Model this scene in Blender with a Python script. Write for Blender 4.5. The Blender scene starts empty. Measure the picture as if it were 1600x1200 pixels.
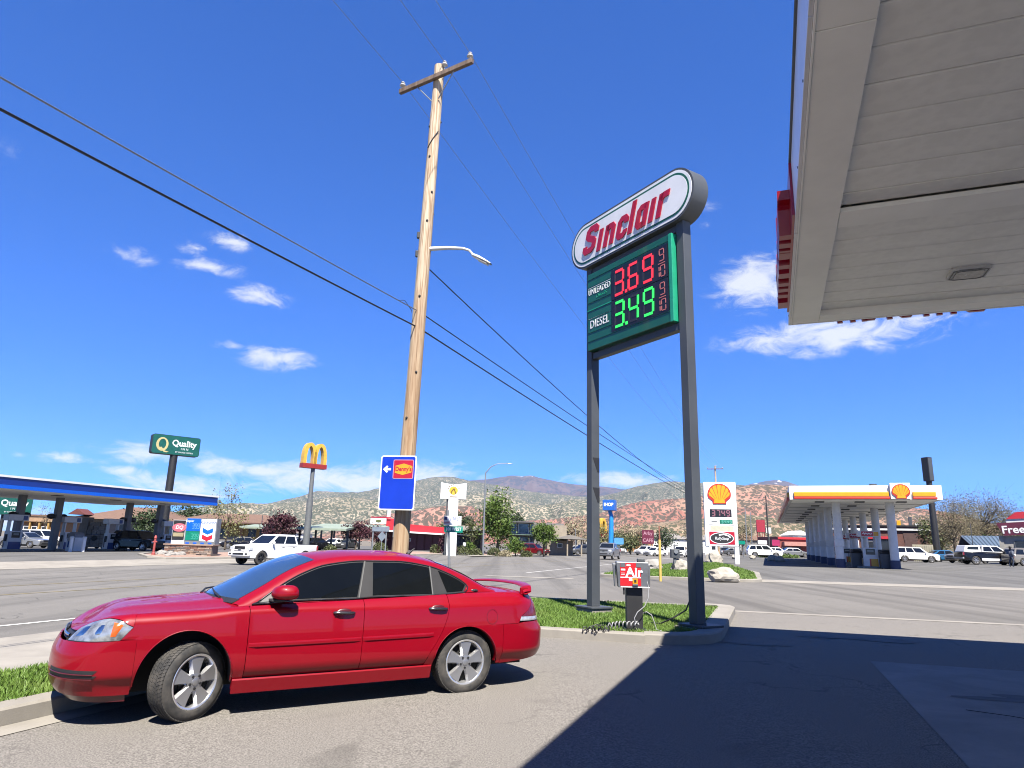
import bpy, bmesh, math, random
import numpy as np
from mathutils import Vector, Matrix
SC = bpy.context.scene
COL = SC.collection
RNG = random.Random(7)
PI = math.pi

# ---------------------------------------------------------------- camera
EYE = 1.60                      # eye height above the forecourt, metres
_up = np.array([116., -4410., 1050.]); _up /= np.linalg.norm(_up)
_fw = np.array([0., 0., 1.]) - _up[2] * _up; _fw /= np.linalg.norm(_fw)
_rt = np.cross(_fw, _up)
if _rt[0] < 0: _rt = -_rt
cam_data = bpy.data.cameras.new('camera')
cam = bpy.data.objects.new('camera', cam_data); COL.objects.link(cam)
cam_data.sensor_width = 36.0
cam_data.lens = 36.0 * 1050.0 / 1600.0
cam_data.clip_start = 0.05; cam_data.clip_end = 40000
cam.matrix_world = Matrix(((_rt[0], -_rt[1], -_rt[2], 0), (_fw[0], -_fw[1], -_fw[2], 0), (_up[0], -_up[1], -_up[2], EYE), (0, 0, 0, 1)))
SC.camera = cam
SC.view_settings.view_transform = 'Standard'
SC.view_settings.look = 'None'
SC.view_settings.gamma = 1.0
SC.view_settings.use_curve_mapping = False
SC.view_settings.exposure = 1.78
SC.cycles.use_denoising = True
SC.cycles.max_bounces = 6
SC.cycles.transparent_max_bounces = 8
SC.cycles.use_adaptive_sampling = True
SC.cycles.filter_width = 1.05

# ---------------------------------------------------------------- sun and sky
SUN_EL = math.radians(56.0)
SUN_DIR = Vector((0.212 * math.cos(SUN_EL), -0.977 * math.cos(SUN_EL), math.sin(SUN_EL))).normalized()
sd = bpy.data.lights.new('sun', 'SUN'); sd.energy = 5.0; sd.angle = math.radians(0.53); sd.color = (1.0, 0.94, 0.84)
so = bpy.data.objects.new('sun', sd); COL.objects.link(so)
so.rotation_euler = (-SUN_DIR).to_track_quat('-Z', 'Y').to_euler()
so.location = SUN_DIR * 60


def ray(px, py):
    c = np.array([px - 800., py - 600., 1050.])
    return np.array([c @ _rt, c @ _fw, c @ _up])


world = bpy.data.worlds.new('World'); SC.world = world; world.use_nodes = True
NT = world.node_tree; NT.nodes.clear()


def wn(t, **k):
    n = NT.nodes.new(t)
    for a, b in k.items(): setattr(n, a, b)
    return n


def wmath(op, a, b=None, clamp=False):
    n = wn('ShaderNodeMath', operation=op, use_clamp=clamp)
    for i, q in enumerate((a, b)):
        if q is None: continue
        if isinstance(q, (int, float)): n.inputs[i].default_value = q
        else: NT.links.new(q, n.inputs[i])
    return n.outputs[0]


sky = wn('ShaderNodeTexSky', sky_type='NISHITA', sun_disc=False)
sky.sun_elevation = SUN_EL
sky.sun_rotation = math.atan2(SUN_DIR.x, SUN_DIR.y)
sky.altitude = 2000; sky.air_density = 1.0; sky.dust_density = 0.0; sky.ozone_density = 6.0
gm = wn('ShaderNodeGamma'); gm.inputs['Gamma'].default_value = 0.75          # the camera's deep blue rendering of the sky
NT.links.new(sky.outputs[0], gm.inputs['Color'])
hs = wn('ShaderNodeVectorMath', operation='MULTIPLY'); hs.inputs[1].default_value = (0.285, 0.80, 1.83)
NT.links.new(gm.outputs[0], hs.inputs[0])
tc = wn('ShaderNodeTexCoord'); sx = wn('ShaderNodeSeparateXYZ'); NT.links.new(tc.outputs['Generated'], sx.inputs[0])
az = wmath('ARCTAN2', sx.outputs[0], sx.outputs[1])
el = wmath('ARCSINE', sx.outputs[2])
cmb = wn('ShaderNodeCombineXYZ'); NT.links.new(az, cmb.inputs[0])
NT.links.new(wmath('MULTIPLY', el, 2.1), cmb.inputs[1])
nz = wn('ShaderNodeTexNoise'); nz.inputs['Scale'].default_value = 21; nz.inputs['Detail'].default_value = 10
nz.inputs['Roughness'].default_value = 0.66; nz.inputs['Distortion'].default_value = 0.6
NT.links.new(cmb.outputs[0], nz.inputs['Vector'])
# fair-weather clouds: azimuth and elevation of each (from where it stands over the town), angular half sizes, thickness
CLOUDS = [(208, 398, 44, 22, .75), (300, 393, 36, 20, .65), (328, 416, 64, 21, .75), (362, 378, 46, 21, .75), (405, 463, 58, 26, .85),
          (430, 560, 80, 26, 1.0), (362, 541, 36, 14, .65), (22, 232, 34, 22, .25), (1185, 442, 98, 62, 1.05), (1310, 523, 220, 42, 1.05),
          (1145, 536, 16, 10, .5), (1108, 325, 26, 24, .35), (1105, 352, 14, 9, .3), (115, 717, 74, 13, .7), (30, 710, 20, 9, .55), (188, 735, 50, 12, .7),
          (240, 709, 120, 24, .9), (290, 762, 150, 34, .9), (400, 735, 150, 24, 1.0), (520, 750, 260, 36, 1.0), (650, 742, 150, 32, .95),
          (714, 725, 26, 9, .55), (965, 752, 130, 20, .95), (1045, 744, 44, 10, .6), (60, 765, 160, 24, .5), (20, 815, 160, 40, .7), (-250, 640, 160, 40, .8), (1850, 560, 180, 50, .8)]
acc = None
for (px, py, hw_, hh_, th) in CLOUDS:
    r = ray(px, py); a0 = math.atan2(r[0], r[1]); e0 = math.atan2(r[2], math.hypot(r[0], r[1]))
    sc = 1050.0 / np.linalg.norm(r) * 1.0
    wa = hw_ / 1050.0 * sc / math.cos(e0); we = hh_ / 1050.0 * sc
    da = wmath('MULTIPLY', wmath('SUBTRACT', az, a0), 1 / wa)
    de = wmath('MULTIPLY', wmath('SUBTRACT', el, e0), 1 / we)
    rr = wmath('SQRT', wmath('ADD', wmath('MULTIPLY', da, da), wmath('MULTIPLY', de, de)))
    v = wmath('MULTIPLY', wmath('SUBTRACT', 1.0, rr, True), th)
    acc = v if acc is None else wmath('MAXIMUM', acc, v)
d1 = wmath('ADD', acc, wmath('MULTIPLY', wmath('SUBTRACT', nz.outputs[0], 0.52), 2.2))
gate = wmath('MULTIPLY', acc, 3.0, True)
mr = wn('ShaderNodeMapRange', interpolation_type='SMOOTHSTEP'); mr.inputs[1].default_value = 0.08; mr.inputs[2].default_value = 0.95
NT.links.new(d1, mr.inputs[0])
dens = wmath('MULTIPLY', wmath('MULTIPLY', mr.outputs[0], gate), 0.93)
mix = wn('ShaderNodeMix', data_type='RGBA'); NT.links.new(dens, mix.inputs[0]); NT.links.new(hs.outputs[0], mix.inputs[6])
mix.inputs[7].default_value = (4.9, 5.1, 5.5, 1)
bg = wn('ShaderNodeBackground'); bg.inputs[1].default_value = 0.0525
NT.links.new(mix.outputs[2], bg.inputs[0])
wo = wn('ShaderNodeOutputWorld'); NT.links.new(bg.outputs[0], wo.inputs[0])

# ---------------------------------------------------------------- materials
MATS = {}


def alb(c):
    """the swatches below were read off sunlit surfaces; this brings them down to real-world base colours"""
    k = .8 if max(c) < .08 else (.78 if min(c) > .55 else .575)
    return tuple(x * k for x in c[:3])


def principled(name):
    m = bpy.data.materials.new(name); m.use_nodes = True
    nt = m.node_tree; b = nt.nodes['Principled BSDF']
    return m, nt, b


def nd(nt, t, **k):
    n = nt.nodes.new(t)
    for a, v in k.items(): setattr(n, a, v)
    return n


def mth(nt, op, a, b=None, clamp=False):
    n = nd(nt, 'ShaderNodeMath', operation=op, use_clamp=clamp)
    for i, q in enumerate((a, b)):
        if q is None: continue
        if isinstance(q, (int, float)): n.inputs[i].default_value = q
        else: nt.links.new(q, n.inputs[i])
    return n.outputs[0]


def mixc(nt, f, a, b, bt='MIX'):
    n = nd(nt, 'ShaderNodeMix', data_type='RGBA', blend_type=bt)
    for i, q in ((0, f), (6, a), (7, b)):
        if isinstance(q, (int, float)): n.inputs[i].default_value = q
        elif isinstance(q, tuple): n.inputs[i].default_value = (q + (1,))[:4]
        else: nt.links.new(q, n.inputs[i])
    return n.outputs[2]


def noise(nt, vec, scale, detail=4, rough=0.55, dist=0.0):
    n = nd(nt, 'ShaderNodeTexNoise'); n.inputs['Scale'].default_value = scale; n.inputs['Detail'].default_value = detail
    n.inputs['Roughness'].default_value = rough; n.inputs['Distortion'].default_value = dist
    if vec is not None: nt.links.new(vec, n.inputs['Vector'])
    return n.outputs[0]


def ramp(nt, f, lo, hi):
    n = nd(nt, 'ShaderNodeMapRange'); n.inputs[1].default_value = lo; n.inputs[2].default_value = hi
    n.interpolation_type = 'SMOOTHSTEP'; nt.links.new(f, n.inputs[0])
    return n.outputs[0]


def coords(nt, kind='Object', scale=None):
    t = nd(nt, 'ShaderNodeTexCoord').outputs[kind]
    if scale:
        mp = nd(nt, 'ShaderNodeMapping'); mp.inputs['Scale'].default_value = scale; nt.links.new(t, mp.inputs[0]); return mp.outputs[0]
    return t


def bump(nt, b, h, strength=0.3, dist=0.01):
    n = nd(nt, 'ShaderNodeBump'); n.inputs['Strength'].default_value = strength; n.inputs['Distance'].default_value = dist
    nt.links.new(h, n.inputs['Height']); nt.links.new(n.outputs[0], b.inputs['Normal'])


def mat(name, col, rough=0.5, metal=0.0, coat=0.0, var=0.12, vscale=3.0, spec=0.5, emit=None, estr=1.0, fine=0.0, fscale=60, bmp=0.0, sun=True):
    """plain weathered paint, metal or plastic: base colour with slow blotches and fine grain"""
    if name in MATS: return MATS[name]
    m, nt, b = principled(name)
    co = coords(nt)
    c = alb(col) if sun else tuple(col[:3])
    n1 = noise(nt, co, vscale, 5, 0.6)
    dark = tuple(x * (1 - var) for x in c); lite = tuple(min(1, x * (1 + var * 0.6)) for x in c)
    col_out = mixc(nt, ramp(nt, n1, 0.3, 0.7), dark, lite)
    if fine:
        n2 = noise(nt, co, fscale, 2, 0.5)
        col_out = mixc(nt, mth(nt, 'MULTIPLY', ramp(nt, n2, 0.35, 0.65), fine), col_out, tuple(x * 0.5 for x in c))
        if bmp: bump(nt, b, n2, bmp, 0.004)
    nt.links.new(col_out, b.inputs['Base Color'])
    b.inputs['Metallic'].default_value = metal; b.inputs['Specular IOR Level'].default_value = spec
    rr = mth(nt, 'ADD', mth(nt, 'MULTIPLY', n1, 0.14), rough - 0.07, True); nt.links.new(rr, b.inputs['Roughness'])
    if coat: b.inputs['Coat Weight'].default_value = coat; b.inputs['Coat Roughness'].default_value = 0.04
    if emit:
        b.inputs['Emission Color'].default_value = emit + (1,); b.inputs['Emission Strength'].default_value = estr
    MATS[name] = m
    return m


# ---------------------------------------------------------------- mesh builder
class MB:
    def __init__(s): s.v = []; s.f = []; s.m = []

    def add(s, vs, fs, m=0):
        o = len(s.v); s.v.extend([tuple(float(c) for c in p) for p in vs]); s.f.extend([[i + o for i in q] for q in fs]); s.m.extend([m] * len(fs))

    def box(s, c, d, R=None, m=0):
        x, y, z = d[0] / 2, d[1] / 2, d[2] / 2
        P = [Vector(p) for p in ((-x, -y, -z), (x, -y, -z), (x, y, -z), (-x, y, -z), (-x, -y, z), (x, -y, z), (x, y, z), (-x, y, z))]
        if R is not None: P = [R @ p for p in P]
        s.add([p + Vector(c) for p in P], [(0, 3, 2, 1), (4, 5, 6, 7), (0, 1, 5, 4), (1, 2, 6, 5), (2, 3, 7, 6), (3, 0, 4, 7)], m)

    def bx(s, x0, x1, y0, y1, z0, z1, m=0): s.box(((x0 + x1) / 2, (y0 + y1) / 2, (z0 + z1) / 2), (x1 - x0, y1 - y0, z1 - z0), None, m)

    def cyl(s, p0, p1, r0, r1=None, n=12, m=0, caps=True):
        r1 = r0 if r1 is None else r1
        s.tube([p0, p1], [r0, r1], n, m, caps)

    def tube(s, pts, r, n=6, m=0, caps=True):
        P = [Vector(p) for p in pts]; k = len(P); rs = r if isinstance(r, (list, tuple)) else [r] * k
        vs = []; a = None
        for i in range(k):
            t = (P[min(i + 1, k - 1)] - P[max(i - 1, 0)]).normalized()
            if a is None:
                a = Vector((0, 0, 1)) if abs(t.z) < 0.9 else Vector((1, 0, 0))
            a = (a - t * a.dot(t)).normalized(); b = t.cross(a)
            for j in range(n):
                q = 2 * PI * j / n; vs.append(P[i] + (a * math.cos(q) + b * math.sin(q)) * rs[i])
        fs = [(i * n + j, i * n + (j + 1) % n, (i + 1) * n + (j + 1) % n, (i + 1) * n + j) for i in range(k - 1) for j in range(n)]
        if caps: fs += [tuple(range(n - 1, -1, -1)), tuple((k - 1) * n + j for j in range(n))]
        s.add(vs, fs, m)

    def prism(s, poly, O, A, B, depth, m=0, back=True):
        """polygon in the plane O + a*A + b*B, pushed back along -(AxB) by depth"""
        O, A, B = Vector(O), Vector(A), Vector(B); N = A.cross(B).normalized(); n = len(poly)
        f = [O + A * p[0] + B * p[1] for p in poly]; g = [q - N * depth for q in f]
        fs = [tuple(range(n))] + [(i, n + i, n + (i + 1) % n, (i + 1) % n) for i in range(n)]
        if back: fs.append(tuple(range(2 * n - 1, n - 1, -1)))
        s.add(f + g, fs, m)

    def lathe(s, prof, n=24, O=(0, 0, 0), axis='z', m=0):
        vs = []
        for (r, h) in prof:
            for j in range(n):
                q = 2 * PI * j / n; a, b = r * math.cos(q), r * math.sin(q)
                p = (a, b, h) if axis == 'z' else ((a, h, b) if axis == 'y' else (h, a, b))
                vs.append((p[0] + O[0], p[1] + O[1], p[2] + O[2]))
        k = len(prof)
        s.add(vs, [(i * n + j, i * n + (j + 1) % n, (i + 1) * n + (j + 1) % n, (i + 1) * n + j) for i in range(k - 1) for j in range(n)], m)

    def grid(s, P, m=0):
        r, c = len(P), len(P[0])
        s.add([p for row in P for p in row], [(i * c + j, i * c + j + 1, (i + 1) * c + j + 1, (i + 1) * c + j) for i in range(r - 1) for j in range(c - 1)], m)

    def ball(s, c, r, n=10, k=7, m=0, jit=0.0, rng=None):
        r = (r, r, r) if isinstance(r, (int, float)) else r; vs = []
        for i in range(k + 1):
            th = PI * i / k
            for j in range(n):
                q = 2 * PI * j / n; w = 1 + (rng.uniform(-jit, jit) if rng else 0)
                vs.append((c[0] + r[0] * math.sin(th) * math.cos(q) * w, c[1] + r[1] * math.sin(th) * math.sin(q) * w, c[2] + r[2] * math.cos(th) * w))
        s.add(vs, [(i * n + j, (i + 1) * n + j, (i + 1) * n + (j + 1) % n, i * n + (j + 1) % n) for i in range(k) for j in range(n)], m)

    def mesh(s, name, mats, smooth=None, bevel=0.0, fix=True):
        me = bpy.data.meshes.new(name); me.from_pydata(s.v, [], s.f)
        mats = mats if isinstance(mats, (list, tuple)) else [mats]
        for q in mats: me.materials.append(q)
        if len(mats) > 1: me.polygons.foreach_set('material_index', s.m)
        if fix or bevel:
            bm = bmesh.new(); bm.from_mesh(me)
            bmesh.ops.remove_doubles(bm, verts=bm.verts, dist=1e-5)
            if bevel:
                es = [e for e in bm.edges if len(e.link_faces) == 2 and e.calc_face_angle(0) > 0.6]
                bmesh.ops.bevel(bm, geom=es, offset=bevel, segments=2, affect='EDGES', profile=0.5, clamp_overlap=True)
            if fix: bmesh.ops.recalc_face_normals(bm, faces=bm.faces)
            bm.to_mesh(me); bm.free()
        if smooth:
            me.polygons.foreach_set('use_smooth', [True] * len(me.polygons))
            me.set_sharp_from_angle(angle=math.radians(smooth))
        me.update()
        return me

    def build(s, name, mats, parent=None, smooth=None, bevel=0.0, fix=True, loc=None):
        return link(name, s.mesh(name, mats, smooth, bevel, fix), parent, loc)


def link(name, data, parent=None, loc=None, rot=None):
    o = bpy.data.objects.new(name, data); COL.objects.link(o)
    if parent is not None: o.parent = parent
    if loc is not None: o.location = loc
    if rot is not None: o.rotation_euler = rot
    return o


def tag(o, label, cat, group=None):
    o['label'] = label; o['category'] = cat
    if group: o['group'] = group
    return o


def thing(name, label, cat, loc=(0, 0, 0), rz=0.0, group=None):
    o = link(name, None, None, loc, (0, 0, rz)); o.empty_display_size = 0.3
    return tag(o, label, cat, group)


def struct(o, kind='structure'): o['kind'] = kind; return o


def copy_tree(o, parent=None):
    c = o.copy(); COL.objects.link(c)
    if parent is not None: c.parent = parent
    for ch in o.children: copy_tree(ch, c)
    return c


FONT_CACHE = {}


def text(s, name, m, parent, size, loc, rot=(PI / 2, 0, 0), bold=0.0, shear=0.0, sx=1.0, ex=0.004, align='CENTER', spacing=1.0):
    """lettering as real geometry: the built-in font, turned into a mesh"""
    c = bpy.data.curves.new('t', 'FONT'); c.body = s; c.size = size; c.align_x = align; c.align_y = 'CENTER'; c.shear = shear
    c.offset = bold; c.extrude = ex; c.resolution_u = 3; c.space_character = spacing
    o = bpy.data.objects.new('t', c)
    me = bpy.data.meshes.new_from_object(o); bpy.data.objects.remove(o); bpy.data.curves.remove(c)
    me.materials.clear(); me.materials.append(m)
    if bold and max((abs(v.co.x) for v in me.vertices), default=0) > size * (len(s) + 2): return text(s, name, m, parent, size, loc, rot, 0.0, shear, sx, ex, align, spacing)
    q = link(name, me, parent, loc, rot); q.scale = (sx, 1, 1)
    return q


# ---------------------------------------------------------------- the lie of the land
SLOPE = 0.008                  # the whole town falls gently towards the left
HEAD = math.radians(20.5)      # the main street runs this far to the right of north
UX, UY = math.sin(HEAD), math.cos(HEAD)
RZ = -HEAD                     # z rotation of a thing whose +Y runs up the street


def clamp01(t): return 0.0 if t < 0 else (1.0 if t > 1 else t)


def to_uv(x, y): return x * UX + y * UY, -x * UY + y * UX


def to_xy(u, v): return u * UX - v * UY, u * UY + v * UX


def gz(x, y):
    u, v = to_uv(x, y)
    return SLOPE * max(-140.0, min(220.0, x)) + 0.35 * clamp01((u - 36) / 12) * clamp01((8.5 - v) / 5) + 0.45 * clamp01((v - 33) / 7)


def gp(px, py, dz=0.0):
    """the point of the ground that shows at that place in the photograph"""
    r = ray(px, py); t = 5.0; prev = None
    for _ in range(60):
        z = gz(r[0] * t, r[1] * t) + dz
        t2 = (EYE - z) / -r[2] if r[2] < 0 else 500
        if abs(t2 - t) < 1e-4: break
        t = 0.5 * t + 0.5 * t2
    return Vector((r[0] * t, r[1] * t, gz(r[0] * t, r[1] * t) + dz))


def dp(px, d, py=850):
    """the ground under the line of sight px, d metres north"""
    r = ray(px, py); x = r[0] / r[1] * d
    return Vector((x, d, gz(x, d)))


def at(px, py, d):
    r = ray(px, py); return Vector((r[0] / r[1] * d, d, EYE + r[2] / r[1] * d))


def hz(px, py, d): return at(px, py, d).z


def pchip(pts):
    """smooth monotone curve through (x, y) points"""
    p = sorted(pts); X = np.array([a for a, _ in p], float); Y = np.array([b for _, b in p], float)
    h = np.diff(X); dl = np.diff(Y) / h; n = len(X); d = np.zeros(n)
    for i in range(1, n - 1):
        if dl[i - 1] * dl[i] > 0:
            w1 = 2 * h[i] + h[i - 1]; w2 = h[i] + 2 * h[i - 1]; d[i] = (w1 + w2) / (w1 / dl[i - 1] + w2 / dl[i])
    d[0] = dl[0]; d[-1] = dl[-1]

    def f(x):
        if x <= X[0]: return float(Y[0])
        if x >= X[-1]: return float(Y[-1])
        i = int(np.searchsorted(X, x) - 1); t = (x - X[i]) / h[i]
        return float((2 * t**3 - 3 * t**2 + 1) * Y[i] + (t**3 - 2 * t**2 + t) * h[i] * d[i] + (-2 * t**3 + 3 * t**2) * Y[i + 1] + (t**3 - t**2) * h[i] * d[i + 1])
    return f


def lerp(a, b, t): return a + (b - a) * t

# ---------------------------------------------------------------- the red sedan: shape of its body
WB = 2.807
XF0, XR0 = 0.47, -3.20
c_p = pchip([(-4.1, .80), (-3.6, .88), (-3.2, .905), (-2.8, .918), (-1.4, .926), (-.4, .918), (0, .91), (.4, .895), (.7, .87), (1.1, .84)])
c_q = pchip([(.15, -.10), (.22, -.095), (.30, -.075), (.345, -.058), (.40, -.022), (.425, -.007), (.55, 0), (.68, 0), (.80, -.006), (.93, -.020), (.955, -.027), (.97, -.043), (1.0, -.062), (1.06, -.085), (1.15, -.12)])
c_xf = pchip([(.15, .92), (.24, 1.02), (.33, 1.09), (.46, 1.115), (.58, 1.11), (.68, 1.075), (.78, 1.01), (.86, .93), (.93, .84)])
c_xr = pchip([(.15, -3.90), (.28, -3.99), (.40, -4.05), (.62, -4.06), (.72, -4.00), (.85, -3.96), (1.0, -3.90), (1.1, -3.84)])
c_zt = pchip([(-4.2, 1.03), (-3.9, 1.045), (-3.5, 1.065), (-3.0, 1.075), (-2.6, 1.06), (-1.5, 1.02), (-.5, .985), (0, .955), (.4, .938), (.6, .930), (.8, .920), (1.0, .892), (1.2, .835), (1.47, .795)])
c_rt = pchip([(-4.2, .06), (-3.2, .08), (-2.6, .06), (-1.5, .045), (-.45, .06), (0, .09), (1.4, .09)])


def inset(S, z):
    zt, r = c_zt(S), c_rt(S); t = (z - (zt - r)) / r
    t = 0 if t < 0 else (1 if t > 1 else t)
    return r * (1 - math.sqrt(max(0, 1 - t * t)))


def M(S, z):
    """point of the body shell: S runs back along the side and on round both ends, z is the height"""
    ins = inset(S, z)
    if S > XF0:
        a = min(1, S - XF0) * PI / 2; e = 2 / 2.75
        w = c_p(XF0) + c_q(z) - ins; A = c_xf(z) - XF0 - ins
        return Vector((XF0 + A * math.sin(a) ** e, w * max(0, math.cos(a)) ** e, z))
    if S < XR0:
        a = min(1, XR0 - S) * PI / 2; e = 2 / 3.2
        w = c_p(XR0) + c_q(z) - ins; A = XR0 - c_xr(z) - ins
        return Vector((XR0 - A * math.sin(a) ** e, w * max(0, math.cos(a)) ** e, z))
    return Vector((S, c_p(S) + c_q(z) - ins, z))


c_zr = pchip([(-.36, .995), (-.65, 1.15), (-.815, 1.25), (-.986, 1.335), (-1.22, 1.412), (-1.64, 1.452), (-2.0, 1.453), (-2.41, 1.402), (-2.6, 1.348), (-2.86, 1.24), (-3.15, 1.105), (-3.25, 1.08)])


def GH(x, z):
    zt = c_zt(x); h = z - zt
    y = c_p(x) + c_q(zt) - c_rt(x)
    return Vector((x, y - .48 * h - .12 * h * h, z))


# ---------------------------------------------------------------- the red sedan: paint and parts
def paint(name, col, flake=0.15, rough=0.32, dust=0.10):
    col = alb(col); m, nt, b = principled(name); co = coords(nt)
    n = noise(nt, co, 2.2, 5, 0.6); f = noise(nt, co, 900, 1, 0.5)
    c = mixc(nt, mth(nt, 'MULTIPLY', ramp(nt, n, 0.45, 0.8), dust), col, (0.20, 0.17, 0.15))
    c = mixc(nt, mth(nt, 'MULTIPLY', ramp(nt, f, 0.55, 0.75), 0.25), c, tuple(min(1, x * 1.5 + .01) for x in col))
    nt.links.new(c, b.inputs['Base Color'])
    b.inputs['Metallic'].default_value = flake; b.inputs['Roughness'].default_value = rough
    b.inputs['Coat Weight'].default_value = 0.55; b.inputs['Coat Roughness'].default_value = 0.03; b.inputs['Specular IOR Level'].default_value = 0.12
    bump(nt, b, noise(nt, co, 1.6, 2, 0.5), 0.012, 0.05)
    return m


M_RED = paint('red_paint', (0.265, 0.0, 0.009), 0.0, 0.42, 0.012)
M_CHROME = mat('chrome', (0.62, 0.62, 0.63), 0.16, 1.0, var=0.05)
M_SATIN = mat('satin_grey_trim', (0.022, 0.022, 0.024), 0.55, 0.0, var=0.2, spec=.22)
M_LTRIM = mat('light_grey_trim', (0.16, 0.16, 0.155), 0.5, spec=.3, metal=0.0, var=0.1)
M_BLACK = mat('black_plastic', (0.012, 0.012, 0.013), 0.55, var=0.2)
M_VOID = mat('dark_underbody', (0.006, 0.006, 0.006), 0.9, var=0.2)
M_GLASS = mat('tinted_glass', (0.004, 0.005, 0.006), 0.04, 0, spec=0.18, var=0.1)
M_WIND = mat('windscreen_glass', (0.030, 0.062, 0.125), 0.06, 0, spec=1.0, coat=1.0, var=0.1)  # blue base colour stands in for the reflected sky
M_ALLOY = mat('alloy_silver', (0.50, 0.50, 0.51), 0.36, 0.75, var=0.06)
M_ALLOYB = mat('polished_alloy', (0.78, 0.78, 0.79), 0.26, 0.85, var=0.04)
M_LENS = mat('headlamp_lens', (0.36, 0.38, 0.40), 0.14, 0.45, coat=1.0, var=0.65, vscale=11)
M_AMBER = mat('amber_lens', (0.75, 0.13, 0.01), 0.2, coat=1.0, var=0.1)
M_TAIL = mat('tail_lens', (0.16, 0.002, 0.010), 0.2, coat=.3, var=0.3, vscale=20)
M_CLEAR = mat('clear_lens', (0.55, 0.56, 0.60), 0.15, 0.3, coat=1.0, var=0.2, vscale=25)
M_DEEPRED = mat('shaded_red_paint', (0.10, 0.0, 0.006), 0.4, coat=0.5)  # darker copy of the red paint: shade of recesses and gaps put into colour
M_DARKCHROME = mat('weathered_chrome', (0.20, 0.19, 0.20), 0.28, 0.9, var=0.2)


def tyre_mat():
    m, nt, b = principled('tyre_rubber'); co = coords(nt)
    n = noise(nt, co, 9, 5, 0.6)
    nt.links.new(mixc(nt, ramp(nt, n, .35, .7), (0.020, 0.020, 0.020), (0.055, 0.050, 0.044)), b.inputs['Base Color'])
    b.inputs['Roughness'].default_value = 0.78; b.inputs['Specular IOR Level'].default_value = 0.35
    bump(nt, b, noise(nt, co, 120, 2), 0.15, 0.003)
    return m


M_TYRE = tyre_mat()


def panel(mb, mats, name, parent, skirt=0.014, ref=(-1.4, 0, 0.55), smooth=38, flat_ref=None):
    """an outer panel: oriented outwards, with a turned-in edge all round so the shut lines have depth"""
    me = bpy.data.meshes.new(name); me.from_pydata(mb.v, [], mb.f)
    bm = bmesh.new(); bm.from_mesh(me)
    bmesh.ops.remove_doubles(bm, verts=bm.verts, dist=2e-4)
    bmesh.ops.dissolve_degenerate(bm, edges=bm.edges, dist=1e-5)
    bmesh.ops.recalc_face_normals(bm, faces=bm.faces)
    s = 0.0
    for f in bm.faces:
        c = f.calc_center_median(); s += f.normal.dot(Vector((0.25 * (c.x - ref[0]), c.y - ref[1], c.z - ref[2]))) * f.calc_area()
    if s < 0: bmesh.ops.reverse_faces(bm, faces=bm.faces)
    bm.normal_update()
    if skirt:
        be = [e for e in bm.edges if e.is_boundary]; vm = {}
        for e in be:
            for v in e.verts:
                if v not in vm: vm[v] = bm.verts.new(v.co - v.normal * skirt)
        for e in be:
            a, b = e.verts
            lf = e.link_faces[0]; vs = [l.vert for l in lf.loops]; i = vs.index(a)
            if vs[(i + 1) % len(vs)] is not b: a, b = b, a
            bm.faces.new((b, a, vm[a], vm[b]))
    bm.to_mesh(me); bm.free()
    mats = mats if isinstance(mats, list) else [mats]
    for q in mats: me.materials.append(q)
    me.polygons.foreach_set('use_smooth', [True] * len(me.polygons)); me.set_sharp_from_angle(angle=math.radians(smooth))
    return link(name, me, parent)


def rows_grid(mb, fn, rows, flip=False, off=0.0, side=1):
    G = []
    for row in rows:
        r = []
        for (S, z) in row:
            p = fn(S, z); r.append(Vector((p.x, side * (p.y + off), p.z)))
        G.append(r)
    mb.grid(G)


def linsp(a, b, n): return [a + (b - a) * i / (n - 1) for i in range(n)]


def arched(mb, fn, S0, S1, cx, rx, rz, zbot0, zbot1, z_tops, side, n=12, zc=0.335, off=0.0):
    """side panel between the edge curves S0(z) (front) and S1(z) (rear) with a wheel arch cut in its lower edge"""
    zt = zc + rz
    zz = [zc + rz * math.sin(a) for a in linsp(0, PI / 2, 12)]
    if zbot0 is not None and cx > -1: zz = sorted(zz + [.7235, .7285])
    za = linsp(zbot0, zc, 4)[:-1] + zz
    zb = linsp(zbot1, zc, 4)[:-1] + zz
    ax = lambda z: rx * math.sqrt(max(0, 1 - (max(0, z - zc) / rz) ** 2))
    if zbot0 is not None: rows_grid(mb, fn, [[(s, z) for s in linsp(S0(z), cx + ax(z), n)] for z in za], side=side, off=off)
    if zbot1 is not None: rows_grid(mb, fn, [[(s, z) for s in linsp(cx - ax(z), S1(z), n)] for z in zb], side=side, off=off)
    up = []
    for k in linsp(0, 1, 14):
        row = []
        for i in range(2 * n - 1):
            z0 = zt
            s = lerp(S0(z0), cx, i / (n - 1)) if i < n else lerp(cx, S1(z0), (i - n + 1) / (n - 1))
            ztop = z_tops(s); z = lerp(z0, ztop, 1 - (1 - k) ** 1.7)
            s2 = lerp(S0(z), cx, i / (n - 1)) if i < n else lerp(cx, S1(z), (i - n + 1) / (n - 1))
            row.append((s2, z))
        up.append(row)
    rows_grid(mb, fn, up, side=side, off=off)


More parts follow.
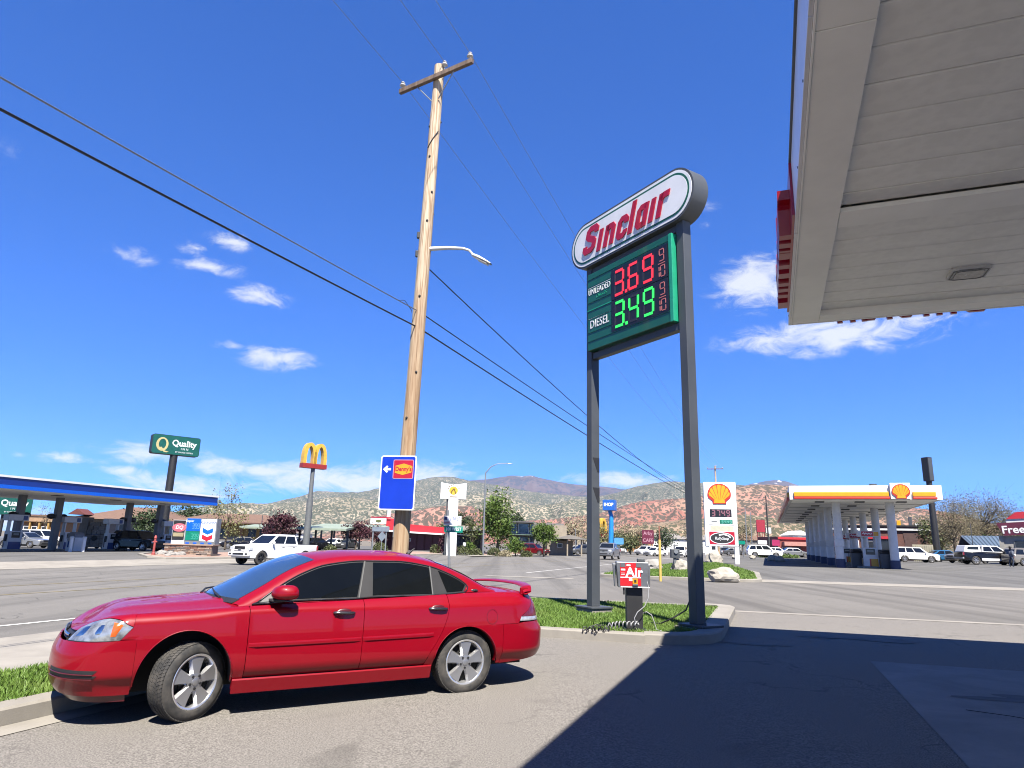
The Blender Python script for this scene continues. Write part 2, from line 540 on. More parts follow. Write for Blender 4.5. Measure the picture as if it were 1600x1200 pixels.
def make_sedan():
    t = thing('red_sedan', 'red four-door sedan with tinted windows and front wheels turned, parked by the near kerb', 'car')
    SD = ((1, ''), (-1, ''))
    ztp = lambda S: c_zt(S) - 0.004
    door_last = pchip([(.34, -2.295), (.42, -2.32), (.55, -2.405), (.70, -2.49), (.85, -2.545), (.95, -2.562), (1.08, -2.558)])
    for sd, _ in SD:
        # front wing
        mb = MB(); arched(mb, M, lambda z: .4665 if z < .726 else (lerp(.543, .488, (z - .7285) / .0995) if z < .828 else .488), lambda z: -.452, .05, .412, .458, .30, .245, ztp, sd); panel(mb, M_RED, 'front_fender', t)
        # front door
        fd = MB(); zz = [.343, .352] + linsp(.375, .405, 3) + linsp(.45, .9, 7) + [c for c in linsp(.93, 1, 6)]
        rows = []
        for k in range(24):
            kk = k / 23; row = []
            for i in range(26):
                u = i / 25; zt_ = lerp(c_zt(-.46), c_zt(-1.58), u) - .003
                z = lerp(.346, zt_, 1 - (1 - kk) ** 1.35)
                row.append((lerp(-.458, lerp(-1.568, -1.586, kk), u), z))
            rows.append(row)
        rows_grid(fd, M, rows, side=sd); d1 = panel(fd, M_RED, 'front_door', t)
        rd = MB(); rows = []
        for k in range(24):
            kk = k / 23; row = []
            for i in range(26):
                u = i / 25; s_l = lerp(-1.574, -1.592, kk)
                zt_ = lerp(c_zt(-1.59), c_zt(-2.55), u) - .003; z = lerp(.346, zt_, 1 - (1 - kk) ** 1.35)
                row.append((lerp(s_l, door_last(z), u), z))
            rows.append(row)
        rows_grid(rd, M, rows, side=sd); d2 = panel(rd, M_RED, 'rear_door', t)
        # rear quarter
        mb = MB()
        q_end = pchip([(.70, -3.30), (.727, -3.322), (.752, -3.336), (.797, -3.352), (.86, -3.460), (.95, -3.618), (1.036, -3.769), (1.08, -3.80)])
        arched(mb, M, lambda z: door_last(max(z, .34)) - .006, lambda z: q_end(z) if z > .7265 else -3.2098, -2.796, .405, .392, .24, .30, ztp, sd)
        panel(mb, M_RED, 'rear_quarter', t)
        # sill
        mb = MB(); rows_grid(mb, lambda S, z: Vector((S, c_p(S) - .036 - .30 * (.337 - z) - .012 * clamp01((z - .325) / .012), z)), [[(s, z) for s in linsp(-.365, -2.385, 30)] for z in (.205, .225, .25, .28, .30, .312, .324, .334, .337)], side=sd)
        panel(mb, M_RED, 'sill', t, 0.02)
        # rub strip, one length on each door
        for dd, (a, b, za, zb) in ((d1, (-.47, -1.562, .634, .642)), (d2, (-1.582, -2.38, .642, .652))):
            mb = MB(); P = []
            for i in range(16):
                s = lerp(a, b, i / 15); z = lerp(za, zb, i / 15); e = min(1, min(i, 15 - i) / 1.0 + .25)
                row = []
                for dz, o in ((-.020, 0), (-.017, .011), (0, .014), (.017, .011), (.020, 0)):
                    p = M(s, z + dz); row.append(Vector((p.x, sd * (p.y + o * e), p.z)))
                P.append(row)
            mb.grid(P); q = panel(mb, M_RED, 'rub_strip', dd, 0)
        # handles
        for dd, (hs, hz_) in ((d1, (-1.372, .902)), (d2, (-2.428, .915))):
            mb = MB(); p = M(hs, hz_)
            mb.ball((p.x, sd * (p.y - .008), p.z + .006), (.085, .014, .035), 16, 8)
            link('handle_recess', mb.mesh('handle_recess', M_DEEPRED, 60), dd)
            mb = MB(); pts = [Vector((p.x + dx, sd * (p.y + o), p.z + dz)) for dx, o, dz in ((.112, .004, .004), (.10, .020, .004), (.05, .027, .002), (-.03, .028, -.002), (-.085, .022, -.003), (-.105, .004, -.004))]
            mb.tube(pts, [.010, .015, .016, .016, .016, .011], 8); link('handle', mb.mesh('handle', M_DARKCHROME, 60), dd)
        # wheel houses
        for cx, rx, rz in ((.05, .41, .457), (-2.796, .403, .390)):
            mb = MB(); A = linsp(-.10, PI + .10, 26); P = []
            for a in A:
                x = cx + rx * math.cos(a); z = .335 + (rz if math.sin(a) > 0 else .33) * math.sin(a)
                P.append([Vector((x, sd * (M(x, max(.2, z)).y - .010), z)), Vector((x, sd * .50, z))])
            mb.grid(P); mb.add([(cx + rx * math.cos(a), sd * .5, .335 + rz * math.sin(a)) for a in linsp(0, 2 * PI, 25)[:-1]], [tuple(i for i in range(24) if math.sin(linsp(0, 2 * PI, 25)[i]) > -.25)])
            link('wheel_housing', mb.mesh('wheel_housing', M_VOID, None), t)
            mb = MB(); P = []                                        # rolled arch lip
            for a in linsp(-.02, PI + .02, 40):
                x = cx + rx * math.cos(a); z = .335 + rz * math.sin(a); y = M(x, max(.2, z)).y
                x2 = cx + (rx - .012) * math.cos(a); z2 = .335 + (rz - .012) * math.sin(a)
                P.append([Vector((x, sd * (y + .001), z)), Vector((lerp(x, x2, .5), sd * (y + .004), lerp(z, z2, .5))), Vector((x2, sd * (y - .006), z2)), Vector((x2, sd * (y - .04), z2))])
            mb.grid(P); panel(mb, M_RED, 'arch_lip', t, 0)
        # upper side: pillars band, glass, bright trim
        dlo_t = pchip([(-.52, 1.00), (-.651, 1.091), (-.815, 1.196), (-.986, 1.281), (-1.223, 1.360), (-1.643, 1.403), (-2.0, 1.402), (-2.415, 1.350), (-2.6, 1.290), (-2.78, 1.205), (-2.862, 1.146)])
        dlo_b = pchip([(-.47, .996), (-.93, 1.024), (-1.54, 1.036), (-1.69, 1.045), (-2.4, 1.053), (-2.57, 1.062), (-2.87, 1.078)])

        def side_patch(x0b, x0t, x1b, x1t, off, ins=0.0, n=22, m=8, rear_round=False):
            P = []
            for k in range(m + 1):
                kk = k / m; row = []
                for i in range(n + 1):
                    u = i / n; xb = lerp(x0b, x1b, u); xt = lerp(x0t, x1t, u)
                    zb = dlo_b(xb) + ins; zt_ = max(dlo_t(xt) - ins, zb + .001)
                    x = lerp(xb, xt, kk); z = lerp(zb, zt_, kk)
                    p = GH(x, z); row.append(Vector((p.x, sd * (p.y + off), p.z)))
                P.append(row)
            mb_ = MB(); mb_.grid(P); return mb_
        panel(side_patch(-.475, -.50, -2.80, -2.862, .003), M_SATIN, 'window_surround', t, 0.006)
        panel(side_patch(-.50, -.53, -.775, -.80, .0055, .010), M_LTRIM, 'mirror_triangle', t, 0.004)
        panel(side_patch(-.79, -.80, -1.530, -1.632, .007, .013), M_GLASS, 'window', d1, 0.006)
        panel(side_patch(-1.700, -1.742, -2.395, -2.405, .007, .013), M_GLASS, 'window', d2, 0.006)
        panel(side_patch(-2.585, -2.515, -2.785, -2.835, .007, .014), M_GLASS, 'quarter_window', t, 0.006)
        mb = MB()
        def gpt(x, z, o): p = GH(x, z); return Vector((p.x, sd * (p.y + o), p.z))
        mb.tube([gpt(-.48, .992, .006)] + [gpt(x, dlo_t(x) + .004, .006) for x in linsp(-.53, -2.85, 40)] + [gpt(-2.868, 1.13, .006), gpt(-2.85, 1.095, .006), gpt(-2.81, 1.074, .006)], .0065, 6)
        link('window_trim', mb.mesh('window_trim', M_DARKCHROME, 60), t)
        mb = MB(); mb.tube([gpt(x, dlo_b(x) - .004, .007) for x in linsp(-.49, -2.81, 40)], .008, 6)
        link('belt_moulding', mb.mesh('belt_moulding', M_DARKCHROME, 60), t)
        for nm, xb, xt in (('pillar_trim', -1.548, -1.65), ('pillar_trim', -2.405, -2.418)):
            mb = MB(); mb.tube([gpt(xb, dlo_b(xb), .008), gpt(xt, dlo_t(xt), .008)], .007, 5); link(nm, mb.mesh(nm, M_LTRIM, 60), t)
        # headlamp
        ht = pchip([(1.06, .815), (.978, .862), (.772, .895), (.624, .886), (.49, .827)]); hb = pchip([(1.10, .711), (.741, .717), (.54, .729)])

        def lamp(s0b, s0t, s1b, s1t, off, top, bot, ins=0.0, n=22, m=9, dz=0.0, bulge=.012):
            P = []
            for k in range(m + 1):
                kk = k / m; row = []
                for i in range(n + 1):
                    u = i / n; sb = lerp(s0b, s1b, u); st = lerp(s0t, s1t, u); s_ = lerp(sb, st, kk)
                    z = lerp(bot(sb) + ins, top(st) - ins, kk); p = M(s_, z)
                    c = Vector((p.x + 1.2 if p.x > -1 else p.x + 1.6, p.y, 0)); q = M(s_, min(z, c_zt(s_) - .09))
                    nrm = Vector((.5 * max(0, s_ - XF0), 1, .25)).normalized() if s_ > -1 else Vector((-.4 * max(0, XR0 - s_), 1, .1)).normalized()
                    o = off + bulge * 4 * u * (1 - u) * kk * (1 - kk) * 4
                    p = p + nrm * o
                    row.append(Vector((p.x, sd * p.y, p.z)))
                P.append(row)
            mb_ = MB(); mb_.grid(P); return mb_
        hl = panel(lamp(1.10, 1.06, .545, .491, .001, ht, hb), M_LENS, 'headlight', t, 0.012)
        panel(lamp(.632, .672, .592, .565, .006, lambda s: ht(s) - .022, lambda s: hb(s) + .028, n=8), M_AMBER, 'turn_signal', hl, 0.004)
        for a_, b_, c_, d_ in ((1.02, 1.0, .90, .90), (.82, .83, .71, .72)):
            panel(lamp(a_, b_, c_, d_, .005, lambda s: ht(s) - .035, lambda s: hb(s) + .035, n=8, m=6), M_CHROME, 'reflector', hl, 0.004)
        mb = MB(); mb.tube([M(s, hb(s) - .004).copy() for s in linsp(1.09, .55, 20)], .004, 4)
        mb.v = [(x, sd * y, z) for x, y, z in mb.v]; link('lamp_gasket', mb.mesh('lamp_gasket', M_BLACK), hl)
        # lower air slots
        for zt_, zb_ in ((.478, .448), (.436, .408)):
            top = lambda s, z=zt_: z + (.65 - s) * -.012; bot = lambda s, z=zb_: z + (.65 - s) * -.012
            panel(lamp(1.24, 1.24, .69, .66, .0025, top, bot, n=18, m=3, bulge=0), M_BLACK, 'air_slot', t, 0.003)
            mb = MB(); mb.tube([Vector((p.x + .006, sd * (p.y + .006), p.z)) for p in (M(s, bot(s) - .003) for s in linsp(1.24, .69, 16))], .005, 5); link('slot_lip', mb.mesh('slot_lip', M_DEEPRED, 60), t)
        # tail lamp
        tt = pchip([(-3.34, .800), (-3.372, .838), (-3.60, .955), (-3.77, 1.035), (-4.1, 1.035)]); tb = lambda s: .800
        tl = panel(lamp(-3.355, -3.775, -4.02, -4.02, .002, lambda s: 1.036, lambda s: .800 + (s + 3.35) * .03, n=18, m=10, bulge=.006), M_TAIL, 'taillight', t, 0.01)
        panel(lamp(-3.340, -3.356, -4.02, -4.02, .003, lambda s: .797 + (s + 3.35) * .03, lambda s: .752 + (s + 3.35) * .03, n=18, m=4, bulge=.004), M_CLEAR, 'reversing_light', t, 0.01)
        # mirror
        mir = MB(); Y0 = GH(-.72, 1.03).y
        secs = [(Y0 - .01, .030, .026, -.70), (Y0 + .04, .042, .034, -.705), (Y0 + .07, .105, .062, -.745), (Y0 + .12, .135, .086, -.765), (Y0 + .19, .130, .086, -.78), (Y0 + .235, .10, .066, -.79), (Y0 + .252, .03, .02, -.80)]
        P = []
        for (y, ra, rb, xc) in secs:
            row = []
            for j in range(25):
                a = 2 * PI * j / 24; ca, sa = math.cos(a), math.sin(a)
                row.append(Vector((xc + ra * (1 if ca > 0 else .75) * math.copysign(abs(ca) ** .85, ca), sd * y, 1.085 + rb * (1 if sa > 0 else .62) * math.copysign(abs(sa) ** .75, sa) + (y - Y0) * .05)))
            P.append(row)
        P = [[Vector((-.70, sd * (Y0 - .01), 1.085))] * 25] + P + [[Vector((-.80, sd * (Y0 + .255), 1.10))] * 25]; mir.grid(P); link('wing_mirror', mir.mesh('wing_mirror', M_RED, 60), d1)
        mb = MB(); mb.box((-.70, sd * (Y0 + .06), 1.033), (.13, .15, .022)); link('mirror_foot', mb.mesh('mirror_foot', M_BLACK, None, .006), d1)
        # badge
        mb = MB(); p = GH(-2.955, 1.088); mb.ball((p.x, sd * (p.y + .004), p.z), (.045, .006, .018), 14, 6); link('badge', mb.mesh('badge', M_DARKCHROME, 60), t)
        mb = MB(); mb.ball((p.x, sd * (p.y + .009), p.z), (.018, .004, .012), 10, 6); link('badge_centre', mb.mesh('badge_centre', M_BLACK, 60), t)
        if sd == 1:
            mb = MB(); pts = []
            for a in linsp(0, 2 * PI, 29):
                q = M(-3.115 + .072 * math.cos(a), .808 + .078 * math.sin(a)); pts.append(q + Vector((0, -.0012, 0)))
            mb.tube(pts, .0035, 5); link('fuel_flap', mb.mesh('fuel_flap', M_DEEPRED, 60), t)
    # ---- front bumper, both corners in one cover
    mb = MB(); SS = linsp(.4685, 1.47, 30); rows = []
    btop = pchip([(.45, .7225), (.55, .7215), (.741, .710), (1.10, .704), (1.2, .70), (1.47, .70)])
    for k in range(22):
        kk = k / 21
        L = [M(s, lerp(.262 + .0 * s, btop(s), kk)) for s in SS]
        rows.append(L + [Vector((p.x, -p.y, p.z)) for p in reversed(L[:-1])])
    mb.grid(rows); panel(mb, M_RED, 'front_bumper', t)
    mb = MB(); rows = []
    for k in range(4):
        L = [M(s, lerp(.205, .258, k / 3)) - Vector((.02, .02, 0)) for s in linsp(.49, 1.47, 16)]; rows.append(L + [Vector((p.x, -p.y, p.z)) for p in reversed(L[:-1])])
    mb.grid(rows); panel(mb, M_DEEPRED, 'front_air_dam', t, .01)
    # grille with its bright bar
    mb = MB(); rows = []
    for k in range(6):
        L = [M(s, lerp(.708, .80, k / 5)) + Vector((-.03, 0, 0)) for s in linsp(1.13, 1.47, 10)]; rows.append(L + [Vector((p.x, -p.y, p.z)) for p in reversed(L[:-1])])
    mb.grid(rows); gr = panel(mb, M_BLACK, 'grille', t, .0)
    mb = MB(); L = [M(s, .742) + Vector((-.012, 0, 0)) for s in linsp(1.16, 1.47, 10)]; mb.tube(L + [Vector((p.x, -p.y, p.z)) for p in reversed(L[:-1])], .013, 6)
    link('chrome_bar', mb.mesh('chrome_bar', M_CHROME, 60), gr)
    mb = MB(); p = M(1.47, .76); mb.ball((p.x - .005, 0, .76), (.02, .07, .035), 12, 6); link('badge', mb.mesh('badge', M_DARKCHROME, 60), gr)
    # ---- bonnet
    mb = MB(); P = []
    for S in linsp(-.452, .486, 24) + [.4895] + linsp(.53, 1.06, 16) + [1.075] + linsp(1.12, 1.47, 10):
        zt = c_zt(S); row = []
        if S > .488: z0 = min(ht(S) + .005, zt - .002) if S < 1.065 else min(zt - .002, lerp(.79, .775, (S - 1.06) / .4))
        else: z0 = zt - .0035
        for k in range(6): row.append(M(S, lerp(z0, zt, 1 - (1 - k / 5) ** 2)))
        e = row[-1]; yE = max(e.y, 1e-3); cr = lerp(.058, .028, clamp01((S - .2) / .9)) * (yE / .75) ** 2
        sh = .26 * clamp01((.45 - S) / .9) ** 1.5
        for t_ in linsp(1, 0, 16)[1:]:
            z = e.z + cr * (1 - t_ * t_) + (.012 * math.exp(-((t_ - .62) / .12) ** 2) if S < .9 else 0)
            row.append(Vector((e.x + sh * (1 - t_ * t_), t_ * e.y, z)))
        P.append(row + [Vector((p.x, -p.y, p.z)) for p in reversed(row[:-1])])
    mb.grid(P); panel(mb, M_RED, 'bonnet', t, .012, ref=(.2, 0, 0.2))
    # ---- roof, pillars and screens
    c_b = pchip([(-.36, .26), (-.65, .21), (-1.22, .08), (-1.7, 0), (-2.4, -.05), (-2.86, -.13), (-3.2, -.17)])
    c_c = pchip([(-.36, .012), (-.65, .045), (-1.0, .060), (-1.3, .058), (-1.7, .058), (-2.3, .058), (-2.6, .05), (-2.9, .04), (-3.2, .012)])

    def T(x, t_, off=0.0):
        g = GH(x, c_zr(x)); return Vector((g.x + c_b(x) * (1 - t_ * t_), t_ * (g.y - .004), g.z + c_c(x) * (1 - abs(t_) ** 2.2) + off))
    mb = MB(); P = []
    for x in linsp(-.36, -3.235, 66):
        zr = c_zr(x); zt = c_zt(x) - .002; zs = max(zr - .05, zt + .004); row = []
        for k in range(9): row.append(GH(x, lerp(zt, zs, k / 8)))
        p0 = row[-1]; p1 = GH(x, zr + .004); p2 = T(x, .9)
        for k in (0.2, .4, .6, .8): row.append(p0 * (1 - k) ** 2 + p1 * 2 * k * (1 - k) + p2 * k * k)
        for t_ in linsp(.9, 0, 12): row.append(T(x, t_))
        P.append(row + [Vector((p.x, -p.y, p.z)) for p in reversed(row[:-1])])
    mb.grid(P); rf = panel(mb, M_RED, 'roof', t, .01, smooth=50)
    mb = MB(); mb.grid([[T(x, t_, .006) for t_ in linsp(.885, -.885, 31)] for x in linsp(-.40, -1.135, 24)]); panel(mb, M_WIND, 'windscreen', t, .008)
    mb = MB(); mb.grid([[T(x, t_, .007) for t_ in linsp(.91, -.91, 25)] for x in linsp(-.352, -.42, 4)]); panel(mb, M_BLACK, 'cowl', t, .012)
    mb = MB(); mb.grid([[T(x, t_, .006) for t_ in linsp(.86, -.86, 31)] for x in linsp(-2.52, -3.13, 20)]); panel(mb, M_GLASS, 'rear_window', t, .008)
    for (xa, ta, xb, tb_) in ((-.39, .62, -.47, -.05), (-.385, -.15, -.47, -.72)):
        mb = MB(); mb.tube([T(xa, ta, .02), T(lerp(xa, xb, .35), lerp(ta, tb_, .35), .035), T(xb, tb_, .014)], [.012, .010, .006], 6); link('wiper', mb.mesh('wiper', M_BLACK, 60), t)
    mb = MB(); a = T(-2.36, 0.0); mb.tube([a, a + Vector((-.02, 0, .02)), a + Vector((-.09, 0, .075))], [.03, .018, .006], 8); link('aerial', mb.mesh('aerial', M_BLACK, 60), rf)
    # ---- boot lid with spoiler, rear bumper
    mb = MB(); P = []
    for S in linsp(-3.16, -4.2, 36):
        zt = c_zt(S); row = []
        z0 = zt - .003 if S > -3.79 else 1.039
        for k in range(5): row.append(M(S, lerp(min(z0, zt - .001), zt, 1 - (1 - k / 4) ** 2)))
        e = row[-1]
        for t_ in linsp(1, 0, 12)[1:]: row.append(Vector((e.x - (0.20 * clamp01((S + 3.6) / .45)) * (1 - t_ * t_), t_ * e.y, e.z + .022 * (1 - t_ ** 2) * clamp01((e.y) / .5))))
        P.append(row + [Vector((p.x, -p.y, p.z)) for p in reversed(row[:-1])])
    mb.grid(P); panel(mb, M_RED, 'boot_lid', t, .012, ref=(-3.5, 0, .4))
    mb = MB(); rows = []
    for k in range(8):
        L = [M(s, lerp(.745, 1.035, k / 7)) for s in linsp(-4.022, -4.2, 8)]; rows.append(L + [Vector((p.x, -p.y, p.z)) for p in reversed(L[:-1])])
    mb.grid(rows); panel(mb, M_RED, 'boot_face', t, .012)
    mb = MB(); rows = []
    rb = pchip([(-4.2, .742), (-4.0, .735), (-3.36, .735), (-3.335, .7235), (-3.21, .7225)])
    for k in range(20):
        L = [M(s, lerp(lerp(.295, .36, clamp01((-3.2 - s) / .8)), rb(s), k / 19)) for s in linsp(-3.211, -4.2, 30)]; rows.append(L + [Vector((p.x, -p.y, p.z)) for p in reversed(L[:-1])])
    mb.grid(rows); panel(mb, M_RED, 'rear_bumper', t)
    sp = MB(); P = []
    for i in range(41):
        y = lerp(.80, -.80, i / 40); k = abs(y) / .80
        xb = -3.82 + .17 * k ** 2.5; zc = 1.150 - .040 * k ** 3
        if k > .93: zc -= .05 * (k - .93) / .07
        ch = .15 * (1 - .25 * k ** 4); th = .026
        row = []
        for a in linsp(0, 2 * PI, 15): row.append(Vector((xb + ch / 2 * math.cos(a), y, zc + th / 2 * math.sin(a) * (1.1 + .4 * math.cos(a)) - .010 * math.cos(a))))
        P.append(row)
    sp.grid(P); s_ = panel(sp, M_RED, 'spoiler', t, 0, ref=(-3.8, 0, 1.15))
    for sy in (1, -1):
        mb = MB(); mb.box((-3.63, sy * .755, 1.075), (.11, .035, .09)); link('spoiler_foot', mb.mesh('spoiler_foot', M_RED, None, .01), s_)
    # ---- dark structure inside
    mb = MB(); mb.bx(-3.7, .85, -.58, .58, .24, .78); mb.bx(.8, 1.0, -.5, .5, .3, .72); mb.bx(.8, .93, -.62, .62, .3, .68); mb.bx(-2.33, -.42, -.84, .84, .24, .95); mb.bx(-3.75, -3.25, -.72, .72, .42, .95); mb.bx(.5, .84, -.72, .72, .30, .70); mb.bx(-2.9, -.9, -.55, .55, .9, 1.2)
    link('underbody', mb.mesh('underbody', M_VOID), t)
    # ---- wheels
    for (x, sd, steer) in ((0, 1, 31), (0, -1, 28), (-WB, 1, 0), (-WB, -1, 0)):
        w = link('wheel', None, t, (x, sd * .755, .335), (0, 0, math.radians(steer) + (0 if sd > 0 else PI)))
        R = .334; prof = [(.232, .098), (.240, .108), (.258, .113), (.285, .112), (.312, .103), (.326, .090)]
        for k, y in enumerate((.082, .050, .046, .012, .008, -.012, -.008, -.046, -.050, -.082)):
            prof.append((R - (.008 if k in (1, 3, 5, 7) and False else 0), y))
        prof += [(.326, -.090), (.312, -.103), (.285, -.112), (.232, -.098)]
        mb = MB(); mb.lathe([(r, y) for r, y in prof], 72, axis='y'); link('tyre', mb.mesh('tyre', M_TYRE, 45), w)
        tb_ = MB(); n = 66                                           # tread blocks in five ribs
        for yy, wd, ph in ((-.083, .026, 0), (-.047, .030, .5), (0, .034, .25), (.047, .030, .75), (.083, .026, .1)):
            for j in range(n):
                a = 2 * PI * (j + ph) / n; sk = .02 * (1 if yy > 0 else -1)
                cs = []
                for rr in (R - .004, R + .005):
                    for da, dy in ((-.032, -wd / 2), (.032, -wd / 2), (.032, wd / 2), (-.032, wd / 2)):
                        b_ = a + da * 1.15 + (sk if dy > 0 else -sk); rq = rr if abs(yy + dy) < .09 else rr - .006
                        cs.append((rq * math.cos(b_), yy + dy, rq * math.sin(b_)))
                tb_.add(cs, [(4, 5, 6, 7), (0, 1, 5, 4), (1, 2, 6, 5), (2, 3, 7, 6), (3, 0, 4, 7)])
        q = link('tread', tb_.mesh('tread', M_TYRE, None), w); q['kind'] = 'stuff'
        mb = MB(); mb.lathe([(.236, .100), (.238, .107), (.231, .110), (.219, .106), (.214, .092), (.205, .06), (.195, -.09)], 60, axis='y'); link('rim', mb.mesh('rim', M_ALLOYB, 40), w)
        mb = MB(); mb.lathe([(.0, .03), (.196, .03)], 40, axis='y'); mb.lathe([(0, .05), (.13, .05), (.13, .03)], 30, axis='y'); link('brake_disc', mb.mesh('brake_disc', M_VOID), w)
        for k in range(5):
            a0 = 2 * PI * k / 5 + .35
            face = [(.030, .062, .102), (.036, .10, .1015), (.050, .15, .099), (.070, .211, .098)]
            vs = []
            for (hw_, r, y) in face:
                for s2 in (-1, 1):
                    vs.append((r * math.cos(a0) - s2 * hw_ * math.sin(a0), y, r * math.sin(a0) + s2 * hw_ * math.cos(a0)))
            o = len(vs)
            for (hw_, r, y) in face:
                for s2 in (-1, 1):
                    h2 = hw_ + .016; vs.append((r * math.cos(a0) - s2 * h2 * math.sin(a0), y - .034, r * math.sin(a0) + s2 * h2 * math.cos(a0)))
            fs = []; ms = []
            mb = MB()
            mb.add(vs, [(0, 1, 3, 2), (2, 3, 5, 4), (4, 5, 7, 6)], 0)
            mb.add(vs, [(i, i + 2, o + i + 2, o + i) for i in (0, 2, 4)] + [(i + 1, o + i + 1, o + i + 3, i + 3) for i in (0, 2, 4)], 1)
            link('spoke', mb.mesh('spoke', [M_ALLOY, M_ALLOYB], None), w)
        mb = MB(); mb.lathe([(.082, .088), (.080, .100), (.060, .104), (.036, .104), (.034, .110), (.028, .112), (0, .113)], 30, axis='y'); link('hub', mb.mesh('hub', M_ALLOY, 40), w)
        for k in range(5):
            a = 2 * PI * (k + .5) / 5 + .35; mb = MB(); mb.cyl((.057 * math.cos(a), .100, .057 * math.sin(a)), (.057 * math.cos(a), .1135, .057 * math.sin(a)), .0125, .011, 8); link('wheel_nut', mb.mesh('wheel_nut', M_BLACK), w)
    return t


CAR_DIR = Vector((-0.85726, -0.51489, 0))
sedan = make_sedan()
sedan.location = (-3.2895, 7.2869, gz(-3.3, 7.3)); sedan.rotation_euler = (0, 0, math.atan2(CAR_DIR.y, CAR_DIR.x))

# ---------------------------------------------------------------- ground surfaces
def asphalt(name, col, speck=0.35, stains=0.5, cracks=0.0, streak=None):
    col = alb(col); m, nt, b = principled(name); co = coords(nt)
    big = noise(nt, co, 0.22, 5, 0.6, 0.4); mid = noise(nt, co, 1.7, 4, 0.6); fine = noise(nt, co, 75, 3, 0.7); f2 = noise(nt, co, 230, 2, 0.6)
    c = mixc(nt, ramp(nt, big, .32, .68), tuple(x * .84 for x in col), tuple(x * 1.10 for x in col))
    c = mixc(nt, mth(nt, 'MULTIPLY', ramp(nt, mid, .5, .72), .28), c, tuple(x * .72 for x in col))
    sp = ramp(nt, fine, .33, .67)
    c = mixc(nt, speck, c, mixc(nt, sp, tuple(x * .42 for x in col), tuple(min(1, x * 1.65) for x in col)))
    c = mixc(nt, mth(nt, 'MULTIPLY', ramp(nt, f2, .62, .72), .5), c, tuple(min(1, x * 1.9) for x in col))
    if stains:
        s = noise(nt, co, 0.55, 3, 0.5, 1.2); c = mixc(nt, mth(nt, 'MULTIPLY', ramp(nt, s, .63, .78), stains), c, tuple(x * .45 for x in col))
        s2 = noise(nt, coords(nt, 'Object', (1.0, 1.0, 1.0)), 3.1, 2, 0.4, .4); c = mixc(nt, mth(nt, 'MULTIPLY', ramp(nt, s2, .74, .80), stains), c, tuple(x * .35 for x in col))
    if streak:
        mp = nd(nt, 'ShaderNodeMapping'); nt.links.new(co, mp.inputs[0]); mp.inputs['Rotation'].default_value = (0, 0, HEAD if streak == 'u' else HEAD + PI / 2); mp.inputs['Scale'].default_value = (.55, .012, .1)
        st = noise(nt, mp.outputs[0], 1.0, 6, .62); c = mixc(nt, mth(nt, 'MULTIPLY', ramp(nt, st, .45, .68), .75), c, tuple(x * .58 for x in col))
        c = mixc(nt, mth(nt, 'MULTIPLY', ramp(nt, st, .46, .28), .35), c, tuple(min(1, x * 1.35) for x in col))
    if cracks:
        v = nd(nt, 'ShaderNodeTexVoronoi', feature='DISTANCE_TO_EDGE'); v.inputs['Scale'].default_value = .42
        w = nd(nt, 'ShaderNodeVectorMath', operation='ADD'); nt.links.new(co, w.inputs[0])
        nn = nd(nt, 'ShaderNodeTexNoise'); nn.inputs['Scale'].default_value = 1.3; nn.inputs['Detail'].default_value = 5; nt.links.new(co, nn.inputs['Vector']); nt.links.new(nn.outputs[1], w.inputs[1]); nt.links.new(w.outputs[0], v.inputs['Vector'])
        k = mth(nt, 'MULTIPLY', mth(nt, 'LESS_THAN', v.outputs[0], .006), ramp(nt, noise(nt, co, .35, 2), .47, .55))
        c = mixc(nt, mth(nt, 'MULTIPLY', k, cracks), c, tuple(x * .3 for x in col))
    nt.links.new(c, b.inputs['Base Color']); b.inputs['Roughness'].default_value = .93; b.inputs['Specular IOR Level'].default_value = .25
    bump(nt, b, mth(nt, 'ADD', fine, mth(nt, 'MULTIPLY', f2, .5)), .55, .006)
    return m


def concrete(name, col, speck=.15, var=.16):
    col = alb(col); m, nt, b = principled(name); co = coords(nt)
    a = noise(nt, co, .8, 6, .65, .5); f = noise(nt, co, 90, 3, .6); s = noise(nt, co, 4, 4, .6)
    c = mixc(nt, ramp(nt, a, .3, .7), tuple(x * (1 - var) for x in col), tuple(min(1, x * (1 + var * .6)) for x in col))
    c = mixc(nt, mth(nt, 'MULTIPLY', ramp(nt, s, .55, .75), .3), c, tuple(x * .7 for x in col))
    c = mixc(nt, mth(nt, 'MULTIPLY', ramp(nt, f, .4, .6), speck), c, tuple(x * .55 for x in col))
    nt.links.new(c, b.inputs['Base Color']); b.inputs['Roughness'].default_value = .9; b.inputs['Specular IOR Level'].default_value = .25
    bump(nt, b, f, .35, .004)
    return m


M_LOT = asphalt('forecourt_asphalt', (0.205, 0.190, 0.172), .85, .45, .40)
M_ROAD = asphalt('main_road_asphalt', (0.192, 0.182, 0.168), .45, .3, .7, streak='u')
M_CROSS = asphalt('cross_street_asphalt', (0.188, 0.176, 0.160), .4, .15, .2, streak='v')
M_FARLOT = asphalt('far_lot_asphalt', (0.150, 0.146, 0.140), .2, .35, .4, streak='v')
M_CONC = concrete('kerb_concrete', (0.34, 0.315, 0.275))
M_WALK = concrete('sidewalk_concrete', (0.35, 0.325, 0.285))
M_SLAB = concrete('slab_concrete', (0.29, 0.29, 0.285), .1, .22)
M_GUT = concrete('gutter_concrete', (0.34, 0.315, 0.275))
M_DIRT = asphalt('town_ground', (0.20, 0.175, 0.14), .2, .3)
M_GRAVEL = asphalt('pink_gravel', (0.36, 0.25, 0.20), .5, .2)
M_LINE = mat('road_paint_white', (0.62, 0.61, 0.58), .8, var=.35, vscale=2.5, fine=.5, fscale=30)
M_LINEW = mat('worn_road_paint', (0.30, 0.295, 0.275), .85, var=.3, vscale=2.5, fine=.6, fscale=25)
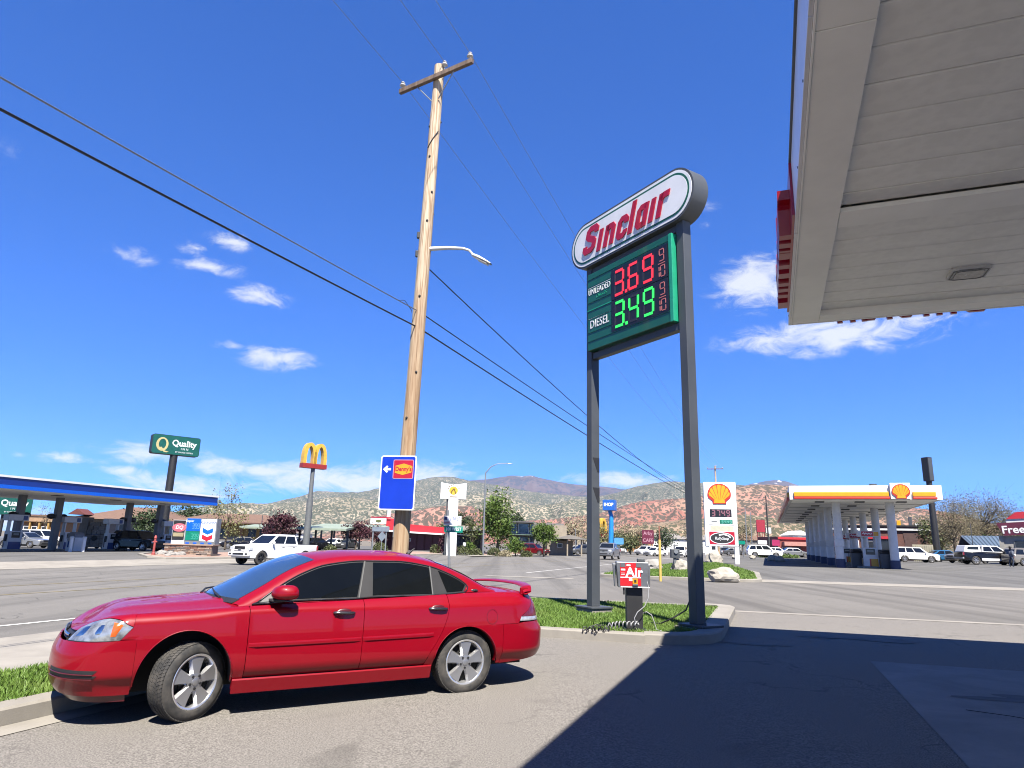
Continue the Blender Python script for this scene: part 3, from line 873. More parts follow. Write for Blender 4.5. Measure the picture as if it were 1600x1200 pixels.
M_LINEY = mat('worn_yellow_paint', (0.30, 0.24, 0.10), .85, var=.3, vscale=2, fine=.6, fscale=25)


def brk(a, b, extra):
    return [a] + sorted(k for k in extra if a < k < b) + [b]


def sheet(name, u0, u1, v0, v1, dz, m, su=None, sv=None, parent=None):
    us = brk(u0, u1, [36, 48, 100, 160] + (su or [])); vs = brk(v0, v1, [3.5, 8.5, 33, 40, -60, -140, 90, 150] + (sv or []))
    mb = MB(); G = []
    for u in us:
        row = []
        for v in vs:
            x, y = to_xy(u, v); row.append((x, y, gz(x, y) + dz))
        G.append(row)
    mb.grid(G)
    o = mb.build(name, m, parent)
    if parent is None: struct(o)
    return o


g = sheet('ground', -200, 3600, -2400, 2400, -.08, M_DIRT, [20, 70, 240, 400, 800, 1600], [-300, 300, 800, -800, -1400, 1400])
sheet('forecourt', -70, 19.4, -120, 6.9, 0, M_LOT)
sheet('main_road', -160, 600, 6.9, 36, -.004, M_ROAD)
sheet('cross_street', 19.4, 36.6, -160, 6.9, 0, M_CROSS)
sheet('station_lot', 36.6, 130, -150, 6.9, 0.002, M_FARLOT)
sheet('gas_station_lot', -120, 75, 36, 95, 0, M_FARLOT)
sheet('restaurant_lot', 75, 240, 36, 95, 0, M_FARLOT)
sheet('concrete_slab', -30, 11.85, -40, -1.36, .004, M_SLAB)
sheet('driveway_apron', -6, 40, 33.4, 36.8, .006, M_GUT)
sheet('gutter', 36.3, 37.9, -70, .4, .008, M_GUT)
sheet('gutter', 19.1, 19.45, -70, .85, .006, M_CONC)
sheet('gutter', -40, 11, 5.93, 6.22, .006, M_CONC)
sheet('gutter', 32.6, 33.4, 8.9, 13.5, .006, M_CONC)
# painted lines of the main road
for nm, v, w, m, dash in (('road_marking', 12.95, .13, M_LINE, None), ('road_marking', 16.75, .12, M_LINEW, (3, 9)), ('road_marking', 19.6, .12, M_LINEY, None), ('road_marking', 22.9, .12, M_LINEY, None), ('road_marking', 26.2, .12, M_LINEW, (3, 9)), ('road_marking', 29.6, .12, M_LINEW, None)):
    mb = MB()
    segs = [(-40, 420)] if dash is None else [(k, k + dash[0]) for k in range(-42, 300, dash[0] + dash[1])]
    if nm and v == 12.95: segs = [(-40, 17), (38, 420)]
    for a, b in segs:
        us = brk(a, b, [36, 48, 100, 160])
        for i in range(len(us) - 1):
            P = [to_xy(us[i], v), to_xy(us[i + 1], v), to_xy(us[i + 1], v + w), to_xy(us[i], v + w)]
            mb.add([(x, y, gz(x, y) + .003) for x, y in P], [(0, 1, 2, 3)])
    struct(mb.build(nm, m))
for (u, v, ru, rv) in ((14.6, -1.6, .22, 1.0), (9.6, -2.9, .25, .8), (12.9, .3, .10, .5)):
    mb = MB(); n = 28; pts = []
    for k in range(n):
        a = 2 * PI * k / n; r = 1 + .28 * math.sin(3 * a + u) + .2 * math.sin(5 * a + v); x, y = to_xy(u + ru * r * math.sin(a), v + rv * r * math.cos(a)); pts.append((x, y, gz(x, y) + .0075))
    mb.add(pts, [tuple(range(n))]); struct(mb.build('oil_stain', mat('old_stain', (0.10, 0.097, 0.093) if u < 15 or u > 17 else (0.09, 0.088, 0.085), .8, var=.4, vscale=3)))
# cracks in the slab
mb = MB(); r_ = random.Random(4)
for (u, v, du, dv, n) in ((8.9, -1.5, -.10, -.3, 14), (6.9, -1.9, .03, -.3, 12)):
    pts = []
    for k in range(n):
        u += du + r_.uniform(-.09, .09); v += dv + r_.uniform(-.07, .07); x, y = to_xy(u, v); pts.append((x, y, gz(x, y) + .006))
    mb.tube(pts, .0035, 3)
struct(mb.build('slab_crack', M_VOID))


# ---------------------------------------------------------------- kerbs, sidewalk and grass of the corner
def strip_path(mb, pts, w_in, h, closed=False, m=0, below=.12):
    """raised kerb along a path of (u, v); the kerb lies to the left of the path"""
    n = len(pts); L = []
    for i in range(n):
        a = Vector((*pts[max(i - 1, 0)], 0)); b = Vector((*pts[min(i + 1, n - 1)], 0)); t = (b - a).normalized()
        L.append((Vector((*pts[i], 0)), Vector((-t.y, t.x, 0))))
    G = []
    for p, nn in L:
        row = []
        for o, z in ((0.0, -below), (0.012, h - .02), (0.035, h), (w_in, h), (w_in, -below)):
            q = p + nn * o; x, y = to_xy(q.x, q.y); row.append((x, y, gz(x, y) + z))
        G.append(row)
    mb.grid(G); mb.add(G[0], [(0, 1, 2, 3, 4)]); mb.add(G[-1], [(4, 3, 2, 1, 0)])


def arc(cu, cv, r, a0, a1, n=8): return [(cu + r * math.cos(math.radians(lerp(a0, a1, i / n))), cv + r * math.sin(math.radians(lerp(a0, a1, i / n)))) for i in range(n + 1)]


KERB_H = .15
near = [(u, 6.22) for u in linsp(-60, 10.7, 30)] + [(11.2, 6.18), (11.65, 6.0), (11.95, 5.6), (12.06, 5.1)] + [(12.08, v) for v in linsp(4.8, 2.0, 8)]
mb = MB(); strip_path(mb, near, .28, KERB_H)
struct(mb.build('kerb', M_CONC, smooth=40))
cap = [(12.085, 2.02), (12.15, 1.60), (12.35, 1.20), (12.65, .96), (13.05, .83), (13.6, .80)] + [(u, .80) for u in linsp(14.3, 18.6, 6)] + [(19.05, .92), (19.3, 1.2), (19.36, 1.7)]
mb = MB(); strip_path(mb, cap, .42, KERB_H + .012); struct(mb.build('kerb', M_CONC, smooth=40))
far = [(19.38, v) for v in linsp(1.72, 6.4, 8)] + [(19.3, 7.6), (18.9, 9.0), (18.1, 10.0), (17.0, 10.55), (15.6, 10.7)] + [(u, 10.7) for u in linsp(14, -60, 24)]
mb = MB(); strip_path(mb, far, .25, KERB_H - .03); struct(mb.build('kerb', M_CONC, smooth=40))


def poly_sheet(name, pts, dz, m, kind='structure'):
    mb = MB(); P = [(*to_xy(u, v), 0) for u, v in pts]; mb.add([(x, y, gz(x, y) + dz) for x, y, _ in P], [tuple(range(len(P)))])
    o = mb.build(name, m, fix=True); o['kind'] = kind; return o


M_SOIL = mat('lawn_soil', (0.075, 0.12, 0.022), .95, var=.4, vscale=6, fine=.5, fscale=70)
sw_in = [(-60, 10.46), (15.5, 10.46), (16.9, 10.3), (17.9, 9.8), (18.68, 8.9), (19.05, 7.6), (19.12, 6.4), (19.12, 1.7), (18.6, 1.7), (18.6, 6.2), (18.4, 7.4), (17.6, 8.2), (16.0, 8.3), (14.5, 7.95), (-60, 7.95)]
poly_sheet('sidewalk', sw_in, .125, M_WALK)
lawn = [(-60, 6.48), (10.8, 6.48), (11.35, 6.43), (11.9, 6.2), (12.25, 5.7), (12.34, 5.1), (12.34, 2.2), (12.55, 1.7), (13.2, 1.25), (13.9, 1.2), (18.6, 1.2), (18.6, 6.2), (18.4, 7.4), (17.6, 8.2), (16.0, 8.3), (14.5, 7.95), (-60, 7.95)]
poly_sheet('lawn', lawn, .12, M_SOIL)


def inside(p, poly):
    c = False; j = len(poly) - 1
    for i in range(len(poly)):
        a, b = poly[i], poly[j]
        if (a[1] > p[1]) != (b[1] > p[1]) and p[0] < (b[0] - a[0]) * (p[1] - a[1]) / (b[1] - a[1]) + a[0]: c = not c
        j = i
    return c


def grass_mat():
    m, nt, b = principled('grass_blades'); co = coords(nt)
    n = noise(nt, co, 3.0, 3, .6); f = noise(nt, co, 60, 2, .5); w = noise(nt, co, .9, 2, .5)
    c = mixc(nt, ramp(nt, n, .3, .7), (0.055, 0.106, 0.013), (0.092, 0.155, 0.026))
    c = mixc(nt, mth(nt, 'MULTIPLY', ramp(nt, f, .5, .7), .6), c, (0.11, 0.145, 0.035)); c = mixc(nt, mth(nt, 'MULTIPLY', ramp(nt, w, .55, .72), .5), c, (0.11, 0.14, 0.035))
    nt.links.new(c, b.inputs['Base Color']); b.inputs['Roughness'].default_value = .6; b.inputs['Specular IOR Level'].default_value = .3
    return m


M_GRASS = grass_mat()


def blades(name, poly, regions, dz, seed, hmin=.035, hmax=.085, w=.011):
    """lawn grass, blade by blade"""
    rg = np.random.default_rng(seed); V = []
    for (u0, u1, v0, v1, dens) in regions:
        n = int((u1 - u0) * (v1 - v0) * dens); us = rg.uniform(u0, u1, n); vs = rg.uniform(v0, v1, n)
        k = np.array([inside((a, b), poly) for a, b in zip(us, vs)]); V.append(np.stack([us[k], vs[k]], 1))
    V = np.concatenate(V); n = len(V); x = V[:, 0] * UX - V[:, 1] * UY; y = V[:, 0] * UY + V[:, 1] * UX
    z = np.array([gz(a, b) for a, b in zip(x, y)]) + dz
    a = rg.uniform(0, 2 * PI, n); h = rg.uniform(hmin, hmax, n); ln = rg.normal(0, .028, (n, 2))
    ww = w * rg.uniform(.7, 1.5, n)
    p0 = np.stack([x - ww * np.cos(a), y - ww * np.sin(a), z], 1); p1 = np.stack([x + ww * np.cos(a), y + ww * np.sin(a), z], 1); p2 = np.stack([x + ln[:, 0], y + ln[:, 1], z + h], 1)
    co = np.stack([p0, p1, p2], 1).reshape(-1, 3)
    me = bpy.data.meshes.new(name); me.vertices.add(3 * n); me.vertices.foreach_set('co', co.ravel())
    me.loops.add(3 * n); me.loops.foreach_set('vertex_index', np.arange(3 * n)); me.polygons.add(n); me.polygons.foreach_set('loop_start', np.arange(0, 3 * n, 3)); me.polygons.foreach_set('loop_total', np.full(n, 3))
    me.materials.append(M_GRASS); me.update(); me.validate()
    o = link(name, me); o['kind'] = 'stuff'; return o


blades('grass', lawn, [(1.5, 7.6, 6.4, 8.0, 2600), (7.6, 11.5, 6.4, 8.2, 500), (11.5, 19, 1.15, 8.5, 1700)], .115, 11)
# lawn island with boulders across the cross street
isl = [(35.9, .9), (36.4, .5), (41, .7), (60, 4.6), (62, 7.6), (40, 8.3), (36.6, 8.2), (35.9, 7.4)]
mb = MB(); strip_path(mb, [(62, 8.2), (38, 8.6), (36.2, 8.3), (35.6, 7.4), (35.6, 1.2), (35.8, .6), (36.4, .25), (41.5, .4), (61, 4.3)], .3, .14); struct(mb.build('kerb', M_CONC, smooth=40))
poly_sheet('lawn', isl, .12, M_SOIL)
blades('grass', isl, [(35.6, 46, .4, 8.4, 420), (46, 62, 2.0, 8.4, 160)], .115, 12, .05, .12, .03)
# pink gravel planting strip before the far lots
poly_sheet('gravel_bed', [(34.5, 37.4), (37, 36.6), (76, 36.6), (76, 39.5), (40, 41.5), (35.5, 39.5)], .10, M_GRAVEL)
mb = MB(); strip_path(mb, [(38, 41.8), (35.2, 39.8), (34.2, 37.8), (34.6, 36.6), (36.5, 36.2), (77, 36.2)], .3, .13); struct(mb.build('kerb', M_GUT, smooth=40))
poly_sheet('gravel_bed', [(84, 34.3), (170, 34.3), (170, 38.5), (84, 38.5)], .06, M_GRAVEL)
sheet('sidewalk', 77, 330, 33, 34.2, .09, M_WALK)

# ---------------------------------------------------------------- lettering drawn with strokes
def stroke(mb, pts, w, place, depth, m=0):
    """a pen stroke with mitred corners; place(x, y, d) puts it in space, d being the depth behind the face"""
    n = len(pts); P = [Vector((a, b, 0)) for a, b in pts]; Lf, Rt = [], []
    for i in range(n):
        d0 = (P[i] - P[i - 1]).normalized() if i else None; d1 = (P[i + 1] - P[i]).normalized() if i < n - 1 else None
        if d0 is None: d0 = d1
        if d1 is None: d1 = d0
        t = (d0 + d1).normalized(); nn = Vector((-t.y, t.x, 0)); k = w / 2 / max(.45, nn.dot(Vector((-d0.y, d0.x, 0))))
        Lf.append(P[i] + nn * k); Rt.append(P[i] - nn * k)
    vs = []
    for d in (0, depth):
        for i in range(n): vs += [place(Lf[i].x, Lf[i].y, d), place(Rt[i].x, Rt[i].y, d)]
    o = 2 * n; fs = []
    for i in range(n - 1):
        a, b, c, e = 2 * i, 2 * i + 1, 2 * i + 3, 2 * i + 2
        fs += [(a, b, c, e), (o + a, o + e, o + c, o + b), (a, e, o + e, o + a), (b, o + b, o + c, c)]
    fs += [(0, o, o + 1, 1), (2 * n - 2, 2 * n - 1, o + 2 * n - 1, o + 2 * n - 2)]
    mb.add(vs, fs, m)


GLY = {'S': [[(.40, .47), (.40, .55), (.33, .61), (.14, .61), (.07, .55), (.07, .44), (.14, .38), (.31, .31), (.37, .25), (.37, .12), (.30, .06), (.09, .06), (.03, .12), (.03, .20)]],
       'i': [[(.07, 0), (.07, .53)]], 'n': [[(.07, 0), (.07, .53)], [(.07, .40), (.14, .47), (.24, .47), (.30, .41), (.30, 0)]],
       'c': [[(.31, .34), (.31, .41), (.25, .47), (.13, .47), (.07, .41), (.07, .12), (.13, .06), (.25, .06), (.31, .12), (.31, .18)]], 'l': [[(.07, 0), (.07, .75)]],
       'a': [[(.30, .47), (.13, .47), (.07, .41), (.07, .12), (.13, .06), (.30, .06)], [(.30, 0), (.30, .53)]], 'r': [[(.07, 0), (.07, .53)], [(.07, .38), (.14, .47), (.31, .47)]]}
ADV = {'S': .51, 'i': .24, 'n': .45, 'c': .42, 'l': .23, 'a': .44, 'r': .36}
M_SRED = mat('sign_red', (0.50, 0.004, 0.022), .35, coat=.3, var=.08)
M_SWHITE = mat('sign_white', (0.66, 0.67, 0.68), .4, coat=.3, var=.08, vscale=1.5)
M_SGREEN = mat('sign_green', (0.006, 0.115, 0.062), .4, coat=.3, var=.12)
M_SGREENL = mat('sign_green_edge', (0.015, 0.36, 0.20), .4, coat=.3, var=.1)
M_STEEL = mat('charcoal_steel', (0.070, 0.078, 0.086), .5, .0, var=.14, vscale=1.2)
M_STEELL = mat('grey_steel', (0.16, 0.17, 0.17), .5, var=.14)
M_LEDK = mat('led_black', (0.008, 0.008, 0.012), .4)
M_LEDR = mat('led_red', (0.6, 0.02, 0.03), .5, emit=(1.0, 0.025, 0.05), estr=.36)
M_LEDG = mat('led_green', (0.02, 0.6, 0.08), .5, emit=(0.04, 1.0, 0.12), estr=.32)
M_LEDP = mat('led_dim_pink', (0.30, 0.10, 0.10), .5, emit=(0.9, 0.25, 0.25), estr=.08)
M_STUB = mat('unlit_segment', (0.020, 0.018, 0.028), .5)
M_WHITE = mat('white_paint', (0.74, 0.74, 0.73), .45, var=.07)
M_OFFW = mat('offwhite_panel', (0.60, 0.60, 0.585), .5, var=.08)

SEG = {'a': (.10, .94, .90, .94), 'g': (.10, .5, .90, .5), 'd': (.10, .06, .90, .06), 'f': (.06, .56, .06, .90), 'b': (.94, .56, .94, .90), 'e': (.06, .10, .06, .44), 'c': (.94, .10, .94, .44)}
DIG = {'3': 'abcdg', '6': 'acdefg', '9': 'abcdfg', '4': 'bcfg', '1': 'bc', '0': 'abcdef', '7': 'abc', '5': 'acdfg', '2': 'abdeg', '8': 'abcdefg'}


def digit(mb, ch, x, z, w, h, y, t, lean=.06):
    for s in DIG[ch]:
        x0, z0, x1, z1 = SEG[s]; q = lambda a, b: (x + a * w + lean * b * h, z + b * h)
        P = [q(x0, z0), q(x1, z1)]
        horiz = z0 == z1
        # a bar of separate light points
        stroke(mb, P, t, lambda a, b, d: (a, y + d, b), .012)


def pole_sign():
    L = Vector((1.935, 15.776, 0)); d = Vector((.521, -.853, 0)).normalized()
    t = thing('price_sign', 'tall price sign with white oval top and green fuel panel between two grey posts', 'sign', (L.x, L.y, gz(L.x, L.y)), math.atan2(d.y, d.x))
    z0 = gz(L.x, L.y)
    for (x0, x1, top, bz) in ((-.215, -.02, 8.42, .27), (2.90, 3.10, 8.42, .22)):
        mb = MB(); mb.bx(x0, x1, 0, .23, bz, top); p = mb.build('post', M_STEEL, t, bevel=.008)
        mb = MB()
        if x0 < 0:
            mb.bx(x0 - .20, x1 + .24, -.20, .42, bz - .035, bz); q = mb.build('base_plate', M_STEEL, p, bevel=.004)
            mb = MB(); mb.bx(x0 - .17, x1 + .21, -.17, .40, .05, bz - .035); mb.build('footing', M_CONC, p, bevel=.015)
        else:
            mb.bx(x0 - .14, x1 + .26, -.16, .42, bz - .04, bz); mb.build('base_plate', M_STEEL, p, bevel=.006)
            mb = MB(); mb.bx(x0 - .22, x1 + .16, -.20, .45, .0, bz - .045); mb.build('footing', M_CONC, p, bevel=.03)
            mb = MB(); mb.cyl((x1 + .2, .0, bz), (x1 + .2, .0, bz + .05), .022, .018, 8); mb.build('anchor_bolt', M_STEEL, p)
            mb = MB(); pts = [(x0 - .03, .06, 1.95), (x0 - .035, .05, 1.2), (x0 - .03, .06, .62), (x0 - .07, .0, .45), (x0 - .22, -.2, .30), (x0 - .45, -.3, .18), (x0 - .75, -.25, .16)]; mb.tube(pts[:3], .012, 6); mb.build('conduit', M_STEELL, p)
            mb = MB(); mb.tube(pts[2:], .014, 6); mb.build('cable', M_BLACK, p)
        # black wedges for the left post come below
        for zz in ((3.35, 2.9, 2.62, 2.2) if x0 < 0 else ()):
            pass
    for zt in (3.62, 2.92):  # black wedge patches on the side face of the left post
        mb = MB(); mb.prism([(.17, 0), (.225, 0), (.225, .34), (.03, .34)], (-.014, 0, zt - .34), (0, 1, 0), (0, 0, 1), .02); mb.build('black_wedge', M_BLACK, t)
    mb = MB(); mb.bx(-.02, 2.90, .02, .20, 8.22, 8.38); mb.build('crossbeam', M_STEEL, t, bevel=.006); mb = MB(); mb.bx(-.02, 2.90, .03, .20, 6.02, 6.17); mb.build('crossbeam', M_STEEL, t, bevel=.006)
    # oval cabinet
    xa, xb, za, zb = -.70, 3.56, 8.40, 9.62; r = (zb - za) / 2; zc = (za + zb) / 2

    def oval(ins, n=18):
        rr = r - ins
        return [(xb - r + rr * math.cos(a), zc + rr * math.sin(a)) for a in linsp(-PI / 2, PI / 2, n)] + [(xa + r + rr * math.cos(a), zc + rr * math.sin(a)) for a in linsp(PI / 2, 1.5 * PI, n)]
    Z = Vector((0, 0, 1)); X = Vector((1, 0, 0))
    mb = MB(); mb.prism(oval(0), (0, -.12, 0), X, Z, .43); c = mb.build('sign_cabinet', M_STEEL, t, smooth=30)
    mb = MB(); mb.prism(oval(.05), (0, -.128, 0), X, Z, .008); mb.prism(oval(.05), (0, .318, 0), X, Z, .008); mb.build('face_rim', M_SWHITE, c)
    for nm, i0, m_, y in (('green_band', .115, M_SGREEN, -.134), ('face', .165, M_SWHITE, -.140)):
        mb = MB(); mb.prism(oval(i0), (0, y, 0), X, Z, .006); mb.build(nm, m_, c)
    for xx in (.55, 2.3):
        mb = MB(); mb.bx(xx - .25, xx + .25, .0, .14, zb - .015, zb + .03); mb.build('lifting_rail', M_STEEL, c, bevel=.004)
    mb = MB(); x = -.16; sh = .30
    for i, ch in enumerate('Sinclair'):
        k = {'S': (x, 8.735)}.get(ch, (x, 8.655))
        for st in GLY[ch]: stroke(mb, st, .135 if ch != 'S' else .145, lambda a, b, dd, k=k: (k[0] + a * 1.0 + sh * (b), -.168 + dd, k[1] + b), .03)
        x += ADV[ch] * 1.03
    mb.build('lettering', M_SRED, c)
    # price panel
    mb = MB(); mb.bx(-.05, 2.84, -.10, .20, 6.20, 8.18); pn = mb.build('price_panel', M_SGREEN, t, bevel=.012)
    mb = MB(); mb.bx(2.765, 2.865, -.115, .20, 6.19, 8.18); mb.build('edge_strip', M_SGREENL, pn, bevel=.008)
    for zz in (6.44, 6.66, 7.00, 7.22, 7.43, 7.84, 8.04):
        mb = MB(); mb.bx(-.045, .875 if zz not in (6.44, 8.04) else 2.76, -.112, -.10, zz - .012, zz + .012); mb.build('rail', M_SGREENL if zz == 7.22 else M_SGREEN, pn)
    for i, (z, word, led, m_) in enumerate(((7.225, 'UNLEADED', '369', M_LEDR), (6.45, 'DIESEL', '349', M_LEDG))):
        mb = MB(); mb.bx(.885, 2.735, -.118, -.10, z, z + .755); sc = mb.build('price_screen', M_LEDK, pn)
        for k, ch in enumerate(led):
            mb = MB(); digit(mb, '8', 0.985 + .485 * k, z + .05, .33, .655, -.124, .056, .035); mb.build('unlit_digit', M_STUB, sc)
            mb = MB(); digit(mb, ch, 0.985 + .485 * k, z + .05, .33, .655, -.128, .058, .035); mb.build('digit', m_, sc)
        mb = MB(); mb.bx(1.375, 1.44, -.130, -.118, z + .05, z + .12); mb.build('point', m_, sc)
        mb = MB(); digit(mb, '9', 2.49, z + .40, .15, .30, -.126, .020, .0); digit(mb, '1', 2.425, z + .04, .06, .28, -.126, .018, 0); digit(mb, '0', 2.52, z + .04, .14, .28, -.126, .018, 0); mb.bx(2.46, 2.66, -.128, -.118, z + .35, z + .365); mb.build('fraction', M_LEDP, sc)
        mb = MB(); mb.bx(-.03, .865, -.108, -.10, (7.43 if i == 0 else 6.66), (7.84 if i == 0 else 7.00)); lp = mb.build('grade_plate', M_SGREEN, pn)
        mb = MB(); mb.bx(.0, .84, -.112, -.106, (7.79 if i == 0 else 6.99), (7.80 if i == 0 else 7.0)); mb.build('white_line', M_SWHITE, lp)
        if i == 0:
            text('UNLEADED', 'lettering', M_SWHITE, lp, .215, (.42, -.1125, 7.675), bold=.0, sx=.74, spacing=1.04); text('Dino 85', 'lettering', M_SGREENL, lp, .13, (.50, -.112, 7.52), shear=.3, sx=.9)
        else: text('DIESEL', 'lettering', M_SWHITE, lp, .29, (.42, -.1125, 6.83), bold=.001, sx=.80, spacing=1.06)
    return t


pole_sign()

# ---------------------------------------------------------------- the canopy overhead
CU, CV, CZ = 12.0, -.63, 5.37
cx_, cy_ = to_xy(CU, CV)
M_SOFFIT = mat('soffit_paint', (0.86, 0.85, 0.785), .55, sun=False, var=.07, vscale=.9, fine=.12, fscale=8)
M_SOFFITB = mat('soffit_band_paint', (0.90, 0.89, 0.825), .55, sun=False, var=.07, vscale=.9)
M_FASC = mat('fascia_paint', (0.72, 0.72, 0.72), .4, sun=False, coat=.2, var=.06)
canopy = thing('station_canopy', 'large pale canopy with panelled underside overhanging the forecourt, its fascia carrying red letters', 'canopy', (cx_, cy_, gz(cx_, cy_)), RZ + math.radians(-.6))
W_, D_ = 14.0, 26.0  # unseen reach, sized to balance the forecourt shade against soffit brightness
rngc = random.Random(5)


def can_box(nm, x0, x1, y0, y1, z0, z1, m, bev=.006, par=None):
    mb = MB(); mb.bx(x0, x1, y0, y1, CZ + z0, CZ + z1); return mb.build(nm, m, par or canopy, bevel=bev)


can_box('edge_beam', .012, .43, -7.19 + .0, 0 - .012, 0, .30, M_SOFFITB); can_box('edge_beam', .012, .43, -14.4, -7.196, .004, .30, M_SOFFITB); can_box('edge_beam', .012, .43, -D_, -14.406, 0, .30, M_SOFFITB)
can_box('edge_beam', .433, W_, -.33, -.012, .003, .30, M_SOFFITB); can_box('edge_beam', W_ - .45, W_ - .012, -D_, -.335, 0, .3, M_SOFFITB)
can_box('drip_edge', -.006, .011, -D_, .0, -.012, .05, M_SOFFITB, .003); can_box('drip_edge', -.006, W_, -.011, .006, -.010, .05, M_SOFFITB, .003)
for nm, y0, y1 in (('gutter_channel', -.80, -.335), ('gutter_channel', -4.42, -4.06), ('gutter_channel', -12.0, -11.55)):
    can_box(nm, .433, W_ - .455, y0, y1, .10, .14, M_SOFFIT, 0)
    can_box('channel_side', .433, W_ - .455, y0 - .012, y0, .05, .13, M_SOFFIT, 0)
can_box('gutter_lip', .433, W_ - .455, -4.055, -3.64, .015, .08, M_SOFFITB, .012)
y = -.812; ys = []
for a, b in ((-.812, -3.636), (-4.434, -11.55), (-12.012, -25.6)):
    n = round((a - b) / .46); st = (a - b) / n
    for k in range(n): ys.append((a - st * k, st))
pm = {}
for (yy, st) in ys:
    key = round(st, 3)
    if key not in pm:
        mb = MB(); L = W_ - .455 - .433                              # a lapped tray: one edge a little lower than the other
        z0 = CZ + .055; P = [(0, 0, .018), (0, -.012, .004), (0, -st + .020, 0), (0, -st + .006, .012), (0, -st + .006, .05), (0, 0, .05)]
        G = [[(xx + .433, q[1], z0 + q[2]) for q in P] for xx in (0, L)]; mb.grid(G); pm[key] = mb.mesh('soffit_panel', M_SOFFIT)
    o = link('soffit_panel', pm[key], canopy, (0, yy, rngc.uniform(-.002, .002)))
can_box('roof_deck', .02, W_ - .02, -D_, -.02, .235, .68, M_SOFFIT, 0)
# white fascia, in lengths
for k in range(8):
    y1 = .02 - k * 3.7; y0 = max(-D_, y1 - 3.69)
    can_box('fascia_panel', -.045, -.008, y0, y1, .0, .72, M_FASC, .004)
for k in range(3):
    can_box('fascia_panel', -.045 + k * 4.02, -.055 + (k + 1) * 4.02, .008, .045, .0, .72, M_FASC, .004)
can_box('fascia_cap', -.07, -.0, -D_, .05, .722, .765, M_STEELL, .004); can_box('fascia_cap', .003, W_, .0, .07, .722, .765, M_STEELL, .004)
for yy in (-.4, -1.9, -3.5, -5.2, -6.6, -7.6):
    mb = MB(); mb.cyl((-.052, yy, CZ + .03), (-.044, yy, CZ + .03), .012, n=8); mb.build('rivet', M_STEELL, canopy)
# red letters standing off the fascia
mb = MB(); x = 0.0; S_ = .86
fl = MB()
for ch in 'Sinclair':
    for stt in GLY[ch]: stroke(fl, stt, .13, lambda a, b, d, x=x: (-.215 + d, -.75 - (x + a * S_ * 1.22 + .22 * b) * 1.0, CZ + .03 + b * S_), .16)
    x += ADV[ch] * S_ * 1.24
lt = fl.build('fascia_lettering', M_SRED, canopy)
mb = MB(); mb.bx(-.075, -.047, -4.15, -.62, CZ + .02, CZ + .70); mb.build('letter_backing', M_SRED, lt)
fl = MB(); x = 0.0
for ch in 'Sinclair':
    for stt in GLY[ch]: stroke(fl, stt, .10, lambda a, b, d, x=x: (1.9 - (x + a * .8 + .2 * b), .115 - d, CZ - .02 + b * .8), .06)
    x += ADV[ch] * .82
fl.v = [(3.0 - q[0] + .0, q[1], q[2]) for q in fl.v]; fl.v = [(4.0 - q[0], q[1], q[2]) for q in fl.v]
fl.build('end_lettering', M_SRED, canopy)
# recessed lamp
def canopy_lamp(x, y):
    mb = MB(); O = CZ + .052
    o = [(-.24, -.17), (-.16, -.22), (.16, -.22), (.24, -.17), (.24, .17), (.16, .22), (-.16, .22), (-.24, .17)]
    mb.prism([(a, -b) for a, b in o], (x, y, O - .035), (1, 0, 0), (0, -1, 0), .05)
    lamp_ = mb.build('canopy_lamp', M_OFFW, canopy, bevel=.012)
    mb = MB(); mb.prism([(a * .72, -b * .66) for a, b in o], (x, y, O - .047), (1, 0, 0), (0, -1, 0), .02); mb.build('lamp_lens', mat('dull_lens', (0.42, 0.42, 0.40), .25, var=.3, vscale=12), lamp_, bevel=.006)
    mb = MB(); mb.tube([(x + a * .86, y + b * .84, O - .036) for a, b in o + [o[0]]], .008, 5); mb.build('lamp_gasket', M_STEELL, lamp_)


canopy_lamp(2.26, -1.58); canopy_lamp(2.26, -9.2); canopy_lamp(8.0, -1.58)
for (x, y) in ((4.6, -3.4), (4.6, -12.0), (11.6, -3.4), (11.6, -12.0)):
    mb = MB(); mb.bx(x - .17, x + .17, y - .17, y + .17, 0, CZ + .06); mb.build('column', M_FASC, canopy, bevel=.01)

# ---------------------------------------------------------------- timber utility pole, lamp, wires
def wood(name, ca, cb, pale_top=False):
    ca, cb = alb(ca), alb(cb); m, nt, b = principled(name); co = coords(nt, 'Object', (9, 9, .55)); n = noise(nt, co, 1.0, 6, .65, .6); n2 = noise(nt, coords(nt, 'Object', (40, 40, 1.1)), 1.0, 3, .6)
    c = mixc(nt, ramp(nt, n, .35, .65), ca, cb); c = mixc(nt, mth(nt, 'MULTIPLY', ramp(nt, n2, .55, .7), .65), c, tuple(x * .35 for x in ca))
    if pale_top:                                                       # the wood grows paler towards the top of the pole
        z = nd(nt, 'ShaderNodeSeparateXYZ'); nt.links.new(coords(nt), z.inputs[0]); c = mixc(nt, mth(nt, 'MULTIPLY', ramp(nt, mth(nt, 'ADD', z.outputs[2], mth(nt, 'MULTIPLY', n, 3.0)), 4.5, 12.5), .8), c, mixc(nt, ramp(nt, n2, .42, .60), (.42, .36, .27), (.22, .145, .085)))
    nt.links.new(c, b.inputs['Base Color']); b.inputs['Roughness'].default_value = .85; bump(nt, b, mth(nt, 'ADD', n2, n), .5, .012); return m


M_POLE = wood('weathered_pole_wood', (0.33, 0.195, 0.10), (0.52, 0.375, 0.23), True)
M_ARMW = wood('grey_brown_timber', (0.13, 0.085, 0.06), (0.24, 0.165, 0.12))
M_PORC = mat('porcelain', (0.52, 0.50, 0.47), .25, coat=.5, var=.1)
M_WIRE = mat('wire', (0.022, 0.022, 0.024), .6); M_WIREL = mat('bare_aluminium_wire', (0.34, 0.35, 0.37), .5, .2)
M_GALV = mat('galvanised_steel', (0.34, 0.36, 0.37), .45, .5, var=.12)


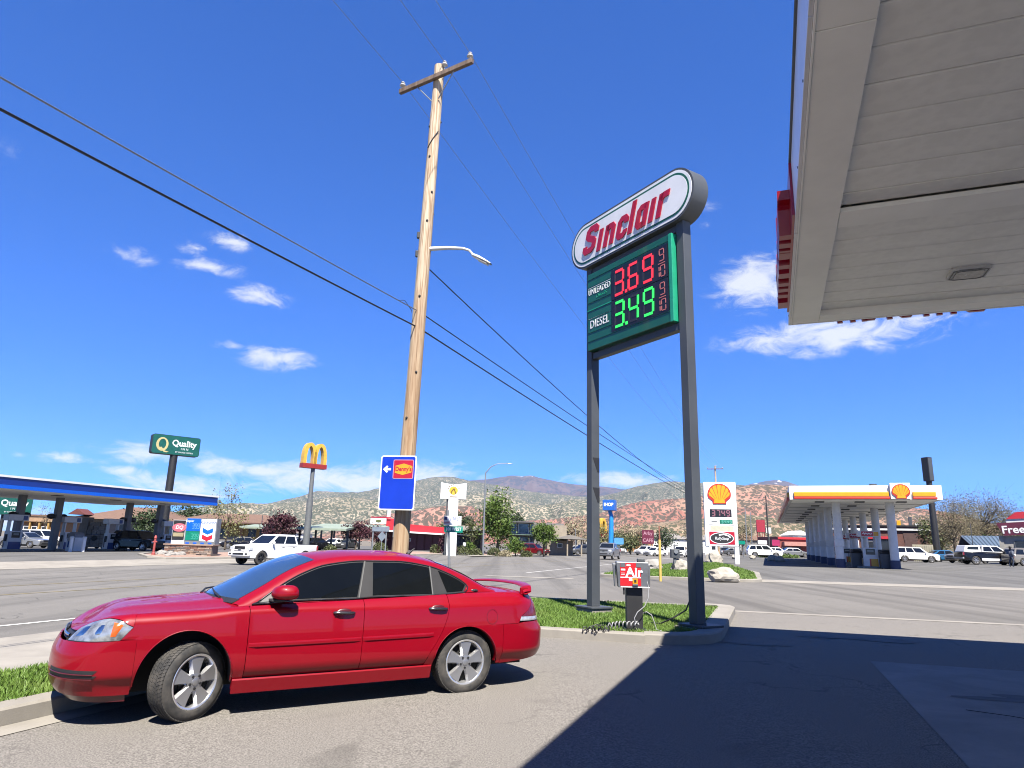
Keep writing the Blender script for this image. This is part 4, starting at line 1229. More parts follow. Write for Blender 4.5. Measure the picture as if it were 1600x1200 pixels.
def wire(name, a, b, sag, r, label, group, parent=None, n=30, m=None):
    a, b = Vector(a), Vector(b); pts = []
    for i in range(n + 1):
        t_ = (i / n) ** 1.0; p = a.lerp(b, t_); p.z -= sag * 4 * t_ * (1 - t_); pts.append(p)
    mb = MB(); mb.tube(pts, r, 5, caps=False); o = mb.build(name, m or M_WIRE, parent); tag(o, label, 'wire', group) if parent is None else None
    return o


def utility_pole(P, top, h, ra, rb, label, detail=True, A=Vector((UY, -UX, 0))):
    """P: base; top: where its tip stands"""
    t = thing('utility_pole', label, 'utility pole', P, 0, 'timber utility poles along the street')
    ax = Vector(top) - Vector(P); mb = MB(); n = 26; pts = [ax * (i / n) for i in range(n + 1)]; rr = random.Random(3)
    mb.tube(pts, [lerp(ra, rb, i / n) * (1 + rr.uniform(-.012, .012)) for i in range(n + 1)], 18); pl = mb.build('pole', M_POLE, t, smooth=50)
    at_ = lambda z: ax * (z / ax.z)
    c = at_(h) + Vector((UX, UY, 0)) * -.20
    mb = MB(); R = Matrix(((A.x, -A.y, 0), (A.y, A.x, 0), (0, 0, 1))); mb.box(c, (2.42, .10, .13), R); arm = mb.build('crossarm', M_ARMW, t, bevel=.008)
    for s in (-1, 1):
        mb = MB(); mb.tube([c + A * (.62 * s) + Vector((0, 0, -.05)), at_(h - .62) + A * (.11 * s) - Vector((UX, UY, 0)) * .1], .016, 5); mb.build('brace', M_GALV, t)
    ends = []
    for off, zz in ((-1.12, .065), (1.12, .065), (None, 0)):
        q = c + A * off + Vector((0, 0, zz)) if off is not None else at_(ax.z - .12) + A * .17
        if off is None:
            mb = MB(); mb.tube([at_(ax.z - .5) + A * .1, at_(ax.z - .35) + A * .19, q], .016, 6); mb.build('top_pin', M_GALV, t)
        mb = MB(); mb.lathe([(0, .21), (.045, .205), (.06, .17), (.045, .15), (.075, .13), (.085, .09), (.06, .07), (.04, .06), (.02, 0)], 14, q); ins = mb.build('insulator', M_PORC, t, smooth=50)
        ends.append(Vector(P) + q + Vector((0, 0, .19)))
    if detail:
        for z, a in ((12.2, .2), (11.1, -1.9), (9.3, -1.4), (9.6, .6), (7.3, -1.6), (5.4, -1.2), (4.3, -2.0), (10.1, -1.0), (12.0, -2.6)):
            rad = lerp(ra, rb, z / ax.z); p = at_(z) + Vector((math.cos(a) * rad, math.sin(a) * rad, 0)); mb = MB(); mb.ball(p, (.03, .03, .035), 8, 5); mb.build('bolt', M_BLACK, t)
        for z in (8.95, 8.45):
            rad = lerp(ra, rb, z / ax.z); mb = MB(); p = at_(z) + Vector((-rad - .02, -.03, 0)); mb.box(p, (.07, .09, .16)); mb.build('clamp', M_BLACK, t, bevel=.01)
        mb = MB(); mb.tube([at_(z) + Vector((-lerp(ra, rb, z / ax.z) * .85, -lerp(ra, rb, z / ax.z) * .6, 0)) for z in linsp(1.6, 8.4, 14)], .012, 5); mb.build('ground_wire', M_GALV, t)
        mb = MB(); mb.tube([at_(11.35 + .5 * k / 8) + Vector((math.cos(-2.4 + .21 * k), math.sin(-2.4 + .21 * k), 0)) * (lerp(ra, rb, .8) + .008) for k in range(9)], .014, 5); mb.build('strap', M_BLACK, t)
    return t, ends, (lambda z: Vector(P) + at_(z))


PB = at(617.5, 948, 15.5); PB.z = gz(PB.x, PB.y) + .1
PT = at(687, 104, 15.5)
pole1, ends1, on1 = utility_pole(PB, PT, PT.z - PB.z - .47, .195, .135, 'tall weathered timber utility pole with crossarm and a blue sign, standing behind the red sedan', A=Vector((.845, -.535, 0)))
FP = at(1123, 860, 104); FP.z = gz(FP.x, FP.y); FT = Vector((FP.x, FP.y, 14.2))
pole2, ends2, on2 = utility_pole(FP, FT, 13.3, .17, .12, 'distant utility pole rising behind the white and yellow shell price sign', False)
back = Vector((UX, UY, 0)) * -46
for i in (0, 1, 2):
    g_ = 'power lines strung between the utility poles'
    wh = ('left end of the near crossarm', 'right end of the near crossarm', 'tip of the near timber pole')[i]
    wire('power_line', ends1[i], ends2[i], 1.2, .0065, 'thin power line running down the street from the ' + wh, g_, m=M_WIREL)
    wire('power_line', ends1[i] + back + Vector((0, 0, .3)), ends1[i], .8, .0065, 'thin power line from above the photo to the ' + wh, 'power lines overhead of the red sedan', m=M_WIREL)
ca1, ca2 = on1(6.55), on1(6.95)
wire('cable', ca1 + back * .8 + Vector((0, 0, -1.45)), ca1, .22, .019, 'thick black cable, lower of the two crossing the sky at left', None)
wire('cable', ca2 + back * .8 + Vector((0, 0, -1.55)), ca2, .25, .013, 'grey cable, upper of the two crossing the sky at left', None, m=M_WIREL)
wire('cable', ca1, on2(7.6), .55, .021, 'thick black cable descending from the pole past the near post of the price sign', None)
wire('cable', ca2, on2(8.1), .5, .016, 'thinner cable just above the thick black one, right of the near pole', None)
wire('service_drop', on1(8.05) + Vector((.17, 0, 0)), on2(8.9), 1.75, .016, 'slack cable sagging from below the street lamp towards the distant pole', None)
mb = MB(); p = ca2 + back * .045; mb.tube([ca2 + back * .022 + Vector((0, 0, -.06)), ca2 + back * .016 + Vector((0, 0, .03)), ca2 + back * .008 + Vector((0, 0, -.10)), ca2 + Vector((-.2, 0, -.02))], .008, 5); tag(mb.build('cable_loop', M_WIRE), 'short slack loop of cable at the left of the near utility pole', 'wire')
# street lamp on a bracket
lp = on1(8.62)
lamp = thing('street_lamp', 'pale street lamp on a curved bracket arm fixed to the near utility pole', 'street lamp', lp, math.radians(-14))
mb = MB(); mb.tube([(.12, 0, -.03), (.6, 0, -.04), (1.0, 0, -.09), (1.16, 0, -.15), (1.27, 0, -.28)], [.055, .045, .036, .032, .030], 10); mb.build('bracket_arm', M_OFFW, lamp, smooth=60)
mb = MB(); P = []
for k, (x, w, h) in enumerate(((0, .05, .05), (.05, .085, .075), (.18, .105, .09), (.36, .11, .07), (.50, .095, .045), (.56, .07, .03))):
    P.append([Vector((x, w * math.cos(a), h * .7 * math.sin(a) if math.sin(a) > 0 else h * .45 * math.sin(a))) for a in linsp(0, 2 * PI, 17)])
mb.grid(P); hd = mb.build('lamp_head', M_OFFW, lamp, smooth=50, loc=(1.24, 0, -.28)); hd.rotation_euler = (0, math.radians(30), 0)
mb = MB(); mb.bx(.20, .50, -.085, .085, -.050, -.036); mb.build('lamp_lens', mat('lamp_lens', (0.45, 0.42, 0.36), .2, var=.3, vscale=30), hd)

# blue food sign on the pole
def rrect(x0, x1, z0, z1, r, n=5):
    o = []
    for cx, cz, a in ((x1 - r, z0 + r, -90), (x1 - r, z1 - r, 0), (x0 + r, z1 - r, 90), (x0 + r, z0 + r, 180)):
        o += [(cx + r * math.cos(math.radians(a + 90 * k / n)), cz + r * math.sin(math.radians(a + 90 * k / n))) for k in range(n + 1)]
    return o


XX, ZZ = Vector((1, 0, 0)), Vector((0, 0, 1))
M_SBLUE = mat('sign_blue', (0.0, 0.035, 0.52), .35, coat=.3, var=.08)
M_YEL = mat('sign_yellow', (0.72, 0.36, 0.01), .4, var=.06)
M_SWB = mat('sign_border_white', (0.72, 0.74, 0.75), .4, var=.05)
sp_ = at(621, 754, 15.15)
fs = thing('food_sign', 'blue road sign with white arrow and red restaurant panel on the timber pole', 'sign', sp_, math.radians(-9))
mb = MB(); mb.prism(rrect(-.415, .415, -.605, .605, .055), (0, 0, 0), XX, ZZ, .012); bd = mb.build('sign_board', M_SWB, fs)
mb = MB(); mb.prism(rrect(-.388, .388, -.578, .578, .04), (0, -.003, 0), XX, ZZ, .003); mb.build('blue_face', M_SBLUE, fs)
mb = MB(); mb.prism(rrect(-.12, .355, .085, .515, .03), (0, -.006, 0), XX, ZZ, .003); rp = mb.build('red_panel_rim', mat('rim_pink', (0.55, 0.30, 0.42), .4), fs)
mb = MB(); mb.prism(rrect(-.103, .338, .102, .498, .02), (0, -.009, 0), XX, ZZ, .003); mb.build('red_panel', M_SRED, rp)
mb = MB(); mb.prism([(-.075, .215), (.11, .170), (.31, .225), (.325, .37), (.13, .425), (-.065, .375)], (0, -.012, 0), XX, ZZ, .003); mb.build('yellow_badge', M_YEL, rp)
text("Denny's", 'lettering', M_SRED, rp, .135, (.122, -.0135, .30), bold=.004, sx=.86, ex=.001)
mb = MB(); mb.prism([(-.355, .295), (-.265, .215), (-.235, .245), (-.265, .272), (-.17, .272), (-.17, .322), (-.265, .322), (-.235, .352), (-.265, .38)], (0, -.006, 0), XX, ZZ, .003); mb.build('arrow', M_SWB, fs)
mb = MB(); mb.bx(-.30, .30, .013, .05, .30, .36); mb.bx(-.30, .30, .013, .05, -.42, -.36); mb.build('bracket', M_GALV, fs)
for sx in (-1, 1):
    mb = MB(); mb.cyl((sx * .33, -.004, .33), (sx * .33, -.012, .33), .008, n=8); mb.build('bolt', M_GALV, fs)

# ---------------------------------------------------------------- air machine and its hose
ap = Vector((2.324, 12.757, 0)); ap.z = gz(ap.x, ap.y) + .13
am = thing('air_machine', 'red and grey tyre air machine on a black pedestal standing in the corner lawn', 'air machine', ap, math.radians(-5))
M_CAB = mat('brushed_cabinet', (0.28, 0.29, 0.30), .35, .6, var=.15, vscale=5); M_RLAB = mat('red_label', (0.62, 0.012, 0.018), .4, var=.08)
mb = MB(); mb.bx(-.155, .135, -.12, .14, .03, .76); mb.build('pedestal', M_BLACK, am, bevel=.01)
mb = MB(); mb.bx(-.19, .19, -.17, .17, .012, .032); mb.build('foot_plate', M_BLACK, am)
mb = MB(); mb.bx(-.36, .46, -.24, .24, -.1, .008); mb.build('concrete_pad', concrete('pad_concrete', (0.46, .44, .40)), am, bevel=.02)
cab = MB(); cab.prism([(-.30, .745), (.235, .745), (.245, 1.19), (-.335, 1.19)], (0, -.19, 0), XX, ZZ, .36); cab_ = cab.build('cabinet', M_CAB, am, bevel=.012)
for x0, x1, s in ((-.39, -.335, -1), (.245, .285, 1)):
    mb = MB(); mb.prism([(x0 + .03 * (s < 0), .75), (x1 - .01, .75), (x1, 1.15), (x0, 1.15)], (0, -.10, 0), XX, ZZ, .2); mb.build('side_box', M_CAB, cab_, bevel=.008)
mb = MB(); mb.bx(.06, .19, -.08, .08, 1.192, 1.25); mb.build('top_box', M_STEEL, cab_, bevel=.008)
mb = MB(); mb.bx(-.265, .105, -.198, -.191, .775, 1.17); lab = mb.build('front_label', M_RLAB, am)
mb = MB(); mb.bx(.02, .105, -.203, -.1985, 1.10, 1.17); mb.bx(-.26, -.17, -.203, -.1985, 1.10, 1.168); mb.build('label_patch', M_CAB, lab)
text('Air', 'lettering', M_SWB, lab, .235, (-.015, -.203, 1.005), bold=.006)
mb = MB(); mb.bx(-.262, .102, -.202, -.1985, .912, .928); mb.bx(-.25, -.175, -.202, -.1985, 1.04, 1.068); mb.bx(-.15, -.08, -.202, -.1985, 1.12, 1.145); mb.bx(-.25, -.18, -.202, -.1985, .99, .996); mb.bx(-.25, -.18, -.202, -.1985, .965, .971); mb.bx(-.11, -.05, -.202, -.1985, .86, .905); mb.build('label_print', M_SWB, lab)
mb = MB(); mb.bx(-.045, .045, -.206, -.1985, .815, .905); q = mb.build('coin_plate', M_YEL, lab); mb = MB(); mb.bx(-.018, .022, -.212, -.207, .84, .885); mb.build('coin_slot', M_BLACK, q)
mb = MB(); mb.bx(-.05, .05, -.235, -.1985, .775, .808); mb.build('coin_return', M_STEEL, lab, bevel=.006)
mb = MB(); mb.bx(-.26, .255, -.215, -.192, .748, .764); mb.build('door_rail', M_OFFW, cab_)
mb = MB(); mb.bx(-.215, -.185, -.18, -.14, .62, .743); mb.build('hose_hook', M_BLACK, am)
M_HOSE = mat('grey_hose', (0.36, 0.36, 0.37), .5, var=.1); M_HOSEK = mat('black_hose', (0.02, 0.02, 0.022), .5)
O = ap
hp = [O + Vector(q) for q in ((.20, -.20, .86), (.215, -.23, .74), (.20, -.26, .58), (.13, -.28, .44), (.0, -.29, .34), (-.06, -.30, .24), (-.05, -.31, .17), (.02, -.29, .12))]
coil = []
for k in range(80):
    a = k * .62; f = k / 79; c = O + Vector((.0 - .54 * f, -.27 - .03 * f - .03 * math.sin(9 * f), lerp(.15, .10, f))); r = .028 + .03 * math.sin(PI * f) + .012 * math.sin(k * 1.3); coil.append(c + Vector((r * .35 * math.cos(a), r * .7 * math.cos(a), r * math.sin(a))))
mb = MB(); mb.tube(hp + coil, .009, 6); tag(mb.build('air_hose', M_HOSE, smooth=60), 'grey coiled air hose hanging from the air machine onto the grass', 'hose')
rr = random.Random(9); pts = []
base = Vector((to_xy(12.95, 3.2)[0], to_xy(12.95, 3.2)[1], 0)); b2 = at(945, 992, 13.1)
for k in range(90):
    a = k * .75; f = k / 89; c = Vector((lerp(1.76, 1.38, f) + .04 * math.sin(k * .21), lerp(12.30, 12.42, f) + .03 * math.cos(k * .33), 0)); c.z = gz(c.x, c.y) + .165 + .02 * math.sin(5 * f)
    r = .055 + .040 * math.sin(k * .47); pts.append(c + Vector((r * math.cos(a) * .8 + rr.uniform(-.012, .012), r * .5 * math.cos(a + .6), max(-.05, r * math.sin(a)))))
pts = [O + Vector((-.52, -.29, .06))] + pts
mb = MB(); mb.tube(pts, .0085, 6); tag(mb.build('air_hose', M_HOSEK, smooth=60), 'black tangled hose end lying on the kerb by the air machine', 'hose')
mb = MB(); mb.tube([O + Vector(q) for q in ((.14, -.05, .30), (.20, -.08, .33), (.28, -.12, .28), (.32, -.15, .16), (.35, -.18, .04), (.44, -.20, .02))], .008, 6); tag(mb.build('air_hose', M_HOSE, smooth=60), 'short grey hose looping down the far side of the air machine', 'hose')

# ---------------------------------------------------------------- street name signs
st_ = at(705.5, 880, 19.3); st_.z = gz(st_.x, st_.y) + .1
ss = thing('street_sign', 'grey post with green street name blade under a white banner plate, behind the sedan roof', 'sign', st_, math.radians(6))
mb = MB(); mb.cyl((0, 0, -.1), (0, 0, 2.40), .036, n=12); pst = mb.build('post', M_GALV, ss)
pst.rotation_euler = (0, math.radians(-4), 0)
M_TEAL = mat('street_blade_green', (0.0, 0.26, 0.18), .35, coat=.3, var=.08)
zb_ = hz(705, 827, 19.3) - st_.z
mb = MB(); mb.bx(-.25, .27, -.045, -.037, zb_ - .085, zb_ + .085); bl = mb.build('name_blade', M_TEAL, ss)
text('100 WEST', 'lettering', M_SWB, bl, .125, (.01, -.047, zb_), bold=.003, sx=.80)
mb = MB(); mb.bx(-.27, .22, -.045, -.037, zb_ + .115, zb_ + .365); pb_ = mb.build('banner_plate', M_SWB, ss)
mb = MB(); mb.bx(-.26, -.17, -.049, -.0455, zb_ + .25, zb_ + .345); mb.build('flag_canton', mat('flag_blue', (0.02, 0.03, 0.16), .5), pb_)
for k in range(3):
    mb = MB(); mb.bx(-.26, -.10, -.048, -.0455, zb_ + .135 + .038 * k, zb_ + .155 + .038 * k); mb.build('flag_stripe', mat('flag_red', (0.50, 0.10, 0.14), .5), pb_)
mb = MB()
for k, x in enumerate((-.13, -.08, -.035, .015, .06, .105, .155)):
    stroke(mb, [[(0, 0), (0, .08)], [(0, .08), (0, 0), (.025, 0)], [(0, .08), (.03, .08), (.03, .0)], [(0, .08), (.015, 0), (.03, .08)]][k % 4], .012, lambda a, b, d, x=x: (x + a, -.049 + d, zb_ + .25 + b), .003)
mb.build('plate_print', M_SBLUE, pb_)

# ---------------------------------------------------------------- mountains behind the town
from mathutils import noise as mn


def hill_mat(name, base, base2, tree, dots, cover, red=None, snow=False):
    base, base2, tree = alb(base), alb(base2), alb(tree); red = (alb(red[0]), red[1], red[2]) if red else None
    m, nt, b = principled(name); geo = nd(nt, 'ShaderNodeNewGeometry'); co = geo.outputs['Position']
    def N(s, d=5, r=.6, di=0.0): return noise(nt, co, s, d, r, di)
    c = mixc(nt, ramp(nt, N(1 / 330., 5, .6, .6), .35, .65), base, base2)
    if red: c = mixc(nt, ramp(nt, N(1 / 700., 4, .6, .8), red[1], red[2]), c, red[0])
    c = mixc(nt, mth(nt, 'MULTIPLY', ramp(nt, N(1 / 45., 5, .7, .5), .5, .75), .45), c, tuple(min(1, x * 1.5) for x in base2))
    c = mixc(nt, mth(nt, 'MULTIPLY', ramp(nt, N(1 / 60., 4, .65, .9), .42, .28), .5), c, tuple(x * .5 for x in base))
    v = nd(nt, 'ShaderNodeTexVoronoi'); v.inputs['Scale'].default_value = 1 / dots; nt.links.new(co, v.inputs['Vector'])
    thr = mth(nt, 'MULTIPLY', ramp(nt, N(1 / 210., 4, .65, .7), cover[0], cover[1]), .62)
    k = mth(nt, 'LESS_THAN', v.outputs['Distance'], thr)
    c = mixc(nt, mth(nt, 'MULTIPLY', k, .92), c, tree)
    if snow:
        z = nd(nt, 'ShaderNodeSeparateXYZ'); nt.links.new(co, z.inputs[0])
        hgt = ramp(nt, z.outputs[2], 830, 905); sn = ramp(nt, N(1 / 170., 4, .6, 1.2), .56, .62)
        c = mixc(nt, mth(nt, 'MULTIPLY', hgt, sn), c, (.55, .57, .62))
    nt.links.new(c, b.inputs['Base Color']); b.inputs['Roughness'].default_value = .95; b.inputs['Specular IOR Level'].default_value = .1
    return m


def ridge(name, d, sil, depth, amp, m, seed, step=4.0, rows=34):
    f = pchip(sil); px = np.arange(sil[0][0], sil[-1][0] + 1, step); G = []
    top = []
    for p in px:
        q = at(p, f(p), d); r_ = .9 * mn.noise((p * .11, seed, 3)) + .6 * mn.noise((p * .31, seed, 9)); top.append((q.x, q.y, max(q.z + r_ * d / 1050 * .8, 2)))
    for k in range(rows + 5):
        t = k / rows; row = []
        for i, (x, y, z) in enumerate(top):
            s = 1 - depth + depth * t; X, Y = x * s, y * s
            if t <= 1:
                sh = t ** 1.15; e = t * (1 - t) * 4
                g = mn.ridged_multi_fractal((X / (amp * 3.2), Y / (amp * 3.2), seed), .9, 2.1, 5, 1.0, 2.0) - 1.0
                h = z * sh + g * amp * .85 * e * min(1, z / (amp * 1.2))
                h = min(h, EYE + (z - EYE) * s * (.995 if t < .97 else 1.0))
            else: h = z * (1 - (t - 1) * 3)
            row.append((X, Y, h - 3 * (1 - min(t, 1))))
        G.append(row)
    mb = MB(); mb.grid(G); return struct(mb.build(name, m, smooth=60, fix=False))


M_H1 = hill_mat('distant_mountain_slopes', (0.085, 0.072, 0.100), (0.125, 0.098, 0.115), (0.040, 0.046, 0.070), 45, (.34, .58), snow=True)  # haze of the distance put into these bluish base colours
M_H2 = hill_mat('forested_slopes', (0.17, 0.155, 0.120), (0.28, 0.25, 0.20), (0.050, 0.060, 0.050), 14, (.0, .48))
M_H3 = hill_mat('juniper_slopes', (0.23, 0.198, 0.148), (0.36, 0.315, 0.245), (0.055, 0.064, 0.048), 11, (.0, .56))
M_H4 = hill_mat('red_rock_slopes', (0.285, 0.125, 0.098), (0.37, 0.205, 0.160), (0.060, 0.052, 0.040), 13, (.08, .60), ((0.33, 0.22, 0.16), .52, .64))
M_H5 = hill_mat('sandy_foothill', (0.24, 0.175, 0.115), (0.32, 0.235, 0.17), (0.056, 0.058, 0.034), 10, (.08, .56), ((0.30, 0.13, 0.09), .55, .66))
ridge('far_mountain', 9000, [(-300, 838), (300, 825), (560, 786), (660, 765), (700, 757), (722, 752), (740, 750), (760, 749), (785, 745), (800, 743), (815, 744), (830, 743), (845, 747), (870, 752), (900, 757), (930, 759), (965, 763), (1000, 768), (1060, 776), (1110, 772), (1150, 762), (1190, 753), (1215, 750), (1240, 756), (1320, 785), (1500, 835), (1900, 870)], .35, 260, M_H1, 1.3, 5)
ridge('forested_ridge', 5500, [(-300, 838), (100, 830), (300, 808), (400, 791), (430, 784), (470, 775), (500, 767), (530, 769), (560, 769), (590, 763), (625, 757), (655, 750), (685, 745), (705, 745), (725, 749), (745, 753), (790, 760), (830, 768), (870, 772), (920, 776), (960, 771), (980, 764), (1005, 758), (1030, 754), (1050, 752), (1080, 754), (1110, 755), (1150, 757), (1230, 770), (1400, 810), (1600, 845), (1900, 872)], .36, 150, M_H2, 4.1)
ridge('juniper_hill', 3200, [(-300, 835), (60, 832), (240, 805), (300, 795), (340, 788), (380, 786), (420, 787), (450, 785), (480, 782), (520, 777), (560, 778), (600, 784), (640, 790), (680, 790), (715, 780), (745, 771), (775, 768), (800, 774), (840, 789), (870, 786), (900, 780), (940, 784), (990, 795), (1040, 796), (1100, 800), (1300, 830), (1600, 866), (1900, 880)], .34, 90, M_H3, 7.7, 3.0)
ridge('red_cliffs', 2500, [(480, 842), (540, 822), (590, 807), (620, 801), (650, 798), (690, 791), (735, 791), (760, 803), (800, 814), (850, 812), (900, 807), (950, 799), (975, 790), (1000, 784), (1040, 780), (1080, 778), (1110, 772), (1150, 761), (1175, 758), (1205, 757), (1225, 759), (1260, 766), (1330, 776), (1400, 790), (1480, 800), (1540, 815), (1620, 838), (1800, 872)], .34, 60, M_H4, 2.9, 3.0)
ridge('sandy_foothill', 1700, [(880, 856), (980, 826), (1050, 814), (1110, 809), (1160, 804), (1200, 808), (1240, 813), (1300, 818), (1450, 836), (1600, 862), (1800, 876)], .36, 32, M_H5, 5.2, 3.0, 24)


# ---------------------------------------------------------------- trees and shrubs
def leaf_mat(name, a, b_, tip):
    a, b_, tip = [tuple(x * .62 for x in q) for q in (a, b_, tip)]; m, nt, b = principled(name); co = coords(nt); n = noise(nt, co, .9, 3, .6); f = noise(nt, co, 7, 2, .5)
    c = mixc(nt, ramp(nt, n, .35, .65), a, b_); c = mixc(nt, mth(nt, 'MULTIPLY', ramp(nt, f, .5, .7), .6), c, tip)
    nt.links.new(c, b.inputs['Base Color']); b.inputs['Roughness'].default_value = .6; b.inputs['Specular IOR Level'].default_value = .25
    return m


L_GREEN = leaf_mat('spring_leaves', (0.060, 0.110, 0.016), (0.105, 0.170, 0.028), (0.16, 0.22, 0.045))
L_DARK = leaf_mat('evergreen_needles', (0.026, 0.048, 0.018), (0.050, 0.078, 0.030), (0.085, 0.11, 0.045))
L_PALE = leaf_mat('budding_leaves', (0.16, 0.165, 0.06), (0.23, 0.22, 0.095), (0.30, 0.28, 0.14))
L_BROWN = leaf_mat('bare_budding_twigs', (0.15, 0.125, 0.075), (0.23, 0.195, 0.115), (0.25, 0.25, 0.12))
L_TAN = leaf_mat('pale_dry_leaves', (0.27, 0.23, 0.14), (0.36, 0.31, 0.20), (0.40, 0.38, 0.24))
L_PURP = leaf_mat('purple_leaves', (0.040, 0.012, 0.020), (0.075, 0.022, 0.032), (0.12, 0.04, 0.045))
L_OLIVE = leaf_mat('olive_shrub_leaves', (0.065, 0.080, 0.030), (0.11, 0.125, 0.05), (0.17, 0.18, 0.08))
M_BARK = wood('bark', (0.060, 0.045, 0.032), (0.12, 0.095, 0.07))


def leaf_mesh(name, C, s, m, rg):
    n = len(C); a = rg.normal(size=(n, 3)); a /= np.linalg.norm(a, axis=1)[:, None]; b = rg.normal(size=(n, 3)); b -= a * (a * b).sum(1)[:, None]; b /= np.linalg.norm(b, axis=1)[:, None]
    ss = s * rg.uniform(.55, 1.35, (n, 1)); a = a * ss; b = b * ss * .6
    co = np.stack([C - a, C - b * .9, C + a, C + b * .9], 1).reshape(-1, 3)
    me = bpy.data.meshes.new(name); me.vertices.add(4 * n); me.vertices.foreach_set('co', co.ravel()); me.loops.add(4 * n); me.loops.foreach_set('vertex_index', np.arange(4 * n)); me.polygons.add(n)
    me.polygons.foreach_set('loop_start', np.arange(0, 4 * n, 4)); me.polygons.foreach_set('loop_total', np.full(n, 4)); me.materials.append(m); me.update(); me.validate(); return me


TREE_N = [0]


def tree(name, label, base, h, rx, ch, m, n=2200, s=.16, trunk=.12, group=None, gap=.35, clumps=26, ry=None, limb=8, cat='tree', lean=0.0, flat=1.0, twigs=0):
    """trunk with limbs, and a crown of leaf clumps with gaps between them; ch: where the crown starts, as a share of h"""
    TREE_N[0] += 1; rg = np.random.default_rng(100 + TREE_N[0]); ry = ry or rx
    t = thing(name, label, cat, base, 0, group)
    zc = h * (1 + ch) / 2; rz = h * (1 - ch) / 2
    cl = []
    while len(cl) < clumps:
        p = rg.normal(size=3); p /= np.linalg.norm(p); q = p * rg.uniform(.25, .92) ** .6
        cl.append((q[0] * rx * .86 * (1 - .25 * max(0, q[2])), q[1] * ry * .86 * (1 - .25 * max(0, q[2])), zc + q[2] * rz * .86))
    cl = np.array(cl)
    mb = MB(); hh = min(h * .8, max(zc, h * .3)); mb.tube([(0, 0, -.1), (.02 * h * lean, 0, hh * .4), (.05 * h * lean, .01 * h, hh)], [trunk * 1.25, trunk, trunk * .45], 8)
    for i in range(limb):
        e = cl[i % len(cl)]; z0 = rg.uniform(.35, .9) * hh
        mid = (e[0] * .45, e[1] * .45, lerp(z0, e[2], .55)); mb.tube([(0, 0, z0), mid, tuple(e)], [trunk * .45, trunk * .28, trunk * .08], 5)
    if twigs:
        for i in range(twigs):
            e = cl[rg.integers(len(cl))]; d_ = rg.normal(size=3) * np.array([rx, ry, rz]) * .22; mb.tube([tuple(e * .8 + np.array([0, 0, zc]) * .2), tuple(e + d_ * .6), tuple(e + d_ * 1.25 + np.array([0, 0, .15 * rz]))], [trunk * .10, trunk * .06, trunk * .02], 3)
    mb.build('trunk', M_BARK, t, fix=False)
    k = rg.integers(len(cl), size=n); w = rg.uniform(.5, 1.25, len(cl))[k][:, None]
    C = cl[k] + rg.normal(size=(n, 3)) * np.array([rx, ry, rz * flat]) * gap * .42 * w
    C = C[C[:, 2] > .06 * h]
    c = link('crown', leaf_mesh('crown', C, s, m, rg), t)
    return t


def shrub(label, base, r, h, m, n=700, s=.09, group='clipped shrubs along the far sidewalk', name='shrub'):
    TREE_N[0] += 1; rg = np.random.default_rng(500 + TREE_N[0]); t = thing(name, label, 'shrub', base, 0, group)
    p = rg.normal(size=(n, 3)); p /= np.linalg.norm(p, axis=1)[:, None]; p *= rg.uniform(.55, 1.0, (n, 1)) ** .5; p[:, 2] = np.abs(p[:, 2]) if h > r * .6 else p[:, 2] * .5 + .5
    C = p * np.array([r, r, h]) + rg.normal(size=(n, 3)) * .06 * r
    C[:, 2] = np.maximum(C[:, 2], .03); link('foliage', leaf_mesh('foliage', C, s, m, rg), t)
    mb = MB()
    for k in range(4): a = k * 1.7; mb.tube([(0, 0, -.05), (r * .3 * math.cos(a), r * .3 * math.sin(a), h * .6)], [.03, .012], 4)
    mb.build('stem', M_BARK, t, fix=False); return t


tree('leafy_tree', 'tall full green tree beside the white street light pole', dp(778, 94), 8.6, 2.5, .10, L_GREEN, 5200, .17, .16, gap=.55, clumps=40)
tree('leafy_tree', 'round green tree on a short trunk before the two storey glass building', dp(850, 93), 5.0, 1.95, .30, L_GREEN, 3000, .14, .12, gap=.5, clumps=26)
tree('leafy_tree', 'low bushy green tree at the right foot of the tallest green tree', dp(806, 92), 2.6, 1.5, .02, L_GREEN, 1500, .12, .08, gap=.6)
tree('leafy_tree', 'thin yellowish tree at the left of the tallest green tree', dp(737, 96), 4.6, 1.5, .12, L_OLIVE, 900, .13, .10, gap=.5)
tree('purple_tree', 'wide dark purple tree behind the white pickup', dp(437, 84), 4.6, 2.4, .25, L_PURP, 3000, .15, .13, 'purple leaved trees', gap=.5, clumps=30)
tree('purple_tree', 'purple tree by the carport posts, left of the timber pole', dp(556, 88), 3.9, 2.3, .28, L_PURP, 2200, .14, .11, 'purple leaved trees', gap=.5)
tree('purple_tree', 'small purple tree under the red roofed building, nearest the timber pole', dp(590, 92), 3.2, 1.4, .3, L_PURP, 1200, .13, .10, 'purple leaved trees', gap=.5)
tree('pine_tree', 'dark pine seen through the blue edged canopy, behind the black car', dp(226, 90), 5.4, 2.4, .12, L_DARK, 2600, .16, .16, 'evergreens behind the blue edged canopy', gap=.5)
tree('pine_tree', 'broad dark evergreen above the brown roof right of the pylon', dp(287, 128), 7.6, 5.4, .2, L_DARK, 2600, .22, .2, 'evergreens behind the blue edged canopy', gap=.5)
tree('sparse_tree', 'thin yellow green budding tree beside the blue and white fuel price monument', dp(352, 72), 6.6, 2.4, .10, L_PALE, 1300, .10, .10, gap=.5, twigs=60)
tree('bare_tree', 'small bare tree in the sky gap of the blue edged canopy', dp(66, 84), 5.5, 1.4, .3, L_BROWN, 260, .08, .07, gap=.5, twigs=70)
tree('sparse_tree', 'olive tree rising over the red rocks left of the white motel sign', dp(688, 120), 5.0, 2.0, .2, L_OLIVE, 1200, .16, .12)
